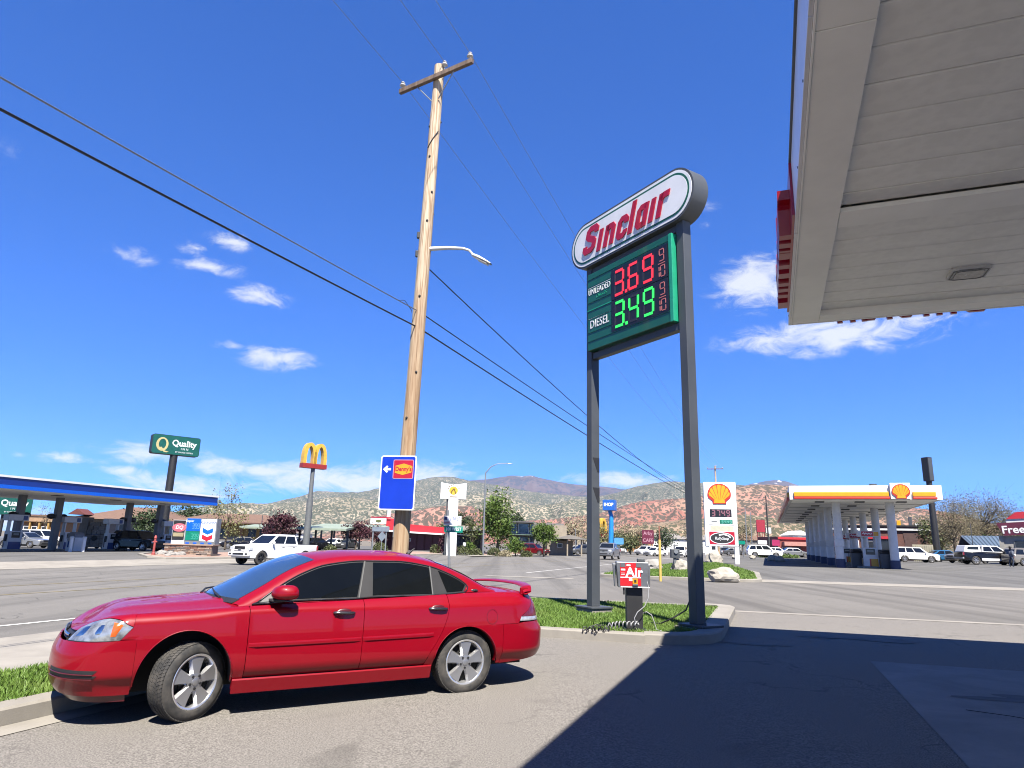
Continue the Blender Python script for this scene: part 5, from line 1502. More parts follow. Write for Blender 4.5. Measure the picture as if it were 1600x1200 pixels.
tree('evergreen_tree', 'dark evergreen between the white motel sign and the tallest green tree', dp(725, 125), 6.6, 2.6, .15, L_DARK, 1900, .18, .16, gap=.5)
tree('evergreen_tree', 'dark evergreen above the glass building roof', dp(806, 140), 8.0, 2.6, .3, L_DARK, 1500, .2, .16, gap=.5)
for (px, d, h, r, m, lb) in ((893, 150, 7.2, 2.2, L_TAN, 'pale dry tree behind the low gabled house'), (912, 175, 9.0, 4.2, L_TAN, 'large pale cottonwood left of the near sign post'), (935, 150, 7.0, 2.6, L_PALE, 'yellow green tree behind the near sign post'), (976, 170, 8.0, 3.2, L_TAN, 'pale cottonwood right of the blue pancake house sign'), (1002, 190, 8.4, 3.0, L_TAN, 'pale tree behind the maroon restaurant sign'),
                             (1040, 150, 6.2, 2.5, L_DARK, 'dark round tree beside the yellow marker post'), (962, 140, 4.6, 2.6, L_OLIVE, 'olive tree under the light blue sign'), (1086, 170, 7.6, 2.8, L_TAN, 'pale tree hidden behind the right post of the price sign'), (1160, 200, 9, 3.6, L_BROWN, 'thin brown tree right of the white and yellow pylon'), (985, 135, 4.2, 2.2, L_OLIVE, 'green tree left of the orange wall')):
    tree('street_tree', lb, dp(px, d), h, r, .12, m, 1500, .19, .15, 'trees along the far end of the street', gap=.55, twigs=30 if m in (L_TAN, L_BROWN) else 0)
for (px, d, h, r, n, lb) in ((1492, 120, 11.2, 6.0, 2300, 'big budding brown tree left of the blue roofed shed'), (1540, 125, 12.4, 6.6, 2500, 'tallest budding brown tree, right above the blue metal roof'), (1590, 122, 10.6, 5.0, 1900, 'budding brown tree against the maroon fronted building'), (1518, 140, 11.6, 5.6, 1700, 'budding brown tree in the middle of the far right grove, set behind'), (1470, 130, 6.6, 3.0, 1200, 'low budding tree beside the black pole sign'), (1630, 118, 9.8, 4.6, 1200, 'budding brown tree cut by the right edge of the photo')):
    tree('cottonwood_tree', lb, dp(px, d), h, r, .16, L_BROWN if d < 130 else L_PALE, int(n * 4.2), .095, .26, 'bare budding trees behind the blue roofed shed', gap=.52, clumps=60, limb=26, twigs=260)
tree('leafy_tree', 'dense green tree at the right end of the brick store', dp(1448, 92), 5.6, 1.7, .05, L_OLIVE, 1900, .14, .12, gap=.55)
tree('leafy_tree', 'low yellow green tree behind the blue roofed shed', dp(1552, 117), 4.6, 3.2, .1, L_GREEN, 1500, .16, .12, gap=.55)
for (px, d, r, h, m, lb) in ((698, 84, 1.35, 2.6, L_PURP, 'tall rounded purple bush before the red building'), (681, 84, .7, 1.1, L_OLIVE, 'small yellow green shrub left of the purple bush'), (719, 86, 1.15, 1.15, L_OLIVE, 'brown green mound shrub beside the street sign post'), (733, 92, 1.0, 1.6, L_GREEN, 'upright green shrub by the dark entrance'), (744, 88, .9, .9, L_OLIVE, 'low shrub at the foot of the white light pole'), (773, 91, 1.0, 1.1, L_OLIVE, 'grey green mound shrub under the tallest green tree'), (790, 90, .9, .8, L_TAN, 'straw coloured low shrub under the tallest green tree'), (823, 91, .8, .8, L_OLIVE, 'low shrub in front of the red car'), (594, 84, 1.0, 1.1, L_OLIVE, 'shrub behind the twin post sign'), (517, 74, .7, .7, L_OLIVE, 'small shrub right of the white pickup bed'), (1195, 100, 1.2, .5, L_GREEN, 'strip of green ground shrub before the parked silver car'), (1226, 98, 1.8, .45, L_GREEN, 'green verge shrub near the white canopy')):
    shrub(lb, dp(px, d), r, h, m, 900, .10)

# ---------------------------------------------------------------- vehicles of the town
M_VGLASS = mat('vehicle_glass', (0.008, 0.010, 0.013), .07, spec=.5)
M_VTYRE = M_TYRE
V_WHITE = paint('white_car_paint', (0.66, 0.66, 0.65), 0.0, .35, .06)
V_BLACK = paint('black_car_paint', (0.006, 0.006, 0.008), 0.0, .3, .03)
V_SILVER = paint('silver_car_paint', (0.34, 0.35, 0.36), .5, .3, .06)
V_GREY = paint('grey_car_paint', (0.11, 0.115, 0.12), .3, .3, .06)
V_RED = paint('dark_red_car_paint', (0.16, 0.008, 0.012), .1, .3, .05)
V_BLUE = paint('blue_car_paint', (0.03, 0.14, 0.30), .2, .3, .05)
V_TAN = paint('champagne_car_paint', (0.34, 0.31, 0.26), .4, .3, .06)
M_LAMPC = mat('car_lamp', (0.60, 0.62, 0.64), .15, .2, coat=1.0)
M_LAMPR = mat('car_tail_lamp', (0.28, 0.008, 0.012), .2, coat=1.0)

SPEC = {  # length, width, wheelbase, front axle x, tyre radius, body profile top (x, z) front to rear, cabin (x bottom front, top front, top rear, bottom rear), belt z, roof z
    'sedan': dict(L=4.75, W=1.80, xa=1.38, xr=-1.36, R=.33, low=.22, prof=[(2.36, .42), (2.38, .60), (2.30, .72), (1.9, .80), (1.05, .92), (-1.55, .96), (-2.25, .98), (-2.36, .90), (-2.38, .55), (-2.32, .36)], cab=(1.12, .35, -1.05, -1.85), belt=.93, roof=1.45),
    'suv': dict(L=4.75, W=1.88, xa=1.42, xr=-1.40, R=.37, low=.28, prof=[(2.34, .48), (2.37, .75), (2.28, .92), (1.9, 1.00), (1.12, 1.06), (-2.28, 1.08), (-2.36, .98), (-2.37, .60), (-2.30, .42)], cab=(1.18, .45, -1.95, -2.30), belt=1.05, roof=1.72),
    'van': dict(L=5.1, W=1.98, xa=1.55, xr=-1.50, R=.35, low=.26, prof=[(2.52, .42), (2.55, .70), (2.48, .86), (2.0, .98), (1.5, 1.06), (-2.5, 1.06), (-2.55, .95), (-2.55, .55), (-2.48, .38)], cab=(1.75, .9, -2.35, -2.52), belt=1.04, roof=1.85),
    'pickup': dict(L=5.85, W=2.00, xa=1.95, xr=-1.70, R=.43, low=.42, prof=[(2.86, .60), (2.90, .80), (2.88, 1.12), (2.74, 1.22), (1.35, 1.30), (-1.02, 1.32), (-1.04, 1.30), (-2.88, 1.30), (-2.92, 1.26), (-2.92, .72), (-2.86, .62)], cab=(1.45, .62, -.86, -1.04), belt=1.30, roof=1.95),
}


def vehicle(kind, label, pos, head, paint_, group=None, name=None, rim=None, two_tone=None, bull=False, cap=False, cat=None, trim=None):
    """pos: ground point under its middle; head: compass heading in degrees from north, clockwise"""
    q = SPEC[kind]; t = thing(name or {'sedan': 'parked_car', 'suv': 'parked_suv', 'van': 'parked_van', 'pickup': 'pickup_truck'}[kind], label, cat or {'sedan': 'car', 'suv': 'suv', 'van': 'van', 'pickup': 'pickup truck'}[kind], pos, math.radians(90 - head), group)
    W = q['W'] / 2; R = q['R']; low = q['low']; ra = R * 1.17
    # side outline with wheel arches
    bot = []
    for xc in (q['xr'], q['xa']):
        for a in linsp(PI, 0, 11): bot.append((xc + ra * math.cos(a), max(low, R + ra * math.sin(a) * 1.0)))
    out = list(q['prof']); xr, xf = out[-1][0], out[0][0]
    poly = out + [(xr + .06, low + .02)] + bot + [(xf - .06, low + .02)]
    zmid = .62; mb = MB(); rings = []
    for y, k in ((-W, .05), (-W + .05, .012), (-W + .16, 0), (W - .16, 0), (W - .05, .012), (W, .05)):
        ring = []
        for (x, z) in poly:
            zz = z - k * (1.4 if z > q['belt'] - .25 else 0); xx = x - math.copysign(k * (2.2 if abs(x) > 2 else 0), x); yy = y * (1 - .10 * clamp01((abs(x) - 1.7) / 1.0) ** 2); ring.append((xx, yy, zz))
        rings.append(ring)
    n = len(poly); vs = [p for r in rings for p in r]
    mb.add(vs, [(r * n + i, r * n + (i + 1) % n, (r + 1) * n + (i + 1) % n, (r + 1) * n + i) for r in range(5) for i in range(n)] + [tuple(range(n)), tuple(range(6 * n - 1, 5 * n - 1, -1))])
    body = mb.build('body', paint_, t, smooth=35)
    # cabin
    c0, c1, c2, c3 = q['cab']; zb, zr = q['belt'] - .01, q['roof']; wb, wt = W * .93, W * .76 if kind != 'van' else W * .82
    sect = [(c0, wb * .97, zb), (c0, wb * .97, zb)]
    ring = lambda x0, x1, w, z: [(x0, w, z), (x1, w, z), (x1, -w, z), (x0, -w, z)]
    mb = MB(); A = ring(c0, c3, wb, zb); B = ring(c1 + .02, c2 - .02, wt + .02, zr - .07); C = ring(c1 - .08, c2 + .08, wt - .06, zr - .015); D_ = ring(c1 - .45, c2 + .35, wt - .4, zr)
    mb.add(A + B + C + D_, [(i, (i + 1) % 4, 4 + (i + 1) % 4, 4 + i) for i in range(4)] + [(4 + i, 4 + (i + 1) % 4, 8 + (i + 1) % 4, 8 + i) for i in range(4)] + [(8 + i, 8 + (i + 1) % 4, 12 + (i + 1) % 4, 12 + i) for i in range(4)] + [(12, 13, 14, 15)])
    mb.build('cabin', two_tone or paint_, t, smooth=40)

    def face(P, ins, nm, off=.006):
        P = [Vector(p) for p in P]; c = sum(P, Vector()) / 4; nn = (P[1] - P[0]).cross(P[3] - P[0]).normalized()
        if nn.dot(c - Vector((0, 0, zb))) < 0 and nn.dot(Vector((c.x - (c0 + c3) / 2, c.y, 0))) < 0: nn = -nn
        o = [p + nn * off for p in P]; m2 = MB(); m2.add([*o, *[p - nn * .012 for p in o]], [(0, 1, 2, 3), (0, 4, 5, 1), (1, 5, 6, 2), (2, 6, 7, 3), (3, 7, 4, 0)]); return m2.build(nm, M_VGLASS, t)
    lerp3 = lambda a, b, k: tuple(lerp(a[i], b[i], k) for i in range(3))

    def sub(a, b, c, d, u0, u1, v0, v1):
        bt = lambda u: lerp3(a, b, u); tp = lambda u: lerp3(d, c, u)
        return [lerp3(bt(u0), tp(u0), v0), lerp3(bt(u1), tp(u1), v0), lerp3(bt(u1), tp(u1), v1), lerp3(bt(u0), tp(u0), v1)]
    face(sub(A[0], A[3], B[3], B[0], .05, .95, .10, .96), 0, 'windscreen'); face(sub(A[1], A[2], B[2], B[1], .07, .93, .14 if not cap else .3, .9), 0, 'rear_window')
    cuts = {'sedan': (.08, .50, .54, .90), 'suv': (.07, .38, .41, .66, .69, .95), 'van': (.06, .30, .33, .62, .65, .95), 'pickup': (.08, .50, .54, .94)}[kind]
    for i in (0, 2):
        for k in range(0, len(cuts), 2):
            a, b, c, d = (A[0], A[1], B[1], B[0]) if i == 0 else (A[3], A[2], B[2], B[3])
            face(sub(a, b, c, d, cuts[k], cuts[k + 1], .10, .92), 0, 'window')
    # lamps, grille, bumpers
    zl = q['belt'] - (.24 if kind in ('sedan',) else .28)
    for s in (-1, 1):
        mb = MB(); mb.box((xf - .10, s * W * .76, zl), (.26, W * .36, .15 if kind != 'pickup' else .22)); mb.build('headlight', M_LAMPC, t, bevel=.03)
        mb = MB(); mb.box((xr + .03, s * W * .80, zl + .06), (.14, W * .26, .20 if kind != 'pickup' else .32)); mb.build('taillight', M_LAMPR, t, bevel=.02)
        mb = MB(); mb.ball((c0 - .30, s * (W + .09), zb + .10), (.07, .12, .085 if kind != 'pickup' else .12), 10, 6); mb.build('wing_mirror', paint_, t, smooth=60)
    gr = MB(); hgt = .16 if kind != 'pickup' else .40; gr.box((xf + .005, 0, zl - (.02 if kind != 'pickup' else .06)), (.05, W * 1.0, hgt)); grl = gr.build('grille', M_BLACK, t, bevel=.012)
    if kind == 'pickup':
        for k in (-.10, .04):
            mb = MB(); mb.box((xf + .035, 0, zl - .06 + k), (.02, W * .96, .035)); mb.build('grille_bar', trim or M_STEEL, grl)
        mb = MB(); mb.box((xf + .05, 0, zl - .05), (.012, .26, .10)); mb.build('badge', M_STEEL, grl, bevel=.004)
        mb = MB(); mb.bx(xr + .12, c3 - .10, -W + .16, W - .16, 1.285, 1.312); mb.build('bed_liner', M_BLACK, t)
        mb = MB(); mb.box((xf + .04, 0, low + .24), (.16, W * 1.92, .24)); mb.build('front_bumper', paint_, t, bevel=.04)
        mb = MB(); mb.box((xf + .055, 0, low + .27), (.16, W * 1.0, .11)); mb.build('air_intake', M_BLACK, t)
        for s in (-1, 1):
            mb = MB(); mb.box((xf + .06, s * W * .76, low + .27), (.14, .20, .10)); mb.build('fog_lamp', M_BLACK, t)
        mb = MB(); mb.box((xr - .03, 0, low + .22), (.16, W * 1.86, .18)); mb.build('rear_bumper', M_GALV, t, bevel=.03)
        for s in (-1, 1):
            mb = MB(); mb.bx(-.95, 1.3, s * (W - .02) - .06, s * (W - .02) + .06, low - .06, low - .0); mb.build('side_step', M_BLACK, t)
    else:
        mb = MB(); mb.box((xf - .02, 0, low + .18), (.10, W * 1.3, .12)); mb.build('air_intake', M_BLACK, t)
    if cap:
        mb = MB(); A2 = ring(c3 - .04, xr + .10, W * .90, 1.30); B2 = ring(c3 - .06, xr + .35, W * .80, 1.93); mb.add(A2 + B2, [(i, (i + 1) % 4, 4 + (i + 1) % 4, 4 + i) for i in range(4)] + [(4, 5, 6, 7)]); cp = mb.build('bed_cap', cap, t, bevel=.05)
        for s in (1, -1):
            mb = MB(); mb.prism([(c3 - .25, 1.42), (xr + .40, 1.42), (xr + .55, 1.80), (c3 - .25, 1.80)], (0, s * W * .868, 0), (1, 0, 0), (0, 0, 1), .02); mb.build('cap_window', M_VGLASS, cp)
    if two_tone:
        for s in (-1, 1):
            mb = MB(); mb.bx(-1.15, 1.40, s * W - .02, s * W + .02, low + .02, low + .24); mb.build('lower_trim', two_tone, t)
    mb = MB(); mb.bx(xr + .3, xf - .3, -W * .62, W * .62, low - .05, .7); mb.build('underbody', M_VOID, t)
    for s in (-1, 1):
        mb = MB(); mb.tube([(x, s * (W + .002), zl + .16) for x in (1.0, .1, -.9)], .006, 3); mb.build('door_line', M_BLACK, t)
        for x in ((.02, -.85) if kind != 'pickup' else (.25, -.62)):
            mb = MB(); mb.box((x, s * (W - .008), zb - .16), (.17, .03, .03)); mb.build('handle', M_GALV if kind != 'pickup' else M_STEEL, t)
    for xc in (q['xa'], q['xr']):
        for s in (-1, 1):
            w = link('wheel', None, t, (xc, s * (W - .12), R), (0, 0, 0 if s > 0 else PI))
            mb = MB(); mb.lathe([(R * .62, .09), (R * .70, .115), (R * .92, .11), (R, .075), (R, -.075), (R * .92, -.11), (R * .6, -.1)], 26, axis='y'); mb.build('tyre', M_VTYRE, w, smooth=40)
            mb = MB(); mb.lathe([(R * .64, .105), (R * .60, .11), (R * .54, .07)], 24, axis='y'); rm = mb.build('rim', rim or M_ALLOY, w)
            mb = MB(); mb.lathe([(R * .55, .055), (0, .05)], 20, axis='y'); mb.build('brake', M_VOID, w)
            for k in range(6):
                a = 2 * PI * k / 6; ca, sa = math.cos(a), math.sin(a); mb = MB(); mb.add([(r * ca - o * sa, .095 - r * .05, r * sa + o * ca) for r, o in ((.04, -.035), (R * .60, -.05), (R * .60, .05), (.04, .035))], [(0, 1, 2, 3)]); mb.build('spoke', rim or M_ALLOY, w)
            mb = MB(); mb.lathe([(.07, .09), (.06, .105), (0, .108)], 12, axis='y'); mb.build('hub', rim or M_ALLOY, w)
    return t


STREET = math.degrees(HEAD)
vehicle('pickup', 'white crew cab pickup with black grille and black wheels driving on the main road', dp(432, 46.5), 180 + STREET + 10, V_WHITE, name='pickup_truck', rim=M_BLACK, trim=M_BLACK)
vehicle('suv', 'black four door car under the blue edged canopy beside the fire hydrant', dp(216, 60.0), 108, V_BLACK, name='black_suv', rim=M_ALLOYB)
vehicle('sedan', 'silver car parked behind the pumps at the far left', dp(38, 66), 98, V_SILVER)
vehicle('van', 'white van behind the silver car at the far left', dp(62, 82), 60, V_WHITE)
vehicle('sedan', 'dark car just behind the nose of the white pickup', dp(376, 84), 250, V_BLACK)
vehicle('sedan', 'black car behind the bed of the white pickup, by the carport', dp(494, 84), 30, V_BLACK)
vehicle('sedan', 'silver car parked under the carport, nearest the tall arches pole', dp(468, 92), 200, V_SILVER, 'cars parked under the pale green carport')
vehicle('sedan', 'white car parked under the middle of the carport', dp(522, 94), 200, V_WHITE, 'cars parked under the pale green carport')
vehicle('sedan', 'grey car parked under the carport near the purple trees', dp(541, 95), 195, V_GREY, 'cars parked under the pale green carport')
vehicle('suv', 'dark red suv parked before the two storey glass building', dp(834, 104), 120, V_RED)
vehicle('sedan', 'small white car parked before the low gabled house', dp(902, 132), 200, V_WHITE)
vehicle('suv', 'dark suv parked just left of the near sign post', dp(911, 118), 250, V_GREY)
vehicle('pickup', 'silver pickup coming down the main road, right of the near sign post', dp(951, 84), 180 + STREET, V_SILVER, trim=M_GALV)
vehicle('suv', 'white suv on the main road left of the yellow marker post', dp(1009, 128), 180 + STREET + 30, V_WHITE)
vehicle('sedan', 'white car on the main road behind the yellow marker post', dp(1024, 118), 180 + STREET + 30, V_WHITE)
vehicle('suv', 'white suv on the main road behind the meter pedestal', dp(1063, 112), 180 + STREET, V_WHITE)
vehicle('suv', 'white suv parked on the station lot between pylon and white canopy', dp(1193, 98), 100, V_WHITE, 'cars on the station lot')
vehicle('sedan', 'white car parked behind the white suv of the station lot', dp(1214, 112), 105, V_WHITE, 'cars on the station lot')
vehicle('sedan', 'silver sedan parked left of the white canopy columns', dp(1240, 108), 95, V_SILVER, 'cars on the station lot')
vehicle('suv', 'white low suv parked right of the white canopy columns', dp(1427, 80), 100, V_WHITE, 'cars parked right of the white canopy')
vehicle('sedan', 'blue car parked at the foot of the black pole sign', dp(1474, 86), 92, V_BLUE, 'cars parked right of the white canopy')
vehicle('suv', 'champagne suv parked behind the black and white pickup', dp(1510, 80), 262, V_TAN, 'cars parked right of the white canopy')
vehicle('pickup', 'black and white pickup with a white bed cap parked by the blue roofed shed', dp(1541, 72), 96, V_BLACK, 'cars parked right of the white canopy', two_tone=V_WHITE, cap=V_WHITE)
vehicle('suv', 'silver suv cut off by the right edge of the photo', dp(1606, 70), 88, V_TAN, 'cars parked right of the white canopy')
vehicle('sedan', 'dark car far behind the white boulder right of the pylon legs', dp(1148, 140), 100, V_GREY, 'small cars far down the street')
vehicle('suv', 'grey suv far behind the pylon legs', dp(1131, 150), 190, V_SILVER, 'small cars far down the street')
vehicle('suv', 'white suv far down the street under the light blue sign', dp(972, 150), 190, V_WHITE, 'small cars far down the street')
vehicle('sedan', 'dark car half hidden behind the white bollards', dp(157, 67), 110, V_BLACK)

# ---------------------------------------------------------------- town: canopies, pumps, signs and buildings
M_CBLUE = mat('canopy_dark_blue', (0.004, 0.030, 0.26), .35, coat=.3, var=.06)
M_CBLUEL = mat('canopy_light_blue', (0.0, 0.12, 0.72), .35, coat=.3, var=.05)
M_CGREY = mat('grey_column', (0.20, 0.205, 0.215), .5, var=.1)
M_PWHITE = mat('pump_white', (0.58, 0.59, 0.60), .4, coat=.3, var=.08)
M_PBLUE = mat('pump_blue', (0.012, 0.06, 0.26), .4, coat=.3)
M_DKGLASS = mat('dark_window', (0.02, 0.022, 0.026), .12, spec=.5)
M_NAVY = mat('navy_base', (0.012, 0.022, 0.075), .5)
M_SYEL = mat('shell_yellow', (0.80, 0.40, 0.0), .4, coat=.2, var=.05)
M_SORG = mat('shell_red', (0.60, 0.035, 0.006), .4, coat=.2, var=.05)
M_COLW = mat('column_white', (0.62, 0.62, 0.61), .45, var=.08)


def fr(u, v, dz=0.0):
    x, y = to_xy(u, v); return Vector((x, y, gz(x, y) + dz))


def uvp(P): return to_uv(P.x, P.y)


def pump(loc, rz, label, group, style):
    t = thing('fuel_pump', label, 'fuel pump', loc, rz, group)
    body, accent = (M_PWHITE, M_PBLUE) if style == 'blue' else (M_PWHITE, M_SYEL)
    mb = MB(); mb.bx(-.50, .50, -.28, .28, .0, 1.45); mb.build('cabinet', body, t, bevel=.03)
    mb = MB(); mb.bx(-.46, .46, -.292, -.281, .12, .66); mb.build('lower_panel', accent if style == 'blue' else M_SYEL, t)
    if style != 'blue':
        mb = MB(); mb.bx(-.46, -.02, -.296, -.2925, .12, .66); mb.build('white_panel', M_PWHITE, t); mb = MB(); mb.bx(-.10, .0, -.299, -.2965, .12, .66); mb.build('red_stripe', M_SORG, t)
    mb = MB(); mb.bx(-.30, .30, -.30, -.281, .95, 1.36); s = mb.build('display', M_DKGLASS, t)
    mb = MB(); mb.bx(-.20, .20, -.305, -.3005, 1.14, 1.28); mb.build('readout', mat('readout_grey', (.30, .33, .30), .3), s)
    for s_ in (-1, 1):
        mb = MB(); mb.bx(s_ * .50 - .05, s_ * .50 + .05, -.12, .12, .70, 1.20); h = mb.build('nozzle_holder', M_BLACK, t, bevel=.01)
        mb = MB(); mb.tube([(s_ * .55, 0, 1.15), (s_ * .68, -.05, .9), (s_ * .70, -.08, .4), (s_ * .62, -.05, .25), (s_ * .56, 0, .9)], .018, 5); mb.build('hose', M_BLACK, h)
        mb = MB(); mb.bx(s_ * .46 - .05, s_ * .46 + .05, -.16, .16, 1.40, 2.25); mb.build('upright', body, t, bevel=.01)
    mb = MB(); mb.bx(-.75, .75, -.34, .34, 2.2, 2.66); vl = mb.build('valance', body, t, bevel=.04)
    mb = MB(); mb.bx(.30, .62, -.352, -.342, 2.28, 2.58); mb.build('valance_badge', M_PBLUE if style == 'blue' else M_SYEL, vl)
    if style != 'blue':
        mb = MB(); mb.bx(-.50, .28, -.352, -.342, 2.26, 2.60); mb.build('red_valance', M_SRED, vl)
        mb = MB(); stroke(mb, [(-.42, 2.42), (-.34, 2.50), (-.28, 2.40), (-.2, 2.48), (-.1, 2.40), (0, 2.47), (.08, 2.40), (.2, 2.44)], .05, lambda a, b, d: (a, -.356 + d, b), .004); mb.build('white_print', M_SWB, vl)
    mb = MB(); mb.bx(-.9, .9, -.6, .6, -.02, .13); mb.build('island_base', M_CONC, t, bevel=.03)
    return t


# --- blue edged canopy on the left
u0, v0 = uvp(at(333, 838, 62.5)); 
P0 = fr(u0, v0)
bc = thing('gas_canopy', 'gas station canopy with dark and light blue edge on grey columns at the left', 'canopy', P0, RZ)   # local -y runs back along the street, -x away from it
zb1 = hz(333, 790, 62.5) - P0.z; zt1 = hz(343, 774, 62.5) - P0.z
LEN, WID = 42.0, 13.0
mb = MB(); mb.bx(-WID + .3, -.25, -LEN + .3, -.25, zb1 - .02, zb1 + .5); mb.build('underside', M_SOFFIT, bc)
for nm, a, b, m_, o in (('light_blue_band', 0, .26, M_CBLUEL, .02), ('dark_blue_band', .262, .78, M_CBLUE, .0), ('white_cap', .782, .93, M_SWHITE, .06)):
    mb = MB(); mb.bx(-.20, o, -LEN, 0 + o, zb1 + (zt1 - zb1) * a, zb1 + (zt1 - zb1) * b); mb.build(nm, m_, bc)
    mb = MB(); mb.bx(-WID, -.203, -.20, o, zb1 + (zt1 - zb1) * a, zb1 + (zt1 - zb1) * b); mb.build(nm, M_SWHITE, bc)
    mb = MB(); mb.bx(-WID - o, -WID + .2, -LEN, -.203, zb1 + (zt1 - zb1) * a, zb1 + (zt1 - zb1) * b); mb.build(nm, m_, bc)
for k in range(8):
    mb = MB(); mb.bx(-3.4, -2.8, -3.2 - 5 * k, -2.6 - 5 * k, zb1 - .06, zb1 - .021); mb.build('canopy_lamp', M_STEEL, bc)
for px, dd in ((22, 0), (82, 0), (194, 0), (243, 0)):
    r = ray(px, 850); k = r[0] / r[1]; d = 53.2 / (-k * UY + UX); G_ = dp(px, d)
    q = Vector((G_.x - P0.x, G_.y - P0.y, 0)); lx = q.x * UY - q.y * UX; ly = q.x * UX + q.y * UY
    mb = MB(); mb.bx(lx - .22, lx + .22, ly - .22, ly + .22, G_.z - P0.z, zb1); c = mb.build('column', M_CGREY, bc, bevel=.02)
    mb = MB(); mb.tube([(lx + .0, ly - .75, zb1 - 1.55), (lx, ly - .25, zb1 - 1.55)], .20, 10); mb.tube([(lx, ly + .25, zb1 - 1.55), (lx, ly + .75, zb1 - 1.55)], .20, 10); pass
    for s_ in (-1, 1):
        m2 = MB(); m2.ball((lx, ly + s_ * .52, zb1 - 1.5), (.16, .34, .22), 12, 7); m2.build('speaker', M_BLACK, c, smooth=60)
pg = 'pumps under the blue edged canopy'
for px, lb in ((18, 'blue and white fuel pump at the left edge of the photo'), (104, 'blue and white fuel pump just left of the stone clad wall'), (172, 'blue and white fuel pump behind the bollards, right of the stone clad wall'), (258, 'blue and white fuel pump behind the black car')):
    r = ray(px, 850); k = r[0] / r[1]; d = 53.0 / (-k * UY + UX); pump(dp(px, d), RZ + PI / 2, lb, pg, 'blue')
for px, d, lb in ((111, 52, 'white bollard left of the dispenser box, before the blue edged canopy'), (131, 52.5, 'white bollard right of the dispenser box, before the blue edged canopy')):
    p = dp(px, d); t = thing('bollard', lb, 'bollard', p, 0, 'white bollards before the blue edged canopy'); mb = MB(); mb.cyl((0, 0, -.1), (0, 0, 1.02), .13, n=14); mb.build('post', M_WHITE, t, smooth=50); mb = MB(); mb.cyl((0, 0, 1.0), (0, 0, 1.12), .17, .12, 14); mb.build('cap', M_OFFW, t, smooth=50)
p = dp(117, 53.6); t = thing('dispenser_box', 'white and grey dispenser box between the two white bollards', 'dispenser', p, RZ)
mb = MB(); mb.bx(-.45, .45, -.4, .4, 0, 1.05); mb.build('cabinet', M_PWHITE, t, bevel=.04); mb = MB(); mb.cyl((0, -.4, 1.05), (0, .4, 1.05), .42, n=16); mb.build('hood', M_CGREY, t); mb = MB(); mb.bx(-.25, .25, -.42, -.402, .3, .75); mb.build('label', M_PBLUE, t)
M_STONE = concrete('pale_stone', (0.42, .40, .37), .5, .3)
p = dp(142, 60); t = thing('stone_wall', 'pale stone clad wall and pier with a black round seen under the blue edged canopy', 'wall', p, 0)
mb = MB(); mb.prism([(-1.35, 0), (-.5, 0), (-.35, 2.75), (-1.0, 2.75)], (0, -.3, 0), XX, ZZ, .8); mb.build('pier', M_STONE, t, bevel=.05)
rs = random.Random(2)
for r_ in range(6):
    x = -.55 + .06 * r_
    while x < 1.1:
        w = rs.uniform(.30, .55); mb = MB(); mb.bx(x, min(x + w - .03, 1.3), -.2 - rs.uniform(0, .06), .3, .25 + .36 * r_, .58 + .36 * r_); mb.build('stone', M_STONE, t, bevel=.03); x += w
mb = MB(); mb.cyl((.35, -.30, 1.0), (.35, -.2, 1.0), .22, n=18); mb.build('black_disc', M_BLACK, t)

# --- fuel price monument with stone base
mp = gp(300, 868); d_ = mp.y; k_ = d_ / 1050
mn_t = thing('price_monument', 'fuel price monument sign with blue, green, black and white panels on a stone base', 'sign', mp, math.radians(-2))
px2x = lambda px: (px - 300) * k_; py2z = lambda py: (868 - py) * k_ * 1.02
mb = MB(); mb.bx(px2x(262), px2x(334), -.5, .5, -.1, py2z(853.5)); bs = mb.build('stone_base', concrete('mortar', (0.24, .20, .17)), mn_t)
rs = random.Random(8); M_ST = [mat('stone_%s' % n, c, .85, var=.3, vscale=5) for n, c in (('rust', (.25, .135, .095)), ('tan', (.33, .23, .165)), ('grey', (.20, .165, .145)), ('pale', (.40, .31, .25)))]
zz = 0.0; H_ = py2z(853.5)
for r_ in range(6):
    x = px2x(262)
    while x < px2x(334) - .05:
        w = min(rs.uniform(.25, .62), px2x(334) - x); mb = MB(); mb.bx(x + .01, x + w - .015, -.5 - rs.uniform(.02, .07), -.48, H_ * r_ / 6 + .01, H_ * (r_ + 1) / 6 - .012); mb.build('stone', rs.choice(M_ST), bs); x += w
mb = MB(); mb.bx(px2x(260), px2x(336), -.6, .6, H_, H_ + .09); mb.build('coping', mat('coping', (.36, .24, .18), .8), bs, bevel=.02)
def mpan(nm, a, b, c, d, m, y=-.2, par=None):
    mb = MB(); mb.bx(px2x(a), px2x(b), y - .012, y, py2z(c), py2z(d)); return mb.build(nm, m, par or mn_t)
mb = MB(); mb.bx(px2x(287), px2x(334.5), -.19, .45, H_ + .09, py2z(814)); cab2 = mb.build('sign_cabinet', M_GALV, mn_t)
mb = MB(); mb.bx(px2x(267), px2x(286.5), -.19, .3, H_ + .09, py2z(817)); mb.build('sign_cabinet', M_SWHITE, mn_t)
dq = mpan('black_panel', 267.5, 286, 846, 817.5, M_BLACK); 
mb = MB(); c = (px2x(277), py2z(828)); mb.prism([(c[0] + .52 * math.cos(a), c[1] + .30 * math.sin(a)) for a in linsp(0, 2 * PI, 23)[:-1]], (0, -.216, 0), XX, ZZ, .004); mb.build('red_lips', mat('pink_red', (.60, .16, .20), .4), dq)
text('DQ', 'lettering', M_SWB, dq, .36, (c[0], -.222, c[1]), bold=.01, shear=.2, ex=.001)
mpan('gold_plate', 269, 285, 841, 835.5, mat('gold_plate', (.40, .34, .20), .5), -.214, dq); mpan('white_foot', 268, 286, 851.5, 847, M_SWHITE, -.2)
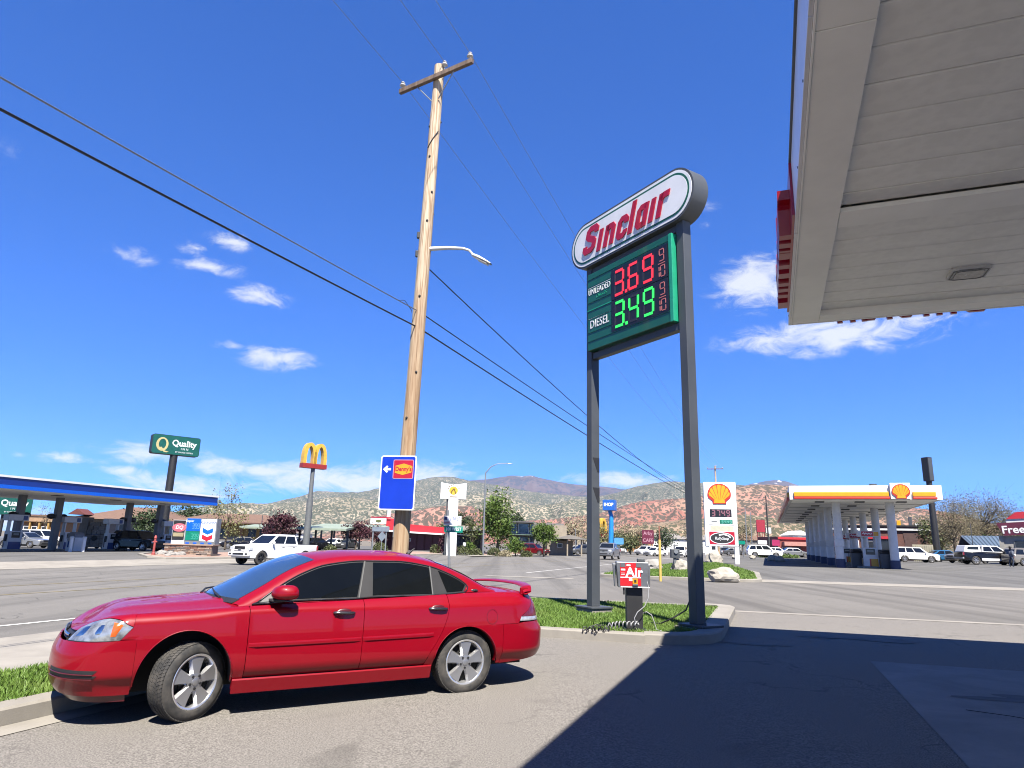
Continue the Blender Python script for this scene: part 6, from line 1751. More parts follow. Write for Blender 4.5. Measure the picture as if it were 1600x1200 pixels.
bp = mpan('blue_price_panel', 288, 309, 832.5, 814.5, M_CBLUEL); gpn = mpan('green_price_panel', 288, 309, 846, 833, mat('price_green', (.0, .22, .14), .4)); wp = mpan('white_panel', 310, 333, 847, 815, M_SWB)
mpan('grey_foot', 288, 334, 852, 848, M_GALV)
for k in range(4): mpan('foot_mark', 289.5 + k * 11.5, 295 + k * 11.5, 851, 849, M_CBLUEL, -.214)
text('Regular', 'lettering', M_SWB, bp, .24, (px2x(292.5), -.215, py2z(818)), ex=.001, sx=.8)
for i, z in enumerate((825, 840)):
    mb = MB()
    for k, ch in enumerate('399'): digit(mb, ch, px2x(296.5 + 4.1 * k), py2z(z + 4.2), .16, .38, -.216, .05, .0)
    mb.build('digit', mat('price_cyan' if i == 0 else 'price_teal', (.10, .30, .60) if i == 0 else (.05, .38, .28), .5), bp if i == 0 else gpn)
text('Chevron', 'lettering', mat('blue_print', (.01, .08, .40), .4), wp, .33, (px2x(321.5), -.215, py2z(820)), bold=.004, ex=.001, sx=.95)
for nm, z, m_ in (('blue_chevron', 829, mat('chevron_blue', (.0, .14, .52), .4)), ('red_chevron', 838.5, mat('chevron_red', (.55, .01, .03), .4))):
    h = 7.0; mb = MB(); P_ = [(px2x(313.5), py2z(z - 1.5)), (px2x(313.5), py2z(z + h - 2)), (px2x(321.5), py2z(z + h + 1.5)), (px2x(329.5), py2z(z + h - 2)), (px2x(329.5), py2z(z - 1.5)), (px2x(321.5), py2z(z + 2.2))]; mb.prism(P_, (0, -.216, 0), XX, ZZ, .004); mb.build(nm, m_, wp)
hp_ = gp(239, 869); t = thing('fire_hydrant', 'thin red fire hydrant on the pink gravel beside the black car', 'fire hydrant', hp_)
M_HYD = mat('faded_red', (.42, .075, .065), .6)
mb = MB(); mb.lathe([(.0, 1.38), (.04, 1.37), (.08, 1.28), (.095, 1.18), (.07, 1.16), (.075, .25), (.12, .2), (.12, .0)], 14); mb.build('barrel', M_HYD, t, smooth=40)
for s_ in (-1, 1):
    mb = MB(); mb.cyl((0, 0, .95), (s_ * .14, 0, .95), .05, n=10); mb.build('outlet', M_HYD, t)
rs = random.Random(5)
for k in range(16):
    p = gp(rs.uniform(250, 288), rs.uniform(866, 870.5)); r = rs.uniform(.12, .30); mb = MB(); mb.ball((0, 0, r * .4), (r * 1.2, r, r * .75), 8, 5, jit=.18, rng=rs); o = mb.build('landscape_rock', M_STONE, loc=p); tag(o, 'pale rock in the heap left of the stone sign base', 'rock', 'pale rocks heaped at the stone sign base')

# --- pole signs
def slab_sign(name, label, P, wd, ht, z, m, dep=.5, rz=0.0, pole_r=.25, pole_m=M_BLACK, poles=(0,)):
    t = thing(name, label, 'sign', P, rz)
    mb = MB(); mb.prism(rrect(-wd / 2, wd / 2, z - ht / 2, z + ht / 2, min(.25, ht * .16)), (0, -dep / 2, 0), XX, ZZ, dep); c = mb.build('sign_cabinet', M_BLACK, t)
    mb = MB(); mb.prism(rrect(-wd / 2 + .04, wd / 2 - .04, z - ht / 2 + .04, z + ht / 2 - .04, min(.22, ht * .15)), (0, -dep / 2 - .012, 0), XX, ZZ, .012); f = mb.build('sign_face', m, c)
    for x in poles:
        mb = MB(); mb.cyl((x, 0, -.1), (x, 0, z - ht / 2 + .02), pole_r, n=14); mb.build('pole', pole_m, t, smooth=40)
    return t, c, f


M_QG = mat('inn_green', (.004, .105, .075), .4, coat=.2); M_GOLD = mat('pale_gold', (.60, .52, .24), .4)
for (px, d, pyc, hh, ww, lb, py_) in ((252, 78, 696, 30 / 1050 * 78, 70 / 1050 * 78, 'green inn sign high on a thick black pole above the blue edged canopy', 710), (-4, 84, 789, 2.3, 5.4, 'green inn sign seen low through the canopy at the left edge', 800)):
    P = dp(px, d); z = hz(px, pyc, d) - P.z; t, c, f = slab_sign('inn_sign', lb, P, ww, hh, z, M_QG, .9, math.radians(42), .42 if px > 100 else .2)
    s = ww / 5.3; y = -.475
    mb = MB(); cx = -1.55 * s
    A_ = linsp(0, 2 * PI, 33); o = [(cx + .66 * s * math.cos(a), z + (.80 * math.sin(a)) * s) for a in A_]; i_ = [(cx + .02 + .40 * s * math.cos(a), z + .04 + (.58 * math.sin(a)) * s) for a in A_]
    for k in range(32): mb.prism([o[k], o[k + 1], i_[k + 1], i_[k]], (0, y, 0), XX, ZZ, .02)
    mb.prism([(cx - .35 * s, z - .42 * s), (cx - .05 * s, z - .32 * s), (cx + .35 * s, z - .75 * s), (cx + .80 * s, z - .78 * s), (cx + .55 * s, z - .92 * s), (cx + .25 * s, z - .90 * s), (cx - .1 * s, z - .55 * s)], (0, y - .004, 0), XX, ZZ, .02)
    mb.build('gold_q', M_GOLD, f)
    text('Quality', 'lettering', M_SWB, f, 1.0 * s, (.86 * s, y, z + .25 * s), bold=.02, ex=.004, sx=.92); text('I N N', 'lettering', M_SWB, f, .36 * s, (.95 * s, y, z - .38 * s), ex=.003); text('BY CHOICE HOTELS', 'lettering', M_SWB, f, .22 * s, (.95 * s, y, z - .78 * s), ex=.003)


def arches_sign(px, d, py_base, w, label, z_red, pole_r):
    P = dp(px, d); t = thing('arches_sign', label, 'sign', P, math.radians(44)); z = z_red - P.z
    s = w / 2.7
    mb = MB(); mb.prism([(-1.5 * s, 0), (1.5 * s, 0), (1.5 * s, .52 * s), (-1.5 * s, .52 * s)], (0, -.45 * s, z), XX, ZZ, .9 * s); mb.build('red_box', mat('arches_red', (.34, .028, .02), .45), t)
    M_A = mat('arches_yellow', (.76, .46, .05), .4, coat=.2)
    for sx in (-1, 1):
        pts = []
        for k in range(19):
            a = PI * k / 18; pts.append((sx * .66 * s + .62 * s * math.cos(a), z + .4 * s + 2.35 * s * math.sin(a) ** .62))
        W = .40 * s 
        mb = MB(); stroke(mb, pts, W, lambda a, b, dd: (a, -.36 * s + dd, b), .72 * s); mb.build('arch', M_A, t)
    mb = MB(); mb.cyl((0, 0, -.1), (0, 0, z * .62), pole_r * 1.55, pole_r * 1.35, 14); mb.build('lower_pole', M_STEELL, t, smooth=40); mb = MB(); mb.cyl((0, 0, z * .62), (0, 0, z + .02), pole_r, pole_r * .9, 14); mb.build('upper_pole', M_STEELL, t, smooth=40)
    return t


arches_sign(478, 80, 860, 2.75, 'tall yellow double arches over a red box on a stepped grey pole', hz(485, 732, 80), .26)
a2 = arches_sign(937, 150, 860, 3.6, 'low yellow double arches with a red box, half hidden by the near sign post', hz(940, 838, 150), .3)
# white motel sign with a yellow sun
P = dp(705, 82); z = hz(705, 767, 82) - P.z; t = thing('motel_sign', 'white roadside sign with a yellow sun emblem on a broad white pillar', 'sign', P, math.radians(4))
mb = MB(); mb.prism([(-1.56, -1.0), (1.56, -1.0), (1.56, 1.0), (.7, .85), (0, .78), (-.7, .85), (-1.56, 1.0)], (0, -.3, z), XX, ZZ, .6); c = mb.build('sign_cabinet', M_BLACK, t)
mb = MB(); mb.prism([(-1.54, -.98), (1.54, -.98), (1.54, .97), (.7, .83), (0, .76), (-.7, .83), (-1.54, .97)], (0, -.32, z), XX, ZZ, .018); f = mb.build('sign_face', M_WHITE, c)
mb = MB(); mb.prism([(.52 * math.cos(a), .02 + .50 * math.sin(a)) for a in linsp(0, 2 * PI, 25)[:-1]], (0, -.335, z), XX, ZZ, .012); mb.build('sun_disc', mat('sun_yellow', (.72, .50, .04), .4), f)
mb = MB()
for k in range(7):
    a = lerp(.35, PI - .35, k / 6); stroke(mb, [(.60 * math.cos(a), .05 + .58 * math.sin(a)), (.76 * math.cos(a), .07 + .70 * math.sin(a))], .10, lambda p_, q_, d: (p_, -.34 + d, z + q_), .01)
stroke(mb, [(-.28, -.35), (-.20, -.05), (0, .2), (.2, .18)], .14, lambda p_, q_, d: (p_, -.345 + d, z + q_), .01); stroke(mb, [(.26, -.35), (.18, -.05), (.05, .12)], .13, lambda p_, q_, d: (p_, -.345 + d, z + q_), .01); stroke(mb, [(-.45, -.72), (.45, -.72)], .10, lambda p_, q_, d: (p_, -.345 + d, z + q_), .01)
mb.build('emblem', mat('emblem_brown', (.20, .12, .02), .5), f)
mb = MB(); mb.bx(-.55, .62, -.3, .3, -.1, z - 1.0); mb.build('pillar', M_OFFW, t); mb = MB(); mb.bx(-.80, -.62, -.1, .1, -.1, z - 1.0); mb.build('steel_post', M_STEEL, t)
# blue pancake house sign
P = dp(953, 108); z = hz(953, 790, 108) - P.z; t = thing('restaurant_sign', 'blue box sign on a blue pole between the two posts of the price sign', 'sign', P, math.radians(-20)); M_IB = mat('pancake_blue', (.015, .13, .55), .4, coat=.2); M_IBL = mat('pancake_blue_pole', (.02, .26, .70), .4, coat=.2)
mb = MB(); mb.bx(-.95, .95, -.85, .85, z - .8, z + .85); c = mb.build('sign_box', M_IB, t, bevel=.05); text('IHOP', 'lettering', M_SWB, c, .72, (0, -.86, z + .1), bold=.02, sx=.92)
mb = MB(); mb.tube([(.0, 0, z - .8), (.25, 0, z - 1.6), (.25, 0, z - 2.6), (.1, 0, -.1)], [.3, .32, .36, .45], 10); mb.build('pole', M_IBL, t, smooth=50)
def plain_sign(px, d, py0, py1, wpx, m, label, txt=None, tm=None, tsz=.5, poles=(0,), pm=M_GALV, name='roadside_sign'):
    P = dp(px, d); z0, z1 = hz(px, py1, d) - P.z, hz(px, py0, d) - P.z; w = wpx / 1050 * d; t, c, f = slab_sign(name, label, P, w, z1 - z0, (z0 + z1) / 2, m, .4, math.radians(-6), .08 + .02 * (d > 100), pm, [q * w for q in poles])
    if txt:
        for i, s in enumerate(txt): text(s, 'lettering', tm or M_SWB, f, tsz, (0, -.225, lerp(z1, z0, (i + .5) / len(txt))), bold=.01, sx=.9, ex=.003)
    return t


plain_sign(967, 118, 840, 851, 15, mat('light_blue_sign', (.10, .34, .62), .4), 'light blue rectangular sign low to the right of the blue box sign')
plain_sign(1012.5, 140, 828, 850, 18, mat('maroon_sign', (.16, .02, .045), .4), 'maroon restaurant sign with pale lettering, left of the yellow marker post', ['Arby', 'CAFE'], mat('pale_pink', (.55, .30, .36), .5), 1.0, (-.3, .3), name='restaurant_sign')
plain_sign(1157.5, 95, 844.5, 851, 13, M_TEAL, 'small green road sign right of the pylon', None, poles=(-.2, .3))
plain_sign(1190, 170, 812, 832, 13, mat('far_red_sign', (.38, .03, .05), .4), 'red sign on four legs standing far off, left of the white canopy', None, None, 1.1, (-.4, -.13, .13, .4), mat('red_leg', (.30, .05, .05), .5))
plain_sign(1202, 150, 824, 834, 8, M_OFFW, 'small white sign just right of the red legged sign', poles=(0,))
plain_sign(1191, 140, 844, 851, 14, M_OFFW, 'white wide sign below the red legged sign')
plain_sign(1212, 135, 843, 853, 12, mat('magenta_sign', (.42, .03, .12), .4), 'magenta and blue sign by the low red shop', None, None, .8)
plain_sign(726, 90, 847, 854, 5, M_OFFW, 'small grey road sign on a post beside the street name sign', name='road_sign')
# tall black sign behind the white canopy
P = dp(1463, 88); t = thing('pole_sign', 'tall narrow black sign on a black pole behind the right end of the white canopy', 'sign', P, math.radians(20))
z0, z1 = hz(1452, 752, 88) - P.z, hz(1452, 715, 88) - P.z; mb = MB(); mb.bx(-.40, .40, -.48, .48, z0, z1); c = mb.build('sign_cabinet', M_BLACK, t, bevel=.03); mb = MB(); mb.bx(-.33, .33, -.495, -.482, z0 + .1, z1 - .1); mb.build('sign_face', M_STEEL, c); mb = MB(); mb.cyl((0, 0, -.1), (0, 0, z0 + .02), .42, .34, 14); mb.build('pole', M_BLACK, t, smooth=40)
# slim poles and lights
def slim_pole(px, d, pyt, r, m, label, arm=None, name='light_pole'):
    P = dp(px, d); h = hz(px, pyt, d) - P.z; t = thing(name, label, 'pole', P); mb = MB(); mb.cyl((0, 0, -.1), (0, 0, h), r, r * .6, 10); mb.build('pole', m, t, smooth=50)
    if arm:
        mb = MB(); mb.tube([(0, 0, h - .05), (arm * .25, 0, h + .75), (arm * .55, 0, h + 1.15), (arm, 0, h + 1.25)], [.08, .07, .05, .04], 8); mb.build('arm', m, t, smooth=60); mb = MB(); mb.ball((arm + .35, 0, h + 1.22), (.45, .16, .08), 10, 6); mb.build('lamp_head', M_GALV, t)
    return t


slim_pole(755, 88, 738, .13, M_GALV, 'tall white street light with curved arm beside the tallest green tree', 2.7, 'street_light')
slim_pole(1201, 100, 775, .13, M_BLACK, 'tall thin black pole left of the white canopy'); slim_pole(1167, 130, 792, .12, M_GALV, 'thin grey pole right of the pylon'); slim_pole(1175, 150, 800, .12, M_GALV, 'second thin grey pole right of the pylon')
slim_pole(899, 130, 826, .1, M_GALV, 'small lamp post behind the low gabled house'); slim_pole(1520, 100, 818, .07, M_STEEL, 'thin dark pole standing before the blue metal roof')
slim_pole(405.5, 95, 805, .08, M_STEEL, 'thin dark pole at the right end of the yellow building'); slim_pole(1054, 110, 850, .1, M_GALV, 'short pole behind the meter pedestal')
# sign with two posts and a grey back, beyond the timber pole
P = dp(593.5, 60); t = thing('twin_post_sign', 'grey back of a road sign on two posts left of the timber pole', 'sign', P, math.radians(4)); k = 60 / 1050
zt = hz(593, 823, 60) - P.z; mb = MB(); mb.bx(-13 * k, 13 * k, -.03, .03, zt - .40, zt); mb.build('panel', mat('sign_back', (.28, .33, .38), .45, .4), t)
for x in (-11.5, 8.5):
    mb = MB(); mb.bx(x * k - .05, x * k + .05, .035, .13, -.1, zt - .02); mb.build('post', M_GALV, t)
P = dp(596, 66); t = thing('road_sign', 'back of a small diamond road sign between the two posts', 'sign', P); k = 66 / 1050; zt = hz(596, 838, 66) - P.z; mb = MB(); mb.prism([(0, -.5), (.42, 0), (0, .5), (-.42, 0)], (0, -.04, zt), XX, ZZ, .03); mb.build('panel', mat('sign_back', (.28, .33, .38), .45, .4), t); mb = MB(); mb.cyl((0, .0, -.1), (0, 0, zt), .04, n=8); mb.build('post', M_GALV, t)

# --- white and yellow pylon
P = gp(1129, 881); d_ = P.y; k = d_ / 1050; t = thing('price_pylon', 'tall white price pylon with a yellow scallop emblem and two red and green price rows', 'sign', P, math.radians(-12))
zz = lambda py: hz(1126, py, d_) - P.z; w = 24 * k
mb = MB(); mb.bx(-w, w, -.3, .3, zz(854), zz(754)); c = mb.build('sign_cabinet', M_WHITE, t, bevel=.05)
for x in (-w + .12, w - .14):
    mb = MB(); mb.bx(x - .16, x + .16, -.25, .25, -.1, zz(854)); mb.build('leg', M_WHITE, t)


def scallop(par, cx, cz, R, y, red=M_SORG):
    o = []
    for k in range(29):
        a = lerp(-.30, PI + .30, k / 28); o.append((cx + R * 1.05 * math.cos(a), cz + R * math.sin(a)))
    o += [(cx - R * .62, cz - R * .62), (cx - R * .60, cz - R * .88), (cx + R * .60, cz - R * .88), (cx + R * .62, cz - R * .62)]
    mb = MB(); mb.prism(o, (0, y, 0), XX, ZZ, .05); s = mb.build('emblem', red, par)
    B = (cx, cz - R * .95); q = MB(); n = 7
    for k in range(n):
        a0, a1 = lerp(-.16, PI + .16, (k + .07) / n), lerp(-.16, PI + .16, (k + .93) / n)
        e0, em, e1 = [(cx + R * rr * 1.05 * math.cos(a), cz + R * rr * math.sin(a)) for a, rr in ((a0, .86), ((a0 + a1) / 2, .91), (a1, .86))]
        f = .30; b0 = (lerp(B[0], e0[0], f), max(lerp(B[1], e0[1], f), cz - R * .62)); b1 = (lerp(B[0], e1[0], f), max(lerp(B[1], e1[1], f), cz - R * .62)); q.prism([b0, b1, e1, em, e0] if False else [b0, e0, em, e1, b1], (0, y - .012, 0), XX, ZZ, .012)
    q.prism([(cx - R * .50, cz - R * .80), (cx + R * .50, cz - R * .80), (cx + R * .44, cz - R * .45), (cx - R * .44, cz - R * .45)], (0, y - .015, 0), XX, ZZ, .012)
    q.build('yellow_rib', M_SYEL, s); return s


R_ = 16.5 * k; scallop(c, -.05, zz(773), R_, -.352)
mb = MB(); mb.bx(-16 * k, 16 * k, -.315, -.302, zz(808), zz(796)); sc = mb.build('price_screen', M_LEDK, c)
mb = MB(); [digit(mb, ch, (-13 + 7.2 * i) * k, zz(807), 4.6 * k, 9.5 * k, -.325, .09, .0) for i, ch in enumerate('3749')]; mb.build('digit', mat('dim_led_red', (.30, .12, .16), .5), sc)
mb = MB(); mb.bx(-2 * k, 17 * k, -.315, -.302, zz(818.5), zz(812)); sc = mb.build('price_screen', mat('green_screen', (.0, .16, .10), .5), c); mb = MB(); [digit(mb, ch, (.5 + 4.1 * i) * k, zz(818), 2.6 * k, 5.0 * k, -.325, .07, 0) for i, ch in enumerate('3449')]; mb.build('digit', mat('dim_led_green', (.10, .45, .35), .5), sc)
mb = MB(); mb.bx(-14 * k, -6 * k, -.312, -.302, zz(815.5), zz(814)); mb.build('word', M_STEELL, c); mb = MB(); mb.bx(-16 * k, 17 * k, -.310, -.301, zz(830), zz(822)); mb.build('cream_panel', mat('cream', (.62, .60, .46), .5), c); mb = MB(); mb.bx(-18 * k, 19 * k, -.312, -.301, zz(820.6), zz(820)); mb.build('divider', M_STEEL, c)
mb = MB(); mb.bx(-18 * k, 19 * k, -.318, -.302, zz(850.5), zz(831)); rl = mb.build('red_panel', M_SRED, c)
for nm, a, b, m_, y in (('white_ring', 17.5, 8.6, M_SWB, -.324), ('black_oval', 16.4, 7.6, M_BLACK, -.330)):
    mb = MB(); mb.prism([(a * k * math.cos(q), zz(841) + b * k * math.sin(q)) for q in linsp(0, 2 * PI, 33)[:-1]], (0, y, 0), XX, ZZ, .005); mb.build(nm, m_, rl)
text('RallyStop', 'lettering', M_SWB, rl, 6.4 * k, (0, -.337, zz(841.5)), bold=.0, shear=.2, sx=.86, ex=.001)
mb = MB(); stroke(mb, [(-4 * k, zz(836.3)), (3 * k, zz(834.8)), (10 * k, zz(837)), (13 * k, zz(840))], .10, lambda a, b, d: (a, -.336 + d, b), .003); mb.build('swoosh', M_SWB, rl)

# --- white canopy with yellow and red band
Pc = dp(1311, 50); Pc = Vector((Pc.x, Pc.y, gz(Pc.x, Pc.y))); t = thing('gas_canopy', 'white gas station canopy with yellow and red edge band and scallop emblem on white columns', 'canopy', Pc, RZ)
loc_ = lambda px, d: (lambda G_: ((G_.x - Pc.x) * UY - (G_.y - Pc.y) * UX, (G_.x - Pc.x) * UX + (G_.y - Pc.y) * UY))(dp(px, d))
xl, yl = loc_(1240, 47.2); xr_, yr_ = loc_(1487, 44.2); y0 = -3.0; zb = hz(1300, 779, 46.5) - Pc.z; zt = hz(1300, 757, 46.5) - Pc.z; H = zt - zb; y1 = y0 + 45.5
mb = MB(); mb.bx(xl + .2, xr_ - .2, y0 + .2, y1 - .2, zb + .02, zb + .6); mb.build('underside', M_SOFFITB, t)
for nm, b in (('fascia', (xl, xr_, y0, y0 + .2)), ('fascia', (xl, xl + .2, y0 + .203, y1)), ('fascia', (xr_ - .2, xr_, y0 + .203, y1)), ('fascia', (xl + .203, xr_ - .203, y1 - .2, y1))):
    mb = MB(); mb.bx(*b, zb, zt); mb.build(nm, M_WHITE, t)
Xat = lambda px: lerp(xl, xr_, (px - 1240) / (1487 - 1240))
for a, b in ((1247, 1404), (1441, 1477)):
    mb = MB(); mb.bx(Xat(a), Xat(b), y0 - .16, y0 - .005, zb + H * .20, zb + H * .56); q = mb.build('yellow_band', M_SYEL, t, bevel=.05)
    mb = MB(); mb.bx(Xat(a) - .0, Xat(b) + .05, y0 - .20, y0 - .005, zb + H * .02, zb + H * .19); mb.build('red_band', M_SORG, t, bevel=.03)
mb = MB(); mb.bx(xl - .16, xl - .005, y0 + .5, y1 - 1, zb + H * .20, zb + H * .56); mb.build('yellow_band', M_SYEL, t); mb = MB(); mb.bx(xl - .2, xl - .005, y0 + .5, y1 - 1, zb + H * .02, zb + H * .19); mb.build('red_band', M_SORG, t)
mb = MB(); mb.bx(Xat(1406), Xat(1438), y0 - .26, y0 - .02, zb + .02, zt + .14); ep = mb.build('emblem_panel', M_WHITE, t, bevel=.03); scallop(ep, Xat(1422.5), zb + H * .52, .52, y0 - .32)
mb = MB(); mb.cyl((Xat(1413), 6, zt), (Xat(1413), 6, zt + .9), .28, n=12); mb.build('roof_vent', M_STEEL, t)
for row, (px0, d0) in enumerate(((1311, 50), (1396, 48.6))):
    x_, y_ = loc_(px0, d0)
    for k in range(6):
        yy = y_ + 7.45 * k; gw = fr(*uvp(Pc + Vector((UX, UY, 0)) * yy)).z - Pc.z
        mb = MB(); mb.cyl((x_, yy, gw - .05), (x_, yy, zb + .05), .29, n=16); c = mb.build('column', M_COLW, t, smooth=40)
        mb = MB(); mb.cyl((x_, yy, gw - .05), (x_, yy, gw + .62), .33, n=16); mb.build('column_base', M_NAVY, c, smooth=40)
        if row == 0:
            mb = MB(); mb.bx(x_ - .3, x_ + .3, yy - .31, yy - .29, gw + 1.5, gw + 2.0); mb.build('notice', M_OFFW, c)
for k in range(9):
    for x_ in (lerp(xl, xr_, .22), lerp(xl, xr_, .5), lerp(xl, xr_, .78)):
        mb = MB(); mb.bx(x_ - .3, x_ + .3, y0 + 2 + 4.8 * k, y0 + 2.6 + 4.8 * k, zb - .06, zb + .018); mb.build('canopy_lamp', M_STEELL, t)
for k in range(1, 9):
    mb = MB(); mb.bx(xl + .25, xr_ - .25, y0 + 5 * k, y0 + 5.06 * k + .0, zb - .005, zb + .019); mb.build('seam', M_STEELL, t)
pg = 'pumps under the white canopy'
for px, d, lb in ((1358, 50.5, 'nearest yellow and white fuel pump, right under the red topper in front'), (1338, 58, 'second fuel pump under the white canopy, left behind the nearest'), (1322, 66, 'third fuel pump under the white canopy, farther back'), (1312, 74, 'farthest fuel pump visible between the white columns')):
    pump(dp(px, d), RZ, lb, pg, 'yellow')
for px, d, lb in ((1381, 49.5, 'dark trash bin at the right of the nearest fuel pump'), (1336, 51.5, 'grey trash bin at the left of the nearest fuel pump')):
    p = dp(px, d); t2 = thing('trash_bin', lb, 'trash bin', p, RZ, 'trash bins under the white canopy'); mb = MB(); mb.bx(-.35, .35, -.32, .32, 0, 1.05); mb.build('body', M_STEEL, t2, bevel=.04); mb = MB(); mb.bx(-.38, .38, -.35, .35, 1.05, 1.32); mb.build('lid', M_BLACK, t2, bevel=.06); mb = MB(); mb.bx(-.22, .22, -.355, -.345, 1.12, 1.24); mb.build('slot', M_VOID, t2)

# --- boulders, marker post, meter
def rock(px, py, r, label, seed, group=None, m=M_STONE, sq=.75):
    rg = random.Random(seed); p = gp(px, py, .05); bm = bmesh.new(); bmesh.ops.create_icosphere(bm, subdivisions=3, radius=1.0)
    for v in bm.verts:
        n_ = mn.noise(v.co * 1.1 + Vector((seed, 0, 0))) * .30 + mn.noise(v.co * 2.7 + Vector((0, seed, 0))) * .16; c = v.co * (1 + n_)
        c = Vector((round(c.x * 4.2) / 4.2 * .45 + c.x * .55, c.y, round(c.z * 4) / 4 * .4 + c.z * .6)); v.co = Vector((c.x * r * 1.05, c.y * r * .8, max(-.05, c.z * r * sq + r * sq * .55)))
    me = bpy.data.meshes.new('boulder'); bm.to_mesh(me); bm.free(); me.materials.append(m); o = link('boulder', me, None, p); return tag(o, label, 'boulder', group)


M_BOULD = concrete('pale_boulder', (.52, .48, .41), .6, .3)
rock(1131, 908, .68, 'large pale boulder on the lawn island right of the near price sign post', 3, None, M_BOULD, .62)
rock(1019, 892, .60, 'grey boulder behind the yellow marker post', 5, None, M_STONE); rock(1117, 881, .62, 'pale boulder between the legs of the white pylon', 7, None, M_BOULD, 1.0); rock(1062, 893, .48, 'pale block like boulder at the foot of the meter pedestal', 9, None, M_BOULD, 1.0)
for i, (px, py, r) in enumerate(((1150, 873, .45), (1208, 876, .5), (1219, 877, .45), (1176, 873, .35))): rock(px, py, r, ['small pale boulder right of the pylon', 'round boulder before the silver sedan', 'second round boulder before the silver sedan', 'low boulder before the white suv'][i], 11 + i, 'boulders along the station verge', M_BOULD)
p = gp(1032, 905, .1); h = hz(1032, 822, p.y) - p.z; t = thing('marker_post', 'thin yellow marker post with rusty top on the lawn island', 'post', p); mb = MB(); mb.cyl((0, 0, -.1), (0, 0, h * .74), .065, n=10); mb.build('yellow_tube', mat('marker_yellow', (.68, .48, .12), .5), t); mb = MB(); mb.cyl((0, 0, h * .74), (0, 0, h), .045, .03, 10); mb.build('rusty_top', mat('rust', (.28, .10, .06), .8), t)
p = gp(1056, 892, .1); d_ = p.y; k = d_ / 1050; t = thing('meter_pedestal', 'grey electric meter box on a post between the price sign posts', 'meter', p); zz2 = lambda py: hz(1056, py, d_) - p.z
mb = MB(); mb.bx(-7 * k, 6 * k, -.15, .2, zz2(872), zz2(858)); mb.build('meter_box', M_STEEL, t, bevel=.02); mb = MB(); mb.bx(-3 * k, 1 * k, -.08, .08, -.1, zz2(872)); mb.build('post', M_STEELL, t); mb = MB(); mb.bx(-5.5 * k, -2.5 * k, -.1, .1, -.1, zz2(881)); mb.build('dark_box', M_BLACK, t)
mb = MB(); mb.cyl((0, -.16, zz2(862)), (0, -.22, zz2(862)), .12, n=12); mb.build('dial', M_GALV, t)

# ---------------------------------------------------------------- buildings
M_YWALL = mat('ochre_stucco', (.48, .285, .075), .85, var=.12); M_OWALL = mat('orange_stucco', (.44, .22, .09), .85, var=.12); M_BRROOF = mat('brown_shingle', (.215, .125, .085), .9, var=.2, vscale=2, fine=.5, fscale=12)
M_REDF = mat('red_fascia', (.55, .02, .035), .5, var=.08); M_MAR = mat('dark_red_wall', (.085, .008, .014), .7, var=.15); M_GRWALL = mat('grey_wall', (.20, .195, .19), .85, var=.15); M_TANW = mat('tan_wall', (.34, .29, .22), .85, var=.12)
M_PGREEN = mat('pale_green_roof', (.30, .36, .28), .6, var=.1); M_BRICK = mat('red_brown_brick', (.165, .072, .055), .9, var=.2, vscale=2, fine=.4, fscale=9); M_BRICKD = mat('dark_brick', (.075, .042, .038), .9, var=.2)
M_BGLASS = mat('blue_window', (.06, .12, .18), .08, spec=1.0, var=.2); M_BLUEROOF = mat('blue_grey_metal_roof', (.20, .27, .34), .45, .4, var=.1)


def bld(name, label, px0, px1, d, depth=9, rz=0.0, cat='building', px_c=None):
    pc = (px0 + px1) / 2; P = dp(pc, d); t = thing(name, label, cat, P, rz); k = d / 1050
    return t, (lambda px: (px - pc) * k), (lambda py: hz(pc, py, d) - P.z)


def bwall(t, x0, x1, y0, y1, z0, z1, m, nm='wall', par=None, bev=0.0):
    mb = MB(); mb.bx(x0, x1, y0, y1, z0, z1); return mb.build(nm, m, par or t, bevel=bev)


def win(t, x0, x1, z0, z1, y, m=M_DKGLASS, fm=M_WHITE):
    f = bwall(t, x0, x1, y - .06, y + .02, z0, z1, fm, 'window'); bwall(t, x0 + .08, x1 - .08, y - .075, y - .062, z0 + .08, z1 - .08, m, 'pane', f); return f


def hip(t, x0, x1, y0, y1, z0, z1, m, inset, nm='roof'):
    mb = MB(); ym = (y0 + y1) / 2; V = [(x0, y0, z0), (x1, y0, z0), (x1, y1, z0), (x0, y1, z0), (x0 + inset, ym, z1), (x1 - inset, ym, z1)]; mb.add(V, [(0, 1, 5, 4), (1, 2, 5), (2, 3, 4, 5), (3, 0, 4), (3, 2, 1, 0)]); return mb.build(nm, m, t)


# ochre restaurant right of the monument
t, X_, Z_ = bld('restaurant', 'ochre stucco building with low brown hipped roof behind the price monument', 270, 432, 112)
b = bwall(t, X_(300), X_(425), 0, 10, -.2, Z_(816), M_YWALL); bwall(t, X_(318), X_(372), -.3, -.02, Z_(842), Z_(838), M_TANW, 'band', b)
for a in (300, 352, 372): bwall(t, X_(a), X_(a + 5), -.25, -.02, -.2, Z_(818), M_OWALL, 'pilaster', b)
for a in (322, 340, 385, 402): win(t, X_(a), X_(a + 12), Z_(838), Z_(826), -.02, M_DKGLASS, M_TANW)
hip(t, X_(266), X_(434), -2.2, 12, Z_(816.5), Z_(801), M_BRROOF, 4.5); bwall(t, X_(266), X_(434), -2.3, -2.2, Z_(818), Z_(816), mat('eave_brown', (.12, .06, .045), .8), 'fascia')
t2, X2, Z2 = bld('restaurant', 'wide tan building with large brown hipped roof seen under the blue edged canopy', 112, 270, 118)
bwall(t2, X2(118), X2(268), 0, 10, -.2, Z2(812), M_GRWALL); hip(t2, X2(108), X2(272), -2, 14, Z2(812), Z2(790), M_BRROOF, 7)
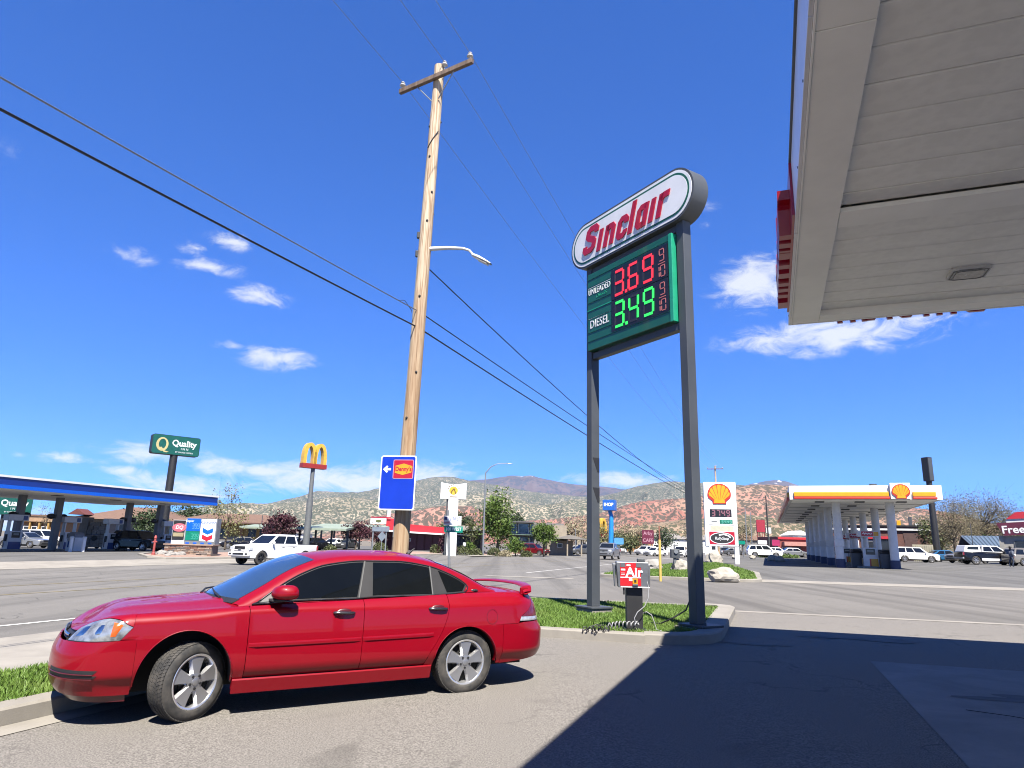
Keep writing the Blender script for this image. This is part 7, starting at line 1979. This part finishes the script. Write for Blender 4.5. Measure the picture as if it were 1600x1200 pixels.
mb = MB(); mb.prism([(X2(113), Z2(806)), (X2(140), Z2(806)), (X2(126), Z2(797))], (0, -2.2, 0), XX, ZZ, 3); g_ = mb.build('gable', mat('gable_red', (.14, .035, .03), .8), t2)
for a in (150, 180, 212, 240): win(t2, X2(a), X2(a + 14), Z2(838), Z2(818), -.02)
t3, X3, Z3 = bld('shop', 'orange stucco shop with flat cornice at the far left behind the columns', 28, 84, 96)
bwall(t3, X3(30), X3(82), 0, 8, -.2, Z3(806), M_OWALL); bwall(t3, X3(28), X3(84), -.5, 8, Z3(815), Z3(807), mat('cornice_tan', (.42, .27, .16), .8), 'cornice'); bwall(t3, X3(27), X3(85), -.6, 8, Z3(807), Z3(804), M_BRROOF, 'cap')
for a in (33, 45, 60): win(t3, X3(a), X3(a + 9), Z3(852), Z3(822), -.02)
for a in (43, 57, 71): bwall(t3, X3(a), X3(a + 2.2), -.4, -.02, -.2, Z3(816), M_YWALL, 'pilaster')
t, X_, Z_ = bld('block_wall', 'long grey block wall behind the white pickup', 322, 400, 86, cat='wall')
for k in range(12):
    for r_ in range(3): bwall(t, X_(322) + k * (X_(400) - X_(322)) / 12 + .01, X_(322) + (k + 1) * (X_(400) - X_(322)) / 12 - .01, 0, .3, -.2 + r_ * .42 + .01, .22 + r_ * .42, M_GRWALL, 'block')
# carport
for (a, b_, d, zr, lb) in ((382, 416, 92, 824.5, 'short pale green carport roof left of the tall arches pole'), (462, 545, 86, 827, 'long pale green carport over parked cars right of the white pickup'), (497, 604, 98, 824, 'farther pale green carport roof reaching the timber pole')):
    t, X_, Z_ = bld('carport', lb, a, b_, d, cat='carport'); z = Z_(zr); mb = MB(); mb.add([(X_(a), -2.4, z - .15), (X_(b_), -2.4, z - .15), (X_(b_), 3, z + .25), (X_(a), 3, z + .25), (X_(a), -2.4, z + .1), (X_(b_), -2.4, z + .1), (X_(b_), 3, z + .5), (X_(a), 3, z + .5)], [(0, 3, 2, 1), (4, 5, 6, 7), (0, 1, 5, 4), (1, 2, 6, 5), (2, 3, 7, 6), (3, 0, 4, 7)]); mb.build('roof', M_PGREEN, t)
    n = max(2, int((b_ - a) / 17))
    for k in range(n):
        x = lerp(X_(a) + .4, X_(b_) - .4, k / (n - 1)); bwall(t, x - .11, x + .11, .2, .42, -.2, z + .1, M_STEEL, 'post')
# red roofed restaurant
t, X_, Z_ = bld('diner', 'low dark red building under a wide bright red fascia, behind the timber pole', 588, 704, 100)
bwall(t, X_(592), X_(700), 0, 10, -.2, Z_(829), M_MAR); 
mb = MB(); mb.prism([(X_(605), Z_(829)), (X_(704), Z_(833)), (X_(704), Z_(824)), (X_(618), Z_(818)), (X_(618), Z_(812)), (X_(605), Z_(811))], (0, -1.5, 0), XX, ZZ, 9); mb.build('red_fascia', M_REDF, t)
mb = MB(); mb.prism([(X_(600), Z_(831.5)), (X_(705), Z_(835.5)), (X_(705), Z_(833.2)), (X_(600), Z_(829.2))], (0, -1.8, 0), XX, ZZ, 9); mb.build('white_eave', M_WHITE, t)
sg_ = bwall(t, X_(582), X_(605.5), -1.7, -1.4, Z_(820.5), Z_(811), M_WHITE, 'sign_board'); mb = MB(); mb.ball(((X_(594)), -1.72, Z_(816)), (.42, .02, .22), 12, 6); mb.build('sign_emblem', L_OLIVE, sg_); bwall(t, X_(582), X_(612), -1.75, -1.72, Z_(811), Z_(809.5), M_SRED, 'sign_edge', sg_)
for a in (612, 625, 640, 652, 664, 676, 688):
    bwall(t, X_(a), X_(a + 9.5), -.06, -.01, -.1, Z_(832 + (a - 600) * .03), mat('dark_red_panel', (.11, .010, .018), .5), 'panel')
win(t, X_(636), X_(642), Z_(846), Z_(841), -.08, M_DKGLASS, M_OFFW)
mb = MB(); mb.cyl((X_(604), 1, Z_(811)), (X_(604), 1, Z_(797)), .28, n=10); mb.build('flue', M_OFFW, t)
# motel wing with pale roof and glass front building
t, X_, Z_ = bld('motel', 'low motel wing with pale flat roof and dark glass entrance right of the white pillar', 700, 752, 98)
bwall(t, X_(702), X_(750), 0, 8, -.2, Z_(830), mat('dark_front', (.03, .028, .03), .6)); bwall(t, X_(696), X_(760), -2, 8, Z_(829.5), Z_(828), M_PGREEN, 'eave'); bwall(t, X_(700), X_(746), -1, 8, Z_(828), Z_(821.5), mat('pale_pink_roof', (.40, .35, .33), .8), 'roof'); bwall(t, X_(700), X_(742), -1.2, -.9, Z_(836.5), Z_(835), M_WHITE, 'canopy_edge')
for a in (712, 722, 731): win(t, X_(a), X_(a + 7), Z_(853), Z_(838), -.02, M_DKGLASS, M_BLACK)
t, X_, Z_ = bld('glass_building', 'two storey glass fronted building between the two green trees', 796, 884, 112)
bwall(t, X_(798), X_(880), .3, 12, -.2, Z_(817), M_GRWALL); bwall(t, X_(799), X_(834), -1.6, .3, Z_(817.5), Z_(815.5), mat('dark_roof', (.07, .072, .075), .7), 'roof'); bwall(t, X_(796), X_(836), -1.9, .28, Z_(837), Z_(835.5), mat('green_slab', (.10, .16, .14), .6), 'balcony_slab')
for a, b_ in ((800, 808), (810, 826), (828, 833)):
    win(t, X_(a), X_(b_), Z_(834), Z_(818.5), .28, M_BGLASS, M_OFFW); win(t, X_(a), X_(b_), Z_(846), Z_(838.5), .28, M_BGLASS, M_STEELL)
bwall(t, X_(799), X_(834), .2, .28, Z_(851), Z_(847), mat('pale_blue_band', (.45, .60, .68), .5), 'blue_band')
for a in (806, 815, 826): bwall(t, X_(a), X_(a + 1.2), -1.6, -1.4, -.2, Z_(837), M_STEEL, 'post')
bwall(t, X_(864), X_(884), -.2, .28, -.2, Z_(820), M_TANW, 'tan_wall')
t, X_, Z_ = bld('house', 'low tan house with a shallow gabled porch left of the near sign post', 862, 914, 106, cat='house')
bwall(t, X_(856), X_(895), 0, 7, -.2, Z_(845), M_TANW); mb = MB(); mb.prism([(X_(862), Z_(842)), (X_(916), Z_(843)), (X_(890), Z_(836))], (0, -2.5, 0), XX, ZZ, 9); mb.build('roof', mat('grey_shingle', (.26, .24, .22), .9), t)
for a in (884, 905): bwall(t, X_(a), X_(a + 2), -2, -1.7, -.2, Z_(843), M_TANW, 'post')
win(t, X_(871), X_(879), Z_(856), Z_(849), -.02, M_DKGLASS, M_OFFW)
# far street fronts
t, X_, Z_ = bld('shop', 'low red shop with pale awning left of the white canopy', 1216, 1268, 150)
bwall(t, X_(1216), X_(1268), 0, 12, -.2, Z_(839), mat('shop_red', (.30, .07, .06), .8)); bwall(t, X_(1216), X_(1268), -.3, -.01, Z_(843), Z_(840), M_REDF, 'fascia'); bwall(t, X_(1222), X_(1266), -1.5, -.02, Z_(853), Z_(847), mat('pink_awning', (.50, .24, .20), .7), 'awning'); bwall(t, X_(1240), X_(1250), -.2, -.02, Z_(862), Z_(855), M_DKGLASS, 'door'); win(t, X_(1222), X_(1236), Z_(862), Z_(855), -.03)
t, X_, Z_ = bld('house', 'white gabled house rising behind the low red shop', 1238, 1270, 190, cat='house')
bwall(t, X_(1240), X_(1268), 0, 8, -.2, Z_(836), M_OFFW); mb = MB(); mb.prism([(X_(1238), Z_(836.5)), (X_(1270), Z_(836.5)), (X_(1253), Z_(829))], (0, -.3, 0), XX, ZZ, 9); mb.build('roof', M_OFFW, t); win(t, X_(1248), X_(1254), Z_(845), Z_(839), -.03)
t, X_, Z_ = bld('brick_store', 'dark brown brick store behind the white canopy', 1300, 1444, 98, rz=math.radians(-27))
bwall(t, X_(1300), X_(1443), 0, 14, -.2, Z_(829), M_BRICK); bwall(t, X_(1298), X_(1445), -.35, 14, Z_(822.5), Z_(820.5), M_BLACK, 'roof_edge'); bwall(t, X_(1300), X_(1443), -.2, 14, Z_(825.5), Z_(822.6), M_BRICKD, 'parapet'); bwall(t, X_(1300), X_(1443), -.25, -.01, Z_(828.5), Z_(825.7), M_OFFW, 'white_band')
mb = MB(); mb.prism([(X_(1406), Z_(829)), (X_(1426), Z_(829)), (X_(1424), Z_(850)), (X_(1426), Z_(868)), (X_(1404), Z_(868)), (X_(1408), Z_(848))], (0, -.06, 0), XX, ZZ, .05); mb.build('dark_brick_panel', M_BRICKD, t)
bwall(t, X_(1350), X_(1394), -.25, -.02, Z_(842), Z_(838), M_REDF, 'red_band'); bwall(t, X_(1376), X_(1392), -.08, -.02, Z_(868), Z_(844), M_DKGLASS, 'door'); bwall(t, X_(1320), X_(1372), -.3, -.27, Z_(836), Z_(829.5), M_DKGLASS, 'sign_board')
text('TY    OPEN', 'lettering', M_SWB, t, 1.05, (X_(1346), -.31, Z_(832.7)), bold=.03, ex=.01)
for a in (1310, 1330, 1352): win(t, X_(a), X_(a + 16), Z_(864), Z_(845), -.02)
bwall(t, X_(1401), X_(1406), 2, 4, Z_(820), Z_(812), M_SYEL, 'roof_box'); 
for a in (1418, 1426): bwall(t, X_(a), X_(a + 4), 3, 4.5, Z_(820.5), Z_(806 if a < 1420 else 816), M_STEEL if a < 1420 else M_OFFW, 'flue')
t, X_, Z_ = bld('container', 'tan ribbed storage container leaning tall at the end of the brick store', 1428, 1457, 88, rz=math.radians(-32), cat='container')
bwall(t, X_(1428), X_(1455), 0, 3, 0, Z_(851), mat('container_tan', (.47, .43, .31), .6), 'body'); 
for k in range(9): bwall(t, X_(1429.5 + 2.9 * k), X_(1430.6 + 2.9 * k), -.05, -.002, .08, Z_(851) - .1, mat('container_tan', (.47, .43, .31), .6), 'rib')
t, X_, Z_ = bld('shed', 'open shed with ribbed blue grey metal roof behind the parked pickup', 1500, 1584, 104, rz=math.radians(-36), cat='shed')
z0, z1 = Z_(853.5), Z_(836.5); mb = MB(); mb.add([(X_(1524), -3, z0), (X_(1582), -3, z0), (X_(1578), 4, z1), (X_(1508), 4, z1), (X_(1524), -3, z0 - .15), (X_(1582), -3, z0 - .15), (X_(1578), 4, z1 - .15), (X_(1508), 4, z1 - .15)], [(0, 1, 2, 3), (7, 6, 5, 4), (0, 4, 5, 1), (1, 5, 6, 2), (2, 6, 7, 3), (3, 7, 4, 0)]); rf = mb.build('roof', M_BLUEROOF, t)
for k in range(13):
    a = (k + .5) / 13; mb = MB(); mb.tube([(lerp(X_(1524), X_(1582), a), -3.02, z0 + .05), (lerp(X_(1508), X_(1578), a), 4, z1 + .05)], .07, 4); mb.build('roof_rib', mat('rib_blue', (.12, .17, .22), .5), rf)
mb = MB(); mb.prism([(X_(1502), Z_(856)), (X_(1524), Z_(854)), (X_(1508), Z_(837))], (0, 3.6, 0), XX, ZZ, .2); mb.build('gable', mat('gable_dark', (.035, .032, .035), .8), t)
for a in (1504, 1526, 1556, 1580): bwall(t, X_(a), X_(a + 1.6), -2.6, -2.3, -.2, Z_(854), M_STEEL, 'post')
bwall(t, X_(1506), X_(1578), 3.8, 4, -.2, Z_(858), M_GRWALL, 'wall')
# maroon fronted shop at the right edge
t, X_, Z_ = bld('shop', 'grey stucco shop with maroon fascia and white lettering at the right edge', 1574, 1680, 74, rz=math.radians(-39))
bwall(t, X_(1578), X_(1680), 0, 10, -.2, Z_(838), mat('beige_stucco', (.36, .345, .31), .85)); bwall(t, X_(1580), X_(1680), -.02, -.01, -.1, Z_(860), M_GRWALL, 'base_course')
mb = MB(); mb.prism([(X_(1574), Z_(818)), (X_(1680), Z_(811)), (X_(1680), Z_(829)), (X_(1583), Z_(838))], (0, -.4, 0), XX, ZZ, .35); mf = mb.build('maroon_fascia', mat('maroon', (.115, .010, .035), .5), t)
text('Freedom', 'lettering', M_SWB, mf, 1.15, (X_(1610), -.42, Z_(827.5)), rot=(PI / 2, math.radians(-3), 0), bold=.02, ex=.01)
mb = MB(); mb.prism([(X_(1587), Z_(811)), (X_(1680), Z_(806)), (X_(1680), Z_(792)), (X_(1600), Z_(800))], (0, .5, 0), XX, ZZ, .3); mb.build('red_roof_sign', M_REDF, t); bwall(t, X_(1587), X_(1680), .6, 8, Z_(818), Z_(811), M_OFFW, 'roof_wall'); bwall(t, X_(1575), X_(1581), -.1, .3, -.2, Z_(838), mat('beige_stucco', (.36, .345, .31), .85), 'pier')
win(t, X_(1594), X_(1640), Z_(857), Z_(845), -.02, M_DKGLASS, M_STEELL)
# a few houses on the slopes behind, as far as they can be made out
for i, (px, d, w, h, m_, lb) in enumerate(((452, 210, 9, 3.2, M_OFFW, 'small pale house behind the tall arches pole'), (640, 230, 10, 3.2, M_TANW, 'small tan house behind the red fascia'), (1100, 220, 12, 4, M_OFFW, 'pale shop behind the white pylon'), (1170, 230, 14, 4, M_GRWALL, 'grey shop right of the white pylon'), (1040, 210, 12, 4, M_OFFW, 'pale shop front behind the meter pedestal'), (995, 190, 9, 5, M_OWALL, 'orange wall left of the maroon restaurant sign'), (1010, 230, 16, 3.5, M_OFFW, 'long pale shop behind the maroon restaurant sign'), (925, 230, 10, 3.6, M_TANW, 'tan shop behind the near sign post'))):
    P = dp(px, d); t = thing('house' if i < 2 else 'shop', lb, 'building', P, 0, None); bwall(t, -w / 2, w / 2, 0, 8, -.3, h, m_); hip(t, -w / 2 - .5, w / 2 + .5, -.5, 8.5, h, h + 1.6, M_BRROOF if i % 2 else mat('grey_shingle', (.26, .24, .22), .9), 2.5)
    for s_ in (-1, 1): win(t, s_ * w * .25 - .7, s_ * w * .25 + .7, .9, 2.2, -.02)
# person
P = gp(1582.5, 886); t = thing('person', 'person in a wide black hat and jeans carrying something white beside the parked cars', 'person', P, math.radians(70))


def skin_body(pts, edges, m, name, par):
    me = bpy.data.meshes.new(name); me.from_pydata([p[:3] for p in pts], edges, []); o = bpy.data.objects.new(name, me); COL.objects.link(o)
    md = o.modifiers.new('skin', 'SKIN'); md.use_smooth_shade = True
    for i, p in enumerate(pts): me.skin_vertices[0].data[i].radius = (p[3], p[3])
    me.skin_vertices[0].data[0].use_root = True; sb = o.modifiers.new('sub', 'SUBSURF'); sb.levels = 1; sb.render_levels = 1
    dg = bpy.context.evaluated_depsgraph_get(); nm = bpy.data.meshes.new_from_object(o.evaluated_get(dg)); bpy.data.objects.remove(o); nm.name = name; nm.materials.clear(); nm.materials.append(m); return link(name, nm, par)


body = [(0, 0, .95, .15), (0, 0, 1.15, .14), (0, .01, 1.38, .16), (0, .02, 1.50, .075), (0, .03, 1.60, .095), (0, .03, 1.72, .09), (-.10, .03, .90, .10), (-.12, -.10, .50, .075), (-.13, .05, .09, .05), (-.13, -.10, .05, .045), (.10, 0, .90, .10), (.12, .12, .52, .075), (.12, .22, .10, .05), (.12, .08, .05, .045), (-.20, .02, 1.40, .065), (-.25, .0, 1.12, .05), (-.20, -.22, 1.02, .04), (.20, .02, 1.40, .065), (.25, .03, 1.12, .05), (.19, -.20, 1.05, .04)]
skin_body(body, [(0, 1), (1, 2), (2, 3), (3, 4), (4, 5), (0, 6), (6, 7), (7, 8), (8, 9), (0, 10), (10, 11), (11, 12), (12, 13), (2, 14), (14, 15), (15, 16), (2, 17), (17, 18), (18, 19)], mat('denim', (.03, .045, .085), .85), 'body', t)
mb = MB(); mb.lathe([(.17, .92), (.19, 1.15), (.23, 1.38), (.12, 1.50), (.07, 1.52)], 14); mb.build('shirt', mat('grey_blue_shirt', (.12, .14, .19), .85), t, smooth=60)
mb = MB(); mb.ball((0, .02, 1.63), (.085, .095, .115), 12, 8); mb.build('face', mat('skin', (.30, .17, .11), .6), t, smooth=60)
mb = MB(); mb.lathe([(.34, 1.735), (.30, 1.72), (.11, 1.715), (.115, 1.80), (.09, 1.85), (0, 1.86)], 18); mb.build('hat', M_BLACK, t, smooth=40)
tag((lambda mb: (mb.box((0, -.26, 1.05), (.34, .12, .2)), mb.build('carried_bag', M_OFFW, bevel=.04, loc=P))[1])(MB()), 'white bag held by the person in the black hat', 'bag').rotation_euler = (0, 0, math.radians(70))

# ---------------------------------------------------------------- air: far hills fade a little to blue
hm = bpy.data.materials.new('air'); hm.use_nodes = True; hn = hm.node_tree; hn.nodes.clear()
pv = hn.nodes.new('ShaderNodeVolumePrincipled'); pv.inputs['Color'].default_value = (.55, .74, 1.0, 1); pv.inputs['Density'].default_value = 2.0e-5
ho = hn.nodes.new('ShaderNodeOutputMaterial'); hn.links.new(pv.outputs[0], ho.inputs['Volume'])
x0, x1, y0, y1, z0, z1 = -12500, 60000, -30000, 10500, -180, 1300
V = [(x0, y0, z0), (x1, y0, z0), (x1, y1, z0), (x0, y1, z0), (x0, y0, z1), (x1, y0, z1), (x1, y1, z1), (x0, y1, z1)]
F = [(0, 2, 1), (0, 3, 2), (4, 5, 6), (4, 6, 7), (0, 1, 5), (0, 5, 4), (1, 2, 6), (1, 6, 5), (3, 7, 6), (3, 6, 2), (0, 4, 7), (0, 7, 3)]
me = bpy.data.meshes.new('haze'); me.from_pydata(V, [], F); me.materials.append(hm); me.update()
hz_o = link('haze', me); hz_o['kind'] = 'stuff'
